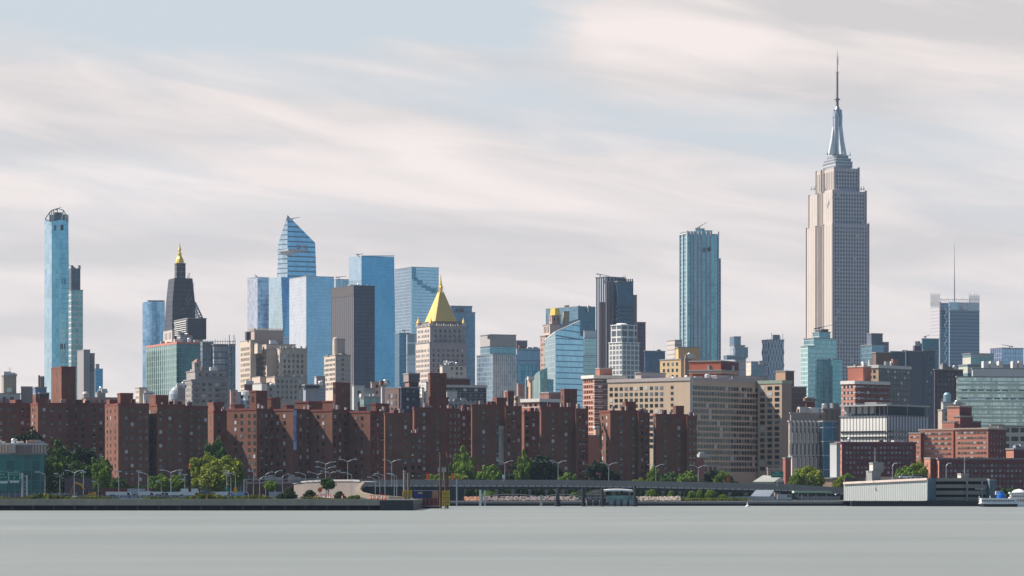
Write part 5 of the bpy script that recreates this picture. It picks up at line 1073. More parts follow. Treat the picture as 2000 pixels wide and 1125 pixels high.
YG, BG, MG, DG = (.21,.27,.028), (.13,.235,.025), (.046,.11,.022), (.014,.038,.015)  # DG is near black: shade painted into the leaf colour
tufts('weeds', 'yellow green weeds growing along the pier edge', XL, sea(700, 912), 911, 917, PZ, 2600, (YG, (.2,.17,.06), MG, (.11,.13,.05)), (.3, 1.1), 3, lambda x_: 1.0+.5*math.sin(x_*.13)+.4*math.sin(x_*.41))
# river wall, promenade, boulders
rw = thing('river_wall', 'low concrete river wall with a pale coping, right of the pier', 'wall', (0, 1162, 0)); rx1 = sea(1648, 1162)
slab('coping', xr+.5, rx1, -.2, 1.6, 1.35, 1.75, CONL, rw); slab('wall_face', xr+.5, rx1, .2, 1.4, .75, 1.35, wall((.16,.17,.18), .25), rw); slab('dark_base', xr+.5, rx1, .6, 1.4, -.4, .75, flat((.012,.016,.022)), rw)
slab('river_wall_right', rx1, 320, 1136, 1140.5, -.4, 1.7, flat((.015,.018,.022)), label='plain dark river wall under the garage and ferry', cat='wall')  # plain near-black face
def boulders(px0, px1, y, z, n, col, name_l, seed):
    r = random.Random(seed); mb = MB()
    for i in range(n):
        x_ = sea(r.uniform(px0, px1), y); s_ = r.uniform(.3, .75); yy = y+r.uniform(0, 5); zz = z+(yy-y)*.28
        mb.lathe((x_, yy, zz-s_*.3), [(s_*r.uniform(.6, 1), -.1), (s_*r.uniform(.8, 1.1), s_*.35), (s_*.5, s_*r.uniform(.6, .9)), (0, s_*.85)], 5)
    tag(mb.obj('boulders', col), name_l, kind='stuff')
boulders(884, 940, 1166, 1.75, 220, wall((.38,.19,.12), .4), 'orange brick rubble on the river bank', 1); boulders(944, 1130, 1168, 1.9, 500, wall((.24,.19,.18), .4), 'pinkish riprap stones on the bank', 2); boulders(1245, 1330, 1168, 1.9, 260, wall((.34,.28,.23), .4), 'pale riprap stones right of the ferry landing', 3)
for k_, (a_, c_) in enumerate(((944, 1055), (1061, 1136))):
    mb = MB(); n = 14
    for i in range(n):
        t0, t1 = i/n, (i+1)/n; h0, h1 = [1.0+1.5*math.sin(math.pi*(.12+.76*t)) for t in (t0, t1)]
        x0_, x1_ = sea(a_+(c_-a_)*t0, 1175), sea(a_+(c_-a_)*t1, 1175); mb.quad((x0_, 1175, 1.9+h0-.3), (x1_, 1175, 1.9+h1-.3), (x1_, 1175, 1.9+h1), (x0_, 1175, 1.9+h0)); mb.quad((x0_, 1175, 1.9+h0), (x1_, 1175, 1.9+h1), (x1_, 1176, 1.9+h1), (x0_, 1176, 1.9+h0)); mb.quad((x1_, 1176, 1.9+h1-.3), (x0_, 1176, 1.9+h0-.3), (x0_, 1176, 1.9+h0), (x1_, 1176, 1.9+h1))
    tag(mb.obj('curved_kerb', CONL), ('long arched pale concrete kerb above the riprap', 'shorter arched pale kerb left of the ferry landing')[k_], 'kerb')
def fence(px0, px1, y0, y1, D, m, label, step=12, name='fence'):
    zb = PZ if D < 1150 and px1 < 810 else 1.9
    a_, c_ = sea(px0, D), sea(px1, D); zt_ = ZZ(y0, D); r_ = thing(name, label, 'fence', ((a_+c_)/2, D, zb)); w_ = (c_-a_)/2
    slab('panel', -w_, w_, -.04, .04, .1, zt_-zb-.1, m, r_)
    n = max(2, int((px1-px0)/step))
    for i in range(n+1): slab('post', -w_+2*w_*i/n-.08, -w_+2*w_*i/n+.08, -.12, .12, 0, zt_-zb+.1, MET, r_)
fence(880, 1640, 969, 975, 1190, wall((.27,.27,.27), .2, vs=2.2, vsc=(.18,.18,.19), vsw=.15), 'long grey mesh fence below the viaduct along the promenade', 24)
fence(-30, 150, 962, 974, 1030, wall((.17,.20,.22), .25, vs=1.2, vsc=(.10,.12,.13), vsw=.2), 'dark grey construction fence behind the green road signs')
fence(395, 482, 950, 966, 1080, wall((.25,.24,.21), .2, vs=1.5, vsc=(.17,.17,.15), vsw=.2), 'grey screen fence in front of the yellow green tree')
fence(1440, 1512, 969, 977, 1180, wall((.4,.42,.42), .2, vs=1.5, vsc=(.3,.3,.3), vsw=.2), 'pale fence in front of the slate roofed pavilion')
slab('red_site_wall', sea(196, 1060), sea(300, 1060), 1060, 1060.5, PZ, ZZ(953.5, 1060), wall((.20,.06,.055), .2), label='low dark red wall at the foot of the sunlit brick tower', cat='wall')
slab('brown_site_shed', sea(126, 1120), sea(178, 1120), 1120, 1126, PZ, ZZ(933, 1120), wall((.13,.09,.085), .2), label='plain brown shed wall behind the yellow excavator', cat='shed')

# ------------------------------------------------------------------ viaduct and ramp
vd = thing('elevated_highway', 'long elevated grey highway on concrete piers running along the shore', 'viaduct', (0, 1230, 1.9)); VB = 1230
pts = [(628, 938.5), (676, 937.5), (900, 937.5), (1100, 938), (1250, 940), (1400, 943), (1540, 946.5), (1700, 956)]
def strip(name, off_t, off_b, y0, y1, m, u_scale=1):
    mb = MB(); u = 0
    for (a_, ya), (c_, yc) in zip(pts, pts[1:]):
        xa, xc = sea(a_, VB), sea(c_, VB); L_ = xc-xa; za, zc = ZZ(ya, VB)-1.9, ZZ(yc, VB)-1.9
        for (yy, fl) in ((y0, 1), (y1, 0)):
            q = [(xa, yy, za-off_b), (xc, yy, zc-off_b), (xc, yy, zc-off_t), (xa, yy, za-off_t)]; uv = [(u, 0), (u+L_, 0), (u+L_, 1), (u, 1)]
            if fl: mb.quad(*q, uv)
            else: mb.quad(q[1], q[0], q[3], q[2], uv)
        mb.quad((xa, y0, za-off_t), (xc, y0, zc-off_t), (xc, y1, zc-off_t), (xa, y1, za-off_t)); mb.quad((xa, y1, za-off_b), (xc, y1, zc-off_b), (xc, y0, zc-off_b), (xa, y0, za-off_b)); u += L_
    return mb.obj(name, m, vd)
strip('parapet', 0, 2.0, 0, .4, wall((.27,.25,.235), .2)); strip('top_rail', -.12, .0, -.06, .46, wall((.36,.34,.33), .1)); strip('deck', 1.2, 2.6, .41, 17, wall((.12,.12,.12), .1)); strip('fascia', 2.02, 2.5, -.1, .39, wall((.50,.47,.44), .1, vs=2.5, vsc=(.08,.075,.07), vsw=.16)); strip('girder', 2.62, 3.5, .8, 1.5, flat((.045,.045,.05))); strip('far_parapet', 0, 1.2, 16.6, 17, wall((.2,.19,.18), .1)); strip('far_girder', 2.62, 3.5, 12, 13, flat((.045,.045,.05)))
for i in range(24):
    px_ = 905+i*32.5; yv = next(ya+(yc-ya)*(px_-a_)/(c_-a_) for (a_, ya), (c_, yc) in zip(pts, pts[1:]) if a_ <= px_ <= c_); zt_ = ZZ(yv, VB)-1.9-3.52
    mb = MB(); x_ = sea(px_, VB)
    for yy in (2, 13): mb.box((x_, yy, zt_/2-.5), (1.1, 1.1, zt_+.4))
    mb.box((x_, 7.5, zt_-.45), (1.3, 15, .9)); mb.obj('support', wall((.22,.20,.20), .2), vd)
r_ = thing('highway_ramp', 'pale curved concrete ramp wall descending from the highway behind the sign gantry', 'ramp', (sea(640, 1120), 1120, PZ))
mb = MB(); n = 16
rp = [(574, 1215, 945), (600, 1190, 942), (640, 1170, 940), (690, 1150, 940), (704, 1140, 941)]
rp2 = [(704, 1135, 942), (698, 1100, 948), (694, 1068, 955), (700, 1050, 961), (722, 1035, 966), (760, 1028, 969), (790, 1026, 971)]
for i, ((a_, da, ya), (c_, dc, yc)) in enumerate(zip(rp, rp[1:])):
    A0 = PX(a_, ya, da)-r_.location; C0 = PX(c_, yc, dc)-r_.location
    mb.quad((A0.x, A0.y, 0), (C0.x, C0.y, 0), C0, A0)
mb.obj('ramp_wall', wall((.22,.185,.165), .18), r_)
mb = MB()
for (a_, da, ya), (c_, dc, yc) in zip(rp, rp[1:]):
    A0 = PX(a_, ya, da)-r_.location; C0 = PX(c_, yc, dc)-r_.location; mb.beam(A0+Vector((0, 0, .3)), C0+Vector((0, 0, .3)), .45)
    mb.quad(A0, C0, C0+Vector((6, 12, 0)), A0+Vector((6, 12, 0)))
mb.obj('ramp_rail', wall((.36,.34,.33), .1), r_)
mb = MB()
for i, ((a_, da, ya), (c_, dc, yc)) in enumerate(zip(rp2, rp2[1:])):
    A0 = PX(a_, ya, da)-r_.location; C0 = PX(c_, yc, dc)-r_.location; A1 = A0-Vector((0, 0, 1.5)); C1 = C0-Vector((0, 0, 1.5)); o_ = Vector((1.5, 1.5, 0))
    mb.quad(A1, C1, C0, A0); mb.quad(C1+o_, A1+o_, A0+o_, C0+o_); mb.quad(A0, C0, C0+o_, A0+o_)
mb.obj('curved_barrier', wall((.24,.19,.14), .2), r_)
slab('ramp_shade_sheet', sea(700, 1130)-r_.location.x, sea(905, 1130)-r_.location.x, 24, 26, -1, 4.0, flat((.025,.028,.032)), r_)  # near-black sheet standing in for shade inside the ramp
tufts('undergrowth', 'dark shrubs added as shade below and behind the viaduct', sea(690, 1262), sea(1640, 1262), 1254, 1266, 1.9, 1900, (DG, DG, MG), (2.0, 4.6), 9)  # hedge mass added, its dark green filling in for the shade here
tufts('undergrowth', 'dark shrubs added as shade along the foot of the left brick towers', sea(-20, 1260), sea(500, 1260), 1180, 1200, 1.9, 1500, (DG, DG, MG), (2.5, 5.6), 10)  # second dark hedge added as painted shade
tufts('bank_planting', 'yellow green grasses and wild flowers on the promenade', sea(1245, 1180), sea(1460, 1180), 1172, 1186, 1.9, 1300, (YG, (.38,.28,.04), BG, MG), (.3, 1.1), 11)
slab('viaduct_shade_sheet', sea(880, 1275), sea(1660, 1275), 1272, 1272.4, 1.9, 6.3, flat((.03,.032,.035)), label='dark sheet standing in for the shade behind the viaduct piers', cat='wall')  # near-black sheet painted as the darkness under the highway

# ------------------------------------------------------------------ trees
CR = {}
def crown_mesh(seed, tone, shape):
    key = (seed, tone, shape)
    if key in CR: return CR[key]
    r = random.Random(seed*31+len(shape)); mb = MB(); nb = 70
    for i in range(nb):
        while True:
            c = Vector((r.uniform(-1, 1), r.uniform(-1, 1), r.uniform(-1, 1)))
            if .5 < c.length < 1: break
        if shape == 'pine': rad = max(.12, (1-c.z)/2*.9); c = Vector((c.x*rad, c.y*rad, c.z)); s_ = .22
        elif shape == 'slim': c = Vector((c.x*.75*(1-.35*c.z), c.y*.75*(1-.35*c.z), c.z)); s_ = .30
        else:
            c = c*r.uniform(.72, .92); s_ = r.uniform(.11, .24)
            if c.z < -.3: c.z *= .7
        for j in range(90):
            d = Vector((r.gauss(0, 1), r.gauss(0, 1), r.gauss(0, 1))).normalized()
            p = c+d*s_*r.uniform(.75, 1.08)
            n_ = (d+Vector((r.gauss(0, .5), r.gauss(0, .5), r.gauss(0, .5)))).normalized(); a_ = n_.cross(Vector((0, 0, 1))).normalized() if abs(n_.z) < .95 else Vector((1, 0, 0)); b_ = n_.cross(a_); w_ = r.uniform(.022, .05)
            mb.quad(p-a_*w_-b_*w_, p+a_*w_-b_*w_*.6, p+a_*w_*.8+b_*w_, p-a_*w_+b_*w_)
    me = bpy.data.meshes.new('crown'); me.from_pydata(mb.v, [], mb.f); me.materials.append(leafm(tone)); CR[key] = me
    return me
def tree(px, ytop, hw, D, tone, label, shape='round', zb=None, low=.25, name='tree', cat='tree', group=None, seed=None):
    zb = (PZ if D < 1150 and px < 800 else 1.9) if zb is None else zb
    x_ = sea(px, D); H_ = ZZ(ytop, D)-zb; r0 = hw*MPP(D); t_ = thing(name, label, cat, (x_, D, zb), group); hw *= 1.15; r0 *= 1.15; seed = seed if seed is not None else int(px) % 7
    ch = H_*(1-low); c = bpy.data.objects.new('crown', crown_mesh(seed, tone, shape)); COL.objects.link(c); c.parent = t_
    c.location = (0, 0, H_*low+ch/2); c.scale = (r0*1.05, min(r0*1.05, 9), ch/2*1.05); c.rotation_euler = (0, 0, seed*.9)
    if abs(c.scale[0]-c.scale[1]) > .5: c.rotation_euler = (0, 0, 0)
    mb = MB(); tr = max(.12, H_*.022); mb.beam((0, 0, -.2), (0, 0, H_*low+ch*.3), tr, tr*.6, 8)
    for i in range(4): a_ = i*1.6+seed; mb.beam((0, 0, H_*low*.8+ch*.1), (math.cos(a_)*r0*.5, math.sin(a_)*r0*.5, H_*low+ch*.5), tr*.5, tr*.2, 5)
    mb.obj('trunk', wall((.09,.07,.055), .3), t_); return t_
TL_ = [
 (60, 836, 36, 1215, DG, 'dark green tree rising above the teal glass building', .1), (112, 858, 34, 1200, MG, 'dark rounded tree in front of the tower with the tallest bulkhead', .1),
 (160, 866, 38, 1205, DG, 'broad dark tree left of the sunlit tower edge', .1), (192, 886, 26, 1185, MG, 'mid green tree touching the sunlit tower edge', .1),
 (104, 897, 25, 1165, BG, 'bright green tree just right of the teal glass building', .1), (152, 895, 30, 1160, MG, 'green tree behind the double armed lamp by the excavator', .1),
 (200, 898, 20, 1150, BG, 'small bright tree at the base of the sunlit tower', .1), (128, 918, 26, 1140, DG, 'dark low tree beside the brown shed', .1),
 (232, 930, 17, 1110, MG, 'small green tree at the foot of the sunlit tower', .15), (312, 926, 22, 1100, BG, 'small bright tree between two street lamps by the red brick towers', .15), (346, 924, 18, 1105, BG, 'small tree left of the drilling mast', .15), (22, 905, 40, 1210, DG, 'dark tree behind the teal glass building at left edge', .1),
 (424, 854, 24, 1210, MG, 'green tree above the big yellow green tree', .1), (403, 886, 32, 1085, YG, 'big yellow green tree, left half beside the drilling mast', .08), (446, 884, 33, 1090, YG, 'big yellow green tree, right half with lamps in front', .08), (425, 905, 36, 1075, (.17,.22,.03), 'low front crown of the yellow green clump', .05),
 (903, 871, 24, 1275, BG, 'tall bright green tree by the tower with the bulkhead', .1), (905, 898, 20, 1268, BG, 'rounded bright tree right of the barge piles', .1), (876, 905, 18, 1270, MG, 'mid green tree between the barge piles', .1), (850, 922, 20, 1262, BG, 'low bright tree behind the left orange sign', .1), (895, 924, 26, 1262, YG, 'low yellow green tree behind the right orange sign', .1),
 (955, 903, 24, 1265, BG, 'bright tree below the beige banner', .1), (1022, 878, 15, 1272, BG, 'bright slender tree left of the darkest clump', .15), (1048, 884, 40, 1280, DG, 'large very dark tree in the middle of the row', .05), (1010, 912, 26, 1278, DG, 'low dark tree under the beige banner tower', .05), (1082, 905, 22, 1282, DG, 'dark tree behind the lamp, right of the darkest clump', .05), (1108, 918, 18, 1262, BG, 'low bright tree left of the orange brick annex', .1),
 (1168, 897, 24, 1285, DG, 'dark tree in front of the orange brick annex', .05), (1196, 915, 18, 1285, DG, 'low dark tree behind the lamp by the hospital', .05), (1250, 933, 16, 1262, YG, 'low yellow green shrub like tree behind the viaduct', .1), (1276, 906, 12, 1280, BG, 'narrow green tree between two rightmost brick towers', .1),
 (1310, 921, 26, 1290, MG, 'dark green tree at the foot of the rightmost brick tower', .05), (1345, 919, 24, 1270, BG, 'bright green sloping tree under the hospital', .1), (1392, 914, 18, 1275, DG, 'dark round tree by the hospital low wing', .1), (1413, 918, 17, 1268, BG, 'bright tree left of the red sign', .1), (1428, 930, 12, 1266, MG, 'small dark tree behind the red sign', .1),
 (1580, 906, 30, 1296, YG, 'wide yellow green tree before the panelled office', .15), (1556, 918, 14, 1292, BG, 'small tree right of the boiler stack', .15), (1657, 921, 15, 1290, BG, 'small bright tree beside the white slab', .15), (1640, 927, 12, 1288, YG, 'tiny tree at the base of the white slab', .15),
 (1772, 909, 26, 1310, BG, 'bright tree behind the garage roof, left one', .15), (1796, 899, 18, 1312, YG, 'taller bright tree behind the garage roof', .15), (1970, 952, 26, 1250, MG, 'green tree behind the ferry at the right edge', .1)]
for px_, y_, hw_, D_, tn, lb, lo in TL_: tree(px_, y_, hw_, D_, tn, lb, low=lo, group='trees along the foot of the buildings')
for px_, y_, hw_, D_, tn, lb in ((530, 937, 14, 962, BG, 'small round street tree in front of the sign gantry, with a dark trunk'), (641, 932, 15, 958, MG, 'small street tree under the four armed lamp')): tree(px_, y_, hw_, D_, tn, lb, low=.35, group='small street trees on the pier')
for px_, y_, hw_, D_, lb in ((565, 953, 22, 935, 'ragged dark pine shrub right of the small street tree'), (605, 957, 20, 938, 'dark pine shrub left of the red diamond sign'), (663, 960, 17, 935, 'dark pine shrub right of the red diamond sign'), (548, 964, 14, 930, 'low dark pine bush nearest the gantry')): tree(px_, y_, hw_, D_, (.045,.065,.03), lb, 'pine', low=.05, name='pine_shrub', cat='shrub', group='dark pine shrubs on the pier')
for px_, y_, hw_, lb in ((1272, 957, 11, 'bright young tree right of the ferry landing'), (1311, 959, 7, 'slim young tree, first of the slim ones on the promenade'), (1351, 959, 7, 'slim young tree left of the closest pair'), (1367, 957, 7, 'slim young tree in the middle of the promenade row'), (1388, 957, 11, 'fuller bright young tree on the promenade'), (1412, 966, 9, 'low young tree left of the pavilion'), (954, 960, 14, 'green shrub tree under the viaduct near the white posts'), (1122, 962, 9, 'small shrub tree left of the ferry landing')): tree(px_, y_, hw_, 1182, BG, lb, 'slim', low=.12, group='young trees on the promenade')

# ------------------------------------------------------------------ street lamps
LM = flat((.55,.56,.57), .45, .4)
def lamp(px, ytop, D, arms, label, zb=None, w=14, group='street lamps along the shore road'):
    """arms: list of (direction, height drop in px)"""
    zb = PZ if zb is None else zb; k = MPP(D); t_ = thing('street_lamp', label, 'street lamp', (sea(px, D), D, zb), group); H_ = ZZ(ytop, D)-zb; top = H_-5*k*(max(abs(a) for a, _ in arms) > 0)
    mb = MB(); mb.beam((0, 0, 0), (0, 0, top), .10, .07, 8); mb.beam((0, 0, 0), (0, 0, .4), .3, .25, 8); mb.obj('pole', LM, t_)
    for s_, dr in arms:
        mb = MB(); z_ = top-dr*k; e_ = (s_*w*k, 0, z_+(5*k if abs(s_) else 0))
        if s_: mb.beam((0, 0, z_), (s_*w*k*.6, 0, z_+3.6*k), .09, .08, 6); mb.beam((s_*w*k*.6, 0, z_+3.6*k), e_, .06, .05, 6); mb.obj('arm', LM, t_)
        mb = MB(); mb.box((e_[0]+(s_*.5), 0, e_[2]+.02), (1.3 if s_ else 1.6, .5, .28)); mb.obj('lamp_head', flat((.72,.72,.72), .4), t_)
    return t_
V = lambda px_: 1.9+ next((ZZ(ya+(yc-ya)*(px_-a_)/(c_-a_), VB)-1.9) for (a_, ya), (c_, yc) in zip(pts, pts[1:]) if a_ <= px_ <= c_)-.8
for q in ((88, 922, 960, [(-1, 0)], 'single armed lamp left of all others, near the green signs', None, 12), (117, 925, 1010, [(-.6, 0)], 'small single armed lamp second from left', None, 10), (145, 919, 950, [(-1, 0), (1, 0)], 'double armed lamp just left of the excavator', None, 11), (163, 922, 1000, [(0, 0)], 'T shaped lamp right beside the excavator lamp', None, 8), (192, 940, 1080, [(-1, 0)], 'short small lamp right of the excavator', None, 6),
  (232, 921, 1000, [(0, 0)], 'T shaped lamp before the sunlit tower edge', None, 8), (271, 920, 1010, [(0, 0)], 'tall T shaped lamp with a thick mast before the second tower', None, 8), (289, 923, 955, [(-1, 0)], 'single armed lamp left of the big double armed lamp', None, 12), (315, 940, 1080, [(-.7, 0)], 'short lamp among the small trees', None, 8), (334, 918, 945, [(-1, 0), (1, 0)], 'large double armed lamp left of the drilling mast', None, 15), (361, 922, 1010, [(0, 0), (-.4, 14)], 'T shaped lamp left of the drilling mast', None, 8),
  (443, 919, 1000, [(-.4, 0)], 'lamp in front of the yellow green tree, left one', None, 8), (451, 925, 1010, [(-.5, 0)], 'lamp in front of the yellow green tree, middle one', None, 8), (460, 923, 950, [(-1, 0)], 'lamp with long arm in front of the yellow green tree', None, 14), (495, 920, 1010, [(-.4, 0)], 'lamp just right of the yellow green tree', None, 8), (507, 931, 1050, [(1, 0)], 'small lamp over the left end of the gantry', None, 8), (519, 922, 1100, [(1, 0)], 'lamp with right arm behind the gantry, first', None, 9), (537, 919, 1100, [(1, 0)], 'lamp with right arm behind the gantry, second', None, 9), (552, 926, 1100, [(1, 0)], 'lamp with right arm behind the gantry, third', None, 8), (597, 923, 1060, [(-1, 0)], 'lamp with long left arm behind the gantry', None, 14),
  (621, 922, 1120, [(-1, 0), (1, 0)], 'double armed lamp left of the four armed lamp', None, 15), (644, 920, 1120, [(-1, 0), (1, 0)], 'double armed lamp right of the four armed lamp', None, 13), (636, 902, 1000, [(-1, 0), (1, 0), (-1, 10), (1, 10)], 'tallest lamp with arms in two tiers above the ramp', None, 13),
  (687, 923, 990, [(-1, 0)], 'single armed lamp in front of the curved ramp', None, 14), (679, 897, 1160, [(-1, 0), (1, 0)], 'tall double armed lamp above the ramp, right of the four armed lamp', None, 12), (733, 932, 1050, [(-1, 0)], 'shortest of the lamps clustered on the curved ramp', None, 9), (742, 928, 1045, [(-1, 0)], 'second lamp in the cluster on the curved ramp', None, 9), (752, 925, 1040, [(-1, 0)], 'third lamp in the cluster on the curved ramp', None, 15), (765, 898, 1160, [(-1, 0), (1, 0)], 'tall double armed lamp left of the barge', None, 12), (770, 925, 1035, [(-1, 0)], 'lamp with left arm before the flat fronted tower', None, 9), (775, 926, 1030, [(-.8, 0)], 'lamp nearest the yellow pile frame on the pier end', None, 10)):
    lamp(*q[:5], zb=q[5], w=q[6])
for px_, y_, lb in ((986, 900, 'viaduct lamp in front of the beige banner tower'), (1090, 900, 'viaduct lamp in front of the broad brick tower'), (1189, 904, 'viaduct lamp left of the hospital front brick tower'), (1281, 907, 'viaduct lamp between the two rightmost brick towers'), (1364, 909, 'viaduct lamp at the foot of the tan hospital')): lamp(px_, y_, 1232, [(-1, 0), (1, 0)], lb, zb=V(px_), w=11, group='double armed lamps on the viaduct')
for px_, y_, D_, lb in ((1743, 905, 1165, 'lamp on the garage roof right of the white stair cube'), (1692, 921, 1160, 'short lamp on the garage roof left of the white stair cube'), (1848, 905, 1165, 'lamp on the garage roof above the parking decks')): lamp(px_, y_, D_, [(.6, 0)], lb, zb=ZZ(936, 1150), w=8, group='lamps on the garage roof')

# ------------------------------------------------------------------ road signs and gantries
SGN = flat((.0,.19,.12), .5, 0, .04); SW = flat((.8,.8,.78), .5)
gt = thing('road_sign_gantry', 'two green exit signs on a steel gantry at the left edge', 'road sign', (sea(20, 985), 985, PZ)); k = MPP(985)
def sp_(parent, px0, px1, y0, y1, D, m, name, dy=0, th=.15):
    a_, c_ = PX(px0, y1, D), PX(px1, y0, D); L_ = parent.location; mb = MB(); mb.box(((a_.x+c_.x)/2-L_.x, D+dy-L_.y, (a_.z+c_.z)/2-L_.z), (c_.x-a_.x, th, c_.z-a_.z)); return mb.obj(name, m, parent)
def st_(parent, px, y, D, body, size, m=SW): 
    p = PX(px, y, D); return text(body, size, m, 'lettering', p-Vector(parent.location), 0, parent=parent)
for a_, c_, y0_, y1_ in ((-14, 16, 922, 939), (18, 38, 923.5, 938)):
    sp_(gt, a_-.6, c_+.6, y0_-.6, y1_+.6, 985, SW, 'sign_border'); sp_(gt, a_, c_, y0_, y1_, 985, SGN, 'sign_panel', -.08); sp_(gt, a_+1, c_-1, y1_+.9, y1_+5, 985, SW, 'sign_walkway', .1)
sp_(gt, 0, 7, 918, 921.8, 985, SGN, 'exit_tab'); sp_(gt, 28, 37, 918.5, 922.8, 985, SGN, 'exit_tab')
st_(gt, 3.5, 920, 984.8, 'EXIT 8', .42); st_(gt, 32.5, 920.7, 984.8, 'EXIT 7', .5); st_(gt, 4, 926.5, 984.8, '34 St', .75); st_(gt, 1, 932, 984.8, 'Midtown Tun', .72); st_(gt, 28, 927, 984.8, 'E 20-E 23 St', .52)
mb = MB(); p = PX(29.5, 934.5, 984.8)-Vector(gt.location); q = PX(26.5, 931, 984.8)-Vector(gt.location); mb.beam(PX(27, 936, 984.8)-Vector(gt.location), PX(29, 931, 984.8)-Vector(gt.location), .13); mb.obj('arrow', SW, gt)
mb = MB(); L_ = Vector(gt.location)
mb.beam(PX(44, 924, 985.5)-L_, Vector((PX(44, 0, 985.5).x-L_.x, .5, 0)), .28, n=8); mb.beam(PX(53, 928, 990)-L_, Vector((PX(53, 0, 990).x-L_.x, 5, 0)), .18, n=8); mb.beam(PX(-20, 930, 985.6)-L_, PX(45, 926, 985.6)-L_, .16); mb.beam(PX(-20, 936, 985.6)-L_, PX(45, 933, 985.6)-L_, .16); mb.beam(PX(38, 930, 985.6)-L_, PX(54, 930, 990)-L_, .12)
for i in range(4): mb.beam(PX(45, 940+i*7, 985.6)-L_, PX(53, 944+i*7, 990)-L_, .07)
mb.obj('gantry_frame', MET, gt)
g2 = thing('truss_gantry', 'long pale steel truss gantry with the grey backs of four signs', 'road sign', (sea(560, 1010), 1010, PZ)); L_ = Vector(g2.location); mb = MB()
for dd in (0, 1.2):
    for y_ in (936, 943.5): mb.beam(PX(476, y_, 1010+dd)-L_, PX(641, y_-.5, 1010+dd)-L_, .16)
    for i in range(14): a_ = 476+i*11.8; mb.beam(PX(a_, 936+(i % 2)*7.5, 1010+dd)-L_, PX(a_+11.8, 943.5-(i % 2)*7.5, 1010+dd)-L_, .09)
mb.obj('truss', flat((.5,.46,.43), .5, .3), g2)
for px_ in (477, 482, 637, 641): mb = MB(); p = PX(px_, 936, 1010)-L_; mb.beam((p.x, 0, 0), p, .15, n=6); mb.obj('post', flat((.4,.35,.33), .5, .3), g2)
for a_, c_, y0_, y1_ in ((521, 551, 932, 946), (523, 534, 927.5, 932), (562, 587, 931.5, 943), (563, 575, 927, 931.5)): sp_(g2, a_, c_, y0_, y1_, 1010, flat((.33,.30,.30), .6), 'sign_back', 1.5)
def signpost(label, px, y0, y1, hw, D, m, zb, shape='rect', body=None, size=.6, cat='road sign', pole=LM):
    t_ = thing('road_sign', label, cat, (sea(px, D), D, zb)); L_ = Vector(t_.location); zt_ = ZZ(y0, D)-zb; z1_ = ZZ(y1, D)-zb; w_ = hw*MPP(D); mb = MB()
    if shape == 'diamond': c_ = (zt_+z1_)/2; h_ = (zt_-z1_)/2; mb.poly([(-w_, -.1, c_), (0, -.1, c_-h_), (w_, -.1, c_), (0, -.1, c_+h_)]); mb.poly([(-w_, -.04, c_), (0, -.04, c_+h_), (w_, -.04, c_), (0, -.04, c_-h_)])
    else: mb.box((0, -.1, (zt_+z1_)/2), (2*w_, .1, zt_-z1_))
    mb.obj('sign_panel', m, t_); mb = MB(); mb.beam((0, .02, 0), (0, .02, zt_-.2), .08, n=6); mb.obj('pole', pole, t_)
    if body:
        for i, ln in enumerate(body): text(ln, size, SW, 'lettering', (0, -.2, zt_-size*.75-i*size*1.05), 0, parent=t_)
    return t_
OR = flat((.85,.12,.02), .6); YE = flat((.85,.42,.03), .6)
signpost('small green sign with white marks above a pale blue plate', 443, 951, 960, 4.5, 948, SGN, PZ, body=['E 23', 'St'], size=.5); signpost('tall yellow sign right of the small green sign', 460, 952, 963, 3.2, 946, YE, PZ); signpost('red diamond sign under the small street tree', 625, 951, 963, 5.5, 935, OR, PZ, 'diamond')
signpost('left upright orange sign on the viaduct', 835, 924, 938, 2.6, 1231, OR, V(835)); signpost('right upright orange sign on the viaduct', 884, 925, 938, 2.8, 1231, OR, V(884)); signpost('upright red sign on the viaduct near the hospital', 1422, 931, 945, 1.8, 1231, flat((.75,.04,.03)), V(1422))
signpost('green road sign with white lettering beside the boiler stack', 1518, 921, 932.5, 12, 1228, SGN, V(1518), body=['E 34 St', 'Midtown Tun'], size=.72); signpost('small white sign board behind the cones', 630, 964, 970, 4.5, 925, SW, PZ, cat='sign board'); signpost('round red sign on the curved ramp', 743, 961, 967, 3, 1000, flat((.8,.03,.02)), PZ, 'diamond')
signpost('white sign board on the viaduct near the beige banner', 983, 927, 934, 2, 1229, SW, V(983)); signpost('pale empty sign frame between the barge piles', 866, 913, 922, 11, 1233, flat((.4,.38,.36)), V(866))

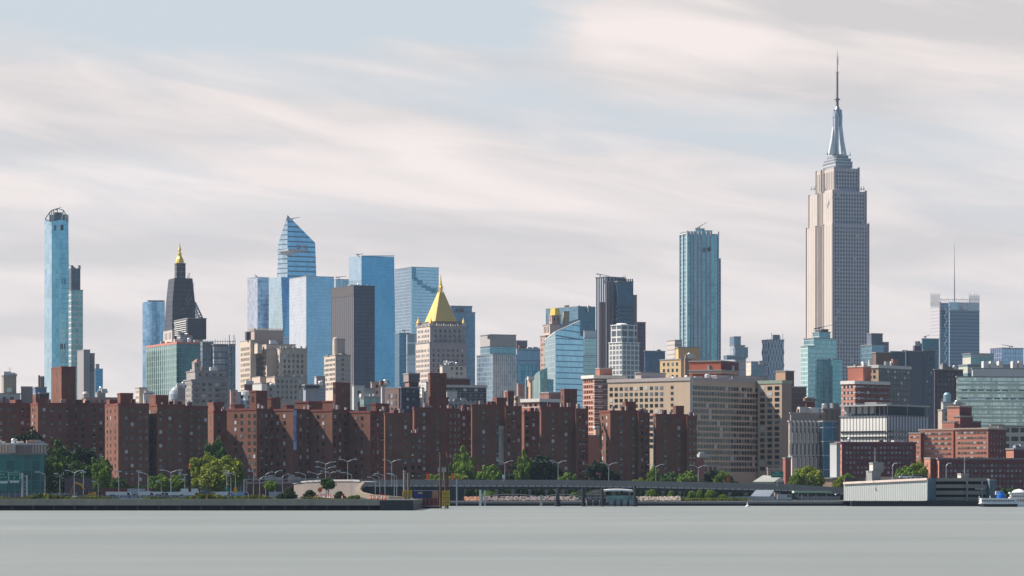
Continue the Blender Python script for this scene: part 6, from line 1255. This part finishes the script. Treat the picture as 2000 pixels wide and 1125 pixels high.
# ------------------------------------------------------------------ vehicles
def car_proto(col, label, kind='car'):
    t_ = thing('parked_'+kind, label, 'van' if kind == 'van' else ('truck' if kind == 'truck' else 'car'))
    paint = flat(col, .3, .1, .05); gl = flat((.03,.035,.045), .12); tyre = flat((.02,.02,.02), .8)
    if kind == 'car': prof = [(-2.2, .35), (2.2, .35), (2.25, .8), (1.3, .95), (-2.1, .98), (-2.25, .7)]; cab = [(-1.75, .97), (1.05, .94), (.45, 1.42), (-1.2, 1.45)]; L_ = 2.2
    elif kind == 'van': prof = [(-2.7, .4), (2.7, .4), (2.7, 1.0), (2.2, 1.25), (1.7, 2.25), (-2.7, 2.3)]; cab = [(1.0, 1.3), (2.1, 1.3), (1.72, 2.0), (1.0, 2.0)]; L_ = 2.6
    else: prof = [(-3.6, .7), (1.9, .7), (1.9, 3.3), (-3.6, 3.3)]; cab = [(2.9, 1.6), (3.7, 1.6), (3.45, 2.3), (2.9, 2.3)]; L_ = 3.5
    def ext(pr, w, m, nm):
        mb = MB(); n = len(pr)
        for i in range(n):
            a_, c_ = pr[i], pr[(i+1) % n]; mb.quad((c_[0], -w, c_[1]), (a_[0], -w, a_[1]), (a_[0], w, a_[1]), (c_[0], w, c_[1]))
        mb.poly([(p[0], -w, p[1]) for p in pr]); mb.poly([(p[0], w, p[1]) for p in reversed(pr)]); return mb.obj(nm, m, t_)
    ext(prof, .9 if kind == 'car' else 1.0, paint, 'body'); ext(cab, .84 if kind == 'car' else 1.02, gl, 'windows')
    if kind == 'car': ext([(-1.25, 1.44), (.5, 1.41), (.35, 1.5), (-1.1, 1.52)], .78, paint, 'roof')
    if kind == 'truck': ext([(1.95, .6), (3.9, .6), (3.9, 1.5), (3.5, 2.5), (1.95, 2.5)], 1.0, flat((.6,.6,.6), .3), 'cab')
    for i in (-.62, .62):
        for j in (-.85, .85):
            mb = MB(); mb.beam((i*L_, j-.1, .33), (i*L_, j+.1, .33), .33, n=12); wh = mb.obj('wheel', tyre, t_); mb = MB(); mb.beam((i*L_, j-.12, .33), (i*L_, j+.12, .33), .17, n=8); mb.obj('rim', MET, wh)
    for s_ in (-.6, .6):
        mb = MB(); mb.box((L_*1.02+(.25 if kind == 'truck' else 0), s_, .72), (.1, .3, .16)); mb.obj('headlight', flat((.8,.8,.75), .2), t_)
    return t_
CW = [('white', (.78,.78,.76)), ('blue', (.05,.13,.32)), ('dark', (.03,.035,.04)), ('silver', (.42,.44,.46)), ('pale blue', (.25,.42,.55)), ('red', (.35,.03,.03))]
protos = {}
def car(colname, kind, px, D, zb, label, rz=0, group='vehicles parked along the pier road'):
    key = (colname, kind); loc = (sea(px, D), D, zb)
    if key not in protos:
        protos[key] = car_proto(dict(CW)[colname], label, kind); o = protos[key]; o.location = loc; o.rotation_euler = (0, 0, rz); o['group'] = group; return o
    return copy_tree(protos[key], loc, rz, label, group)
ordn = ['first', 'second', 'third', 'fourth', 'fifth', 'sixth', 'seventh', 'eighth', 'ninth', 'tenth', 'eleventh', 'twelfth']
r = random.Random(5)
row = ['white', 'white', 'dark', 'white', 'blue', 'white', 'silver', 'white', 'pale blue', 'white', 'dark', 'white']
cnt = {}
for i, c in enumerate(row):
    px_ = 218+i*23+r.uniform(-3, 3); kd = 'van' if i in (1, 3, 5, 7, 9) else 'car'; cnt[(c, kd)] = cnt.get((c, kd), 0)+1
    car(c, kd, px_, 985, PZ, '%s %s, %s vehicle from the left in the near row behind the barrier' % (c, kd, ordn[i]), r.choice((0, math.pi)))
for i, c in enumerate(['white', 'white', 'silver', 'white', 'white', 'pale blue', 'white', 'white', 'blue', 'white', 'silver', 'white']):
    px_ = 226+i*21.5+r.uniform(-3, 3); kd = 'truck' if i in (2, 7) else ('car' if i in (1, 5, 6, 9) else 'van')
    car(c, kd, px_, 1030, PZ-.02, '%s %s, %s vehicle from the left in the rear row' % (c, kd, ordn[i]), 0)
car('white', 'car', 136, 985, PZ, 'white car alone left of the excavator'); car('pale blue', 'van', 472, 960, PZ, 'pale blue van left of the gantry'); car('silver', 'car', 512, 965, PZ, 'silver car under the gantry'); car('silver', 'van', 543, 955, PZ, 'silver van between street tree and pine shrubs')
car('white', 'car', 1612, 1192, 1.9, 'white car at the filling station', group='vehicles along the right shore'); car('silver', 'van', 1532, 1178, 1.9, 'silver van left of the filling station', group='vehicles along the right shore'); car('dark', 'car', 1552, 1178, 1.9, 'dark car under the filling station canopy', group='vehicles along the right shore')
GRZ = ZZ(934.5, 1150)
for px_, c, lb in ((1768, 'white', 'white car on the garage roof, left one'), (1790, 'silver', 'silver car on the garage roof beside the white one'), (1800, 'dark', 'dark car on the garage roof near the corner')): car(c, 'car', px_, 1175, GRZ, lb, group='cars on the garage roof')
# graffiti barriers
BM = NT('painted_barrier'); uvb, ub, vb = BM.uv(); oib = BM.n('ShaderNodeObjectInfo')
cb = BM.ramp(BM.m('FRACT', BM.m('ADD', BM.m('MULTIPLY', BM.noise(uvb, .8, 3, .6, 1.5), 2.2), oib.outputs['Random'])), [(0, (.12,.14,.2)), (.18, (.32,.33,.34)), (.4, (.07,.10,.2)), (.55, (.30,.16,.06)), (.62, (.16,.22,.27)), (.8, (.36,.35,.36)), (.93, (.10,.22,.28))], True); BM = BM.out(cb, .8)
mb = MB(); n = [(-.4, 0), (.4, 0), (.28, .3), (.14, .45), (.1, 1.35), (-.1, 1.35), (-.14, .45), (-.28, .3)]
for i in range(8):
    a_, c_ = n[i], n[(i+1) % 8]; mb.quad((-2.9, a_[0], a_[1]), (-2.9, c_[0], c_[1]), (2.9, c_[0], c_[1]), (2.9, a_[0], a_[1]))
mb.poly([(-2.9, p[0], p[1]) for p in reversed(n)]); mb.poly([(2.9, p[0], p[1]) for p in n])
bar = mb.obj('painted_barrier', BM); tag(bar, 'graffiti covered concrete barrier in the line along the pier edge', 'barrier', 'graffiti barriers along the pier edge'); first = True
for i in range(9):
    o = bar if first else bar.copy()
    if not first: COL.objects.link(o)
    first = False; o.location = (sea(172, 924)+i*6.05, 924, PZ)
mb = MB(); o0 = None; cm = [OR, flat((.85,.8,.75))]
mb.lathe((0, 0, 0), [(.28, 0), (.28, .1), (.17, .5)], 10, 0); mb.lathe((0, 0, .5), [(.17, 0), (.12, .25)], 10, 1); mb.lathe((0, 0, .75), [(.12, 0), (.05, .45), (0, .46)], 10, 0)
for i, px_ in enumerate([616, 620, 627, 632, 634, 640, 645, 651, 668, 724, 729, 736, 746, 751]):
    if i == 0: o0 = mb.obj('traffic_cone', cm); o = o0; tag(o, 'orange and white traffic cone standing near the pier edge', 'traffic cone', 'traffic cones on the pier')
    else: o = o0.copy(); COL.objects.link(o)
    o.location = (sea(px_, 921), 921+(i % 3)*1.1, PZ+.02); o.scale = (1.3, 1.3, 1.25)
# excavator
ex = thing('excavator', 'yellow excavator with its arm folded down to the left', 'excavator', (sea(172, 965), 965, PZ)); YX = flat((.72,.36,.03), .45); RX = flat((.35,.14,.04), .6)
for s_ in (-1, 1): mb = MB(); mb.prism([(-2, s_*1.1-.3), (2, s_*1.1-.3), (2, s_*1.1+.3), (-2, s_*1.1+.3)], .1, .85, True, True); mb.obj('track', BLK, ex)
mb = MB(); mb.box((.6, 0, 1.45), (3.4, 2.3, 1.0)); mb.box((1.9, 0, 1.7), (.9, 2.2, 1.1)); mb.obj('body', YX, ex); mb = MB(); mb.box((-.5, -.7, 2.2), (1.3, .9, 1.5)); mb.obj('cab', flat((.05,.06,.07), .2), ex)
mb = MB(); mb.beam((-.6, .2, 1.6), (-2.0, .2, 4.4), .42, .35); mb.beam((-2.0, .2, 4.4), (-4.0, .2, 5.1), .35, .28); mb.obj('boom', YX, ex); mb = MB(); mb.beam((-4.0, .2, 5.1), (-5.0, .2, 3.0), .28, .22); mb.beam((-5.0, .2, 3.0), (-5.2, .2, 2.2), .3); mb.obj('arm', RX, ex); mb = MB(); mb.prism([(-5.9, -.4), (-4.9, -.4), (-4.9, .8), (-5.9, .8)], .7, 2.0, True, True); mb.obj('bucket', RX, ex)
dm = thing('drilling_rig', 'dark vertical drilling mast with orange tip and legs, left of the yellow green tree', 'drilling rig', (sea(371, 1015), 1015, PZ))
mb = MB(); mb.beam((0, 0, 1), (-.2, 0, 9.4), .55, .3); mb.obj('mast', BLK, dm); mb = MB(); mb.beam((-.2, 0, 9.4), (-.5, 0, 10.4), .18); mb.beam((-1.0, 0, 10.5), (.4, 0, 10.5), .22); mb.obj('mast_head', OR, dm)
for s_ in (-.6, .5): mb = MB(); mb.beam((s_, 0, 0), (s_*.3, 0, 4.2), .22); mb.obj('leg', flat((.6,.28,.12)), dm)

# ------------------------------------------------------------------ teal building, left edge
b = Bld('teal_glass_building', 'low teal glass building with a white louvred upper storey at the left edge', 1140, 84)
b.box(-40, -38, 86, 885, glass((.01,.07,.075), (.03,.16,.15), line=(.06,.20,.19), pu=3.0, pv=3.6, lu=.08, lv=.07, metal=.35, rough=.2, var=1.5), D=1140, phi=6, roof=flat((.3,.3,.28)))
b.box(-40, -38, 86, 866, wall((.62,.52,.45), .12, vs=1.05, vsc=(.30,.18,.13), vsw=.35), yb=884.5, D=1139.4, phi=6, roof=flat((.66,.64,.6)), cop=.4)
for a_, c_ in ((33, 47), (49, 61)): b.mesh_box(a_, c_, 870, 884.5, 1138.5, .6, wall((.30,.22,.21), .1, band=.5, bandc=(.2,.15,.15), bandw=.4), 'louvre')
b.mesh_box(17, 30, 868, 884.5, 1137.5, 2, flat((.6,.47,.38)), 'stair_box'); b.mesh_box(25, 30, 857, 866, 1150, 4, flat((.6,.57,.5)), 'rooftop_unit'); b.clutter(7, hmax=1.5); b.done()

# ------------------------------------------------------------------ barge and pile frames
bg_ = thing('work_barge', 'dark red work barge moored beyond the pier end', 'barge', (sea(833, 1010), 1010, 0)); L_ = Vector(bg_.location)
mb = MB(); xa, xb = sea(806, 1010)-L_.x, sea(862, 1010)-L_.x; mb.prism([(xa, 0), (xb, 0), (xb, 14), (xa, 14)], .9, 3.2, True, True); mb.obj('hull', wall((.20,.05,.045), .3, vs=1.3, vsc=(.28,.16,.14), vsw=.15), bg_)
mb = MB(); mb.prism([(xa-.2, -.2), (xb+.2, -.2), (xb+.2, 14), (xa-.2, 14)], .55, .9, True, True); mb.obj('rubbing_strake', flat((.35,.3,.27)), bg_); mb = MB(); mb.prism([(xa+.3, .3), (xb-.3, .3), (xb-.3, 13), (xa+.3, 13)], -.6, .55, True, True); mb.obj('lower_hull', BLK, bg_)
def cont(px0, px1, y0, col, label, D=1014, name='shipping_container', zb=3.2):
    t_ = thing(name, label, 'container', (sea((px0+px1)/2, D), D, zb)); w_ = (px1-px0)/2*MPP(D); h = ZZ(y0, D)-zb; mb = MB(); mb.prism([(-w_, 0), (w_, 0), (w_, 2.4), (-w_, 2.4)], 0, h, True, True); mb.obj('body', wall(col, .2, vs=.5, vsc=mul(col, .6), vsw=.3), t_)
    for s_ in (-w_, w_): mb = MB(); mb.beam((s_, -.05, 0), (s_, -.05, h), .1); mb.obj('corner_post', flat(mul(col, .6)), t_)
    mb = MB(); mb.box((0, 1.2, h+.08), (2*w_+.1, 2.5, .15)); mb.obj('roof', flat((.45,.5,.48)), t_); return t_
t_ = cont(808, 827, 958.5, (.02,.07,.28), 'bright blue container on the barge'); text('BLUE', .01, YE, 'mark', (0, -.1, 1)) if 0 else None
mb = MB(); mb.box((.6, -.12, 1.7), (1.4, .06, .6)); mb.obj('yellow_panel', flat((.5,.45,.1)), t_)
cont(828, 843, 958.5, (.03,.07,.12), 'dark blue container with a tan patch on the barge'); cont(844, 856, 959, (.45,.32,.16), 'tan container beside the yellow pile frame')
RU = wall((.13,.06,.045), .4)
def spud(px, y0, D, r0, label, m=RU, zb=-1): 
    mb = MB(); p = PX(px, y0, D); mb.beam((0, 0, 0), (0, 0, p.z-zb), r0, n=12); mb.beam((0, 0, p.z-zb), (0, 0, p.z-zb+.5), r0*1.15, r0*1.1, 12); o = mb.obj('pile_pipe', m, loc=(p.x, D, zb)); tag(o, label, 'pipe pile', 'tall pipe piles')
spud(860.5, 886, 1004, .38, 'tall rusty pipe pile left of the yellow frame'); spud(874, 887, 1004, .36, 'tall rusty pipe pile rising from the yellow frame'); spud(790, 922, 995, .42, 'grey brown pipe pile above the left yellow frame', wall((.28,.25,.22), .3), 3); spud(798, 927, 996, .42, 'shorter pipe pile above the left yellow frame', wall((.2,.15,.12), .3), 3); spud(869.5, 928, 1007, .25, 'thin short brown pile between the rusty pipes')
def yframe(px, y0, y1, hw, D, label):
    t_ = thing('spud_guide', label, 'pile guide', (sea(px, D), D, ZZ(y1, D))); h = ZZ(y0, D)-ZZ(y1, D); w_ = hw*MPP(D)
    for i in range(4): mb = MB(); x_ = -w_+2*w_*i/3; mb.box((x_, 0, h/2), (w_*.42, 1.2, h*(1 if i % 2 else .92))); mb.obj('column', flat((.75,.48,.03), .5), t_)
    mb = MB()
    for i in range(3): mb.box((0, -.7, h*(.2+.3*i)), (2*w_*1.1, .2, h*.05))
    mb.obj('cross_bar', flat((.3,.2,.03)), t_)
yframe(795, 957, 972, 8, 990, 'left yellow pile frame on the pier end'); yframe(871, 957, 988, 6, 1000, 'right yellow pile frame standing in the water beside the barge')

# ------------------------------------------------------------------ ferry landing
fl = thing('ferry_landing', 'ferry landing with a white curved canopy and glass waiting room', 'ferry landing', (sea(1190, 1125), 1125, 0)); L_ = Vector(fl.location); D = 1125
def lx(px): return sea(px, D)-L_.x
def lz(y): return ZZ(y, D)
mb = MB(); mb.prism([(lx(1139), 0), (lx(1242), 0), (lx(1242), 14), (lx(1139), 14)], .3, 1.3, True, True); mb.obj('pontoon', flat((.04,.045,.05)), fl)
mb = MB(); n = 12
for i in range(n):
    xs = [1176+(1236-1176)*t/n for t in (i, i+1)]; zf = lambda x_: lz(962.5)+ (lz(957.5)-lz(962.5))*math.sin(math.pi*min(1, max(0, (x_-1160)/92)))**.6
    mb.quad((lx(xs[0]), 0, zf(xs[0])-.25), (lx(xs[1]), 0, zf(xs[1])-.25), (lx(xs[1]), 0, zf(xs[1])+.35), (lx(xs[0]), 0, zf(xs[0])+.35)); mb.quad((lx(xs[0]), 0, zf(xs[0])+.35), (lx(xs[1]), 0, zf(xs[1])+.35), (lx(xs[1]), 9, zf(xs[1])+.5), (lx(xs[0]), 9, zf(xs[0])+.5)); mb.quad((lx(xs[1]), 0, zf(xs[1])-.25), (lx(xs[0]), 0, zf(xs[0])-.25), (lx(xs[0]), 9, zf(xs[0])-.25), (lx(xs[1]), 9, zf(xs[1])-.25))
mb.obj('canopy', flat((.85,.85,.84), .4), fl)
mb = MB()
for i in range(14):
    x_ = 1143+i*2.9; h = 966-9*math.sin(math.pi*.5*min(1, (i+1)/9)); a0 = (lx(x_), 2, lz(968)); a1 = (lx(x_), 2, lz(h)); a2 = (lx(x_+3.4), 2, lz(h-.6)); 
    mb.beam(a0, a2, .13); mb.beam(a1, (lx(x_+3), 2, lz(968)), .13)
    mb.quad((lx(x_), 2.3, lz(h)), (lx(x_+2.9), 2.3, lz(h-.4)), (lx(x_+2.9), 6, lz(h-.4)), (lx(x_), 6, lz(h)))
mb.obj('lattice_canopy', flat((.52,.46,.36)), fl)
mb = MB(); mb.prism([(lx(1186), 2), (lx(1240), 2), (lx(1240), 9), (lx(1186), 9)], 1.3, lz(968), True, True); mb.obj('waiting_room', glass((.05,.13,.14), (.16,.28,.28), line=(.3,.36,.36), pu=1.8, pv=2.4, lu=.08, lv=.06, metal=.4, var=1.5), fl)
mb = MB(); mb.prism([(lx(1145), 3), (lx(1184), 3), (lx(1184), 9), (lx(1145), 9)], 1.3, lz(973), True, True); mb.obj('kiosk', wall((.30,.26,.24), .3, vs=2.1, vsc=(.05,.05,.05), vsw=.35), fl)
for px_, y_, r0 in ((1138, 951, .42), (1142, 952, .32), (1176, 952, .5), (1240, 949, .5), (1243, 972, .5), (1201, 975, .2), (1214, 975, .2), (1227, 975, .2)): mb = MB(); mb.beam((lx(px_), -.6, -.5), (lx(px_), -.6, lz(y_)), r0, n=10); mb.obj('pile', flat((.035,.035,.04)), fl)
for i in range(9): mb = MB(); px_ = 1146+i*4.1; mb.beam((lx(px_), -.3, .3), (lx(px_), -.3, lz(976)), .14, n=6); mb.obj('fender_post', flat((.4,.4,.38)) if i % 3 == 0 else BLK, fl)
for i in range(4): mb = MB(); px_ = 1189+i*13; mb.box((lx(px_+5), -.3, 1.5), (1.5, .2, 1.7)); mb.obj('boarding_gate', flat((.2,.26,.28)), fl)
dl = thing('mooring_dolphin', 'dark cluster of timber piles standing in the water left of the ferry landing', 'mooring pile', (sea(1089, 1130), 1130, 0))
for dx, h, r0 in ((0, 953, .45), (-.7, 962, .35), (.6, 960, .35)): mb = MB(); mb.beam((dx, 0, -.5), (dx*.4, 0, ZZ(h, 1130)), r0, n=8); mb.obj('pile', flat((.05,.05,.055)), dl)
mb = MB(); mb.beam((0, 0, -.5), (0, 0, 2.2), 1.2, 1.0, 12); mb.obj('pile_collar', BLK, dl)
for px_, y_, w_, D_, m_, lb in ((938, 958, .4, 1150, SW, 'thick white post by the orange rubble'), (947, 958, .3, 1150, LM, 'thin pale post right of the white post'), (892, 936, .22, 1120, LM, 'tall thin grey pole right of the barge'), (1057, 968, .5, 1158, CONL, 'square concrete marker post on the river wall')):
    mb = MB(); zt_ = ZZ(y_, D_); mb.box((0, 0, zt_/2), (w_*2, w_*2, zt_)); mb.box((0, 0, zt_+.08), (w_*2.3, w_*2.3, .16)); tag(mb.obj('post', m_, loc=(sea(px_, D_), D_, 0)), lb, 'post')
by = thing('channel_buoy', 'tiny white and red channel buoy floating off the river wall', 'buoy', (sea(1460, 1090), 1090, 0))
mb = MB(); mb.lathe((0, 0, 0), [(.7, -.2), (.7, .4), (.25, .7), (.15, 1.6), (0, 1.7)], 10); mb.obj('float', flat((.75,.7,.68)), by); mb = MB(); mb.box((0, 0, 1.9), (.3, .3, .4)); mb.obj('top_mark', OR, by)

# pavilion, filling station
b = Bld('riverside_pavilion', 'small pavilion with a steep slate blue roof and a glass gable', 1190, 1490, base=1.9); D = 1190
mb = MB(); a_ = [PX(x_, y_, d_) for x_, y_, d_ in ((1466, 969, 1190), (1503, 970, 1188), (1512, 957, 1196), (1476, 957, 1198))]; mb.poly(a_); mb.poly([p+Vector((0, .1, -.3)) for p in reversed(a_)])
b.part(mb, 'roof', flat((.20,.22,.26), .4)); mb = MB(); mb.poly([PX(1503, 970, 1188), PX(1503, 977.5, 1188), PX(1512, 977.5, 1196), PX(1512, 957, 1196)]); b.part(mb, 'glass_gable', glass((.3,.38,.4), (.38,.45,.47), metal=.4)); b.mesh_box(1470, 1503, 970, 978, 1192, 4, flat((.04,.045,.04)), 'porch')
for px_ in (1470, 1480, 1490, 1500): b.mesh_box(px_-.5, px_+.5, 969, 978, 1189.5, .3, CONL, 'column')
b.done()
b = Bld('orange_shed', 'small orange brown shed right of the pavilion', 1200, 1519, base=1.9); b.box(1512, 1514, 1524, 963, wall((.4,.2,.12))); b.box(1524, 1526, 1548, 966, wall((.06,.05,.05)), D=1204); b.done()
b = Bld('filling_station', 'filling station with a green and white flat canopy', 1205, 1587, 'filling station', base=1.9)
b.mesh_box(1551, 1623, 958.8, 962.5, 1200, 9, wall((.5,.6,.42), .05), 'canopy'); b.mesh_box(1551, 1623, 962.5, 963.3, 1199.8, 9.3, flat((.02,.2,.06)), 'green_trim')
for px_ in (1578, 1614): b.mesh_box(px_-1, px_+1, 963.3, 977.5, 1202, 1, flat((.5,.5,.42)), 'column')
for px_ in (1566, 1594): b.mesh_box(px_-1.3, px_+1.3, 968, 977.5, 1201, .6, SW, 'fuel_pump'); b.mesh_box(px_-1.8, px_+1.8, 965.5, 968, 1200.8, .8, flat((.02,.25,.08)), 'pump_sign')
b.mesh_box(1560, 1610, 964, 977, 1214, 3, flat((.05,.045,.045)), 'shop'); b.mesh_box(1621, 1636, 970.5, 972, 1203, 2, flat((.03,.35,.14)), 'side_canopy'); p = PX(1632, 966, 1203); mb = MB(); mb.lathe(p, [(0, -.4), (.4, 0), (0, .4)], 10); b.part(mb, 'globe_sign', SW); b.done()

# ------------------------------------------------------------------ garage
b = Bld('parking_garage', 'parking garage with a ribbed metal side wall and open concrete decks', 1145, 1811, 'garage', base=1.9)
CM = wall((.42,.44,.42), .08, .5, vs=1.1, vsc=(.60,.60,.57), vsw=.25, metal=.2)
P_ = [(1648, 1172, 942, 982.5), (1811, 1140, 934, 977.8), (1828, 1146, 934, 977.8)]
mb = MB(); A0, C0, E0 = [(PX(x_, yt_, d_), PX(x_, yb_, d_)) for x_, d_, yt_, yb_ in P_]
W_ = (C0[0]-A0[0]).length; mb.quad(A0[1], C0[1], C0[0], A0[0], [(0, 0), (W_, 0), (W_, 8), (0, 8)]); b.part(mb, 'ribbed_wall', CM)
mb = MB(); mb.quad(C0[1], E0[1], E0[0], C0[0]); b.part(mb, 'blue_metal_wall', wall((.11,.17,.21), .1, .5, vs=1.2, vsc=(.15,.22,.26), vsw=.3)); mb = MB(); mb.beam(A0[0]+Vector((0, -.2, -.3)), C0[0]+Vector((0, -.2, -.3)), .55); b.part(mb, 'cornice', flat((.75,.60,.52))); mb = MB(); mb.beam(C0[1]+Vector((0, -.2, 0)), C0[0]+Vector((0, -.2, 0)), .22); b.part(mb, 'corner_trim', SW)
mb = MB(); B1, B2 = PX(1940, 935.5, 1160), PX(1700, 938, 1230); mb.poly([A0[0], C0[0], E0[0], Vector((B1.x, B1.y, E0[0].z)), Vector((B1.x, 1230, E0[0].z)), Vector((A0[0].x+15, 1230, A0[0].z+.5))]); b.part(mb, 'roof_deck', wall((.2,.19,.18), .2))
mb = MB(); mb.prism([(sea(1656, 1180), 1180), (sea(1930, 1180), 1180), (sea(1930, 1180), 1181), (sea(1656, 1180), 1181)], 1.9, 9, True, True); b.part(mb, 'deck_shade_sheet', flat((.012,.015,.02)))  # thin near-black sheet standing in for shade between the decks
cols_ = flat((.25,.27,.28)); CC = wall((.34,.30,.25), .2)
for i, (y0_, y1_) in enumerate(((933.5, 940), (946, 953), (958.5, 966), (971, 977.5))):
    mb = MB(); n = 10; arc = [(1828+(1930-1828)*t/n, 1146+10*(1-math.cos(t/n*1.2))) for t in range(n+1)]; z0_, z1_ = ZZ(y1_, 1146), ZZ(y0_, 1146)
    for (a_, da), (c_, dc) in zip(arc, arc[1:]):
        pa, pc = pl(a_, da), pl(c_, dc); mb.wallq(pa, pc, z0_, z1_); mb.quad((pa.x, pa.y, z1_), (pc.x, pc.y, z1_), (pc.x, pc.y+8, z1_), (pa.x, pa.y+8, z1_)); mb.quad((pc.x, pc.y, z0_), (pa.x, pa.y, z0_), (pa.x, pa.y+8, z0_), (pc.x, pc.y+8, z0_))
    b.part(mb, 'deck_band', CC)
for px_, d_ in ((1889, 1147.5), (1918, 1151)): mb = MB(); p = pl(px_, d_); mb.box((p.x, p.y, 5.3), (.6, .5, 8)); b.part(mb, 'column', cols_)
for px_, d_ in ((1828, 1144), (1889, 1144), (1668, 1166), (1711, 1158), (1760, 1149)): mb = MB(); p = pl(px_, d_); mb.box((p.x, p.y, .8), (.35, .35, 2.6)); b.part(mb, 'foot_post', cols_)
b.box(1924, 1933, 1945, 936, wall((.10,.16,.19), .1, .5, vs=1.2, vsc=(.14,.21,.24), vsw=.3), D=1150, yb=978); text('PARKING', .95, SW, 'lettering', PX(1915, 955, 1149)-b.base, R(8), parent=b.root)
b.mesh_box(1718, 1812, 931, 938, 1195, 1, wall((.40,.33,.28), .1), 'rear_parapet'); b.mesh_box(1650, 1695, 932.5, 945, 1210, 2, wall((.10,.085,.08), .1), 'rear_wall')
b.box(1698, 1705, 1726, 904, wall((.62,.58,.50), .06), yb=922, D=1180, phi=25, mR=wall((.33,.30,.27), .06)); b.box(1692, 1703, 1720, 920, wall((.3,.29,.27), .1), yb=940, D=1178, phi=25); b.mesh_box(1721, 1724, 906, 911, 1183, 1, DARK, 'vent_panel')  # cube: sunlit left tone and shaded right copy painted in
b.box(1870, 1877, 1892, 925, wall((.65,.6,.52), .06), yb=935, D=1175, phi=25, mR=wall((.33,.30,.27), .06))  # same painted lit and shaded pair on the small box
for px_, y0_, y1_ in ((1709, 874, 904), (1884, 888, 925)): mb = MB(); mb.beam(PX(px_, y1_, 1184), PX(px_, y0_, 1184), .13, .08, 6); mb.beam(PX(px_-4, y0_+11, 1184), PX(px_+4, y0_+11, 1184), .09); b.part(mb, 'aerial', LM)
b.done()

# ------------------------------------------------------------------ boats
fb = thing('moored_ferry', 'white ferry boat with a row of windows and a blue funnel at the right edge', 'ferry', (sea(1946, 1100), 1100, 0)); D = 1100; L_ = Vector(fb.location)
def FX(px, y, dy=0): p = PX(px, y, D); return Vector((p.x-L_.x, dy, p.z))
def hull(px0, px1, z0, z1, w, m, nm, bow=2.5):
    a_, c_ = FX(px0, 990).x, FX(px1, 990).x; mb = MB(); P = [(a_, 0), (a_+bow, -w), (c_-1, -w), (c_, -w*.6), (c_, w*.6), (c_-1, w), (a_+bow, w)]; mb.prism(P, z0, z1, True, True); return mb.obj(nm, m, fb)
hull(1914, 1986, -.4, 1.0, 2.6, BLK, 'hull', 1.5); hull(1911, 1984, 1.0, 1.35, 2.8, SW, 'gunwale'); hull(1913, 1983, 1.35, 2.7, 2.4, flat((.75,.75,.73)), 'cabin', .5); hull(1912, 1984, 2.7, 2.95, 2.6, flat((.8,.8,.78)), 'upper_deck', .5)
for i in range(14): mb = MB(); a_ = FX(1917+i*4.6, 980); mb.box((a_.x, -2.42, 2.1), (.5, .1, .5)); mb.obj('window', W1, fb)
mb = MB(); p = FX(1956, 975, .5); mb.lathe((p.x, .5, 2.95), [(1.7, 0), (1.5, 1.3), (.9, 1.7), (.9, 2.3), (0, 2.4)], 14); mb.obj('funnel', flat((.01,.10,.38), .35), fb)
mb = MB(); mb.box((FX(1950, 960).x, 1.5, 4.8), (1.6, 1.4, 1.2)); mb.obj('wheelhouse', flat((.6,.5,.48)), fb)
for px_ in (1911, 1932): mb = MB(); mb.beam(FX(px_, 981, -2), FX(px_, 968, -2), .14, .1, 6); mb.obj('mast', SW, fb)
f2 = thing('moored_tour_boat', 'white two deck tour boat behind the ferry, cut by the right edge', 'boat', (sea(1990, 1118), 1118, 0)); mb = MB(); mb.prism([(-3.5, -2), (9, -2), (9, 2), (-3.5, 2), (-4.5, 0)], 0, 1.6, True, True); mb.obj('hull', SW, f2)
for z_, nm in ((1.6, 'lower_cabin'), (3.3, 'upper_cabin')): mb = MB(); mb.prism([(-3, -1.8), (9, -1.8), (9, 1.8), (-3, 1.8)], z_, z_+1.3, True, True); mb.obj(nm, glass((.2,.12,.1), (.4,.3,.28), line=(.75,.72,.7), pu=.9, pv=1.3, lu=.3, lv=.35, metal=.1), f2); mb = MB(); mb.prism([(-3.4, -2.1), (9, -2.1), (9, 2.1), (-3.4, 2.1)], z_+1.3, z_+1.7, True, True); mb.obj('deck_edge', SW, f2)
mb = MB(); mb.lathe((0, 0, 5.0), [(2.6, 0), (1.6, .8), (0, 1.2)], 14); mb.obj('awning', SW, f2)
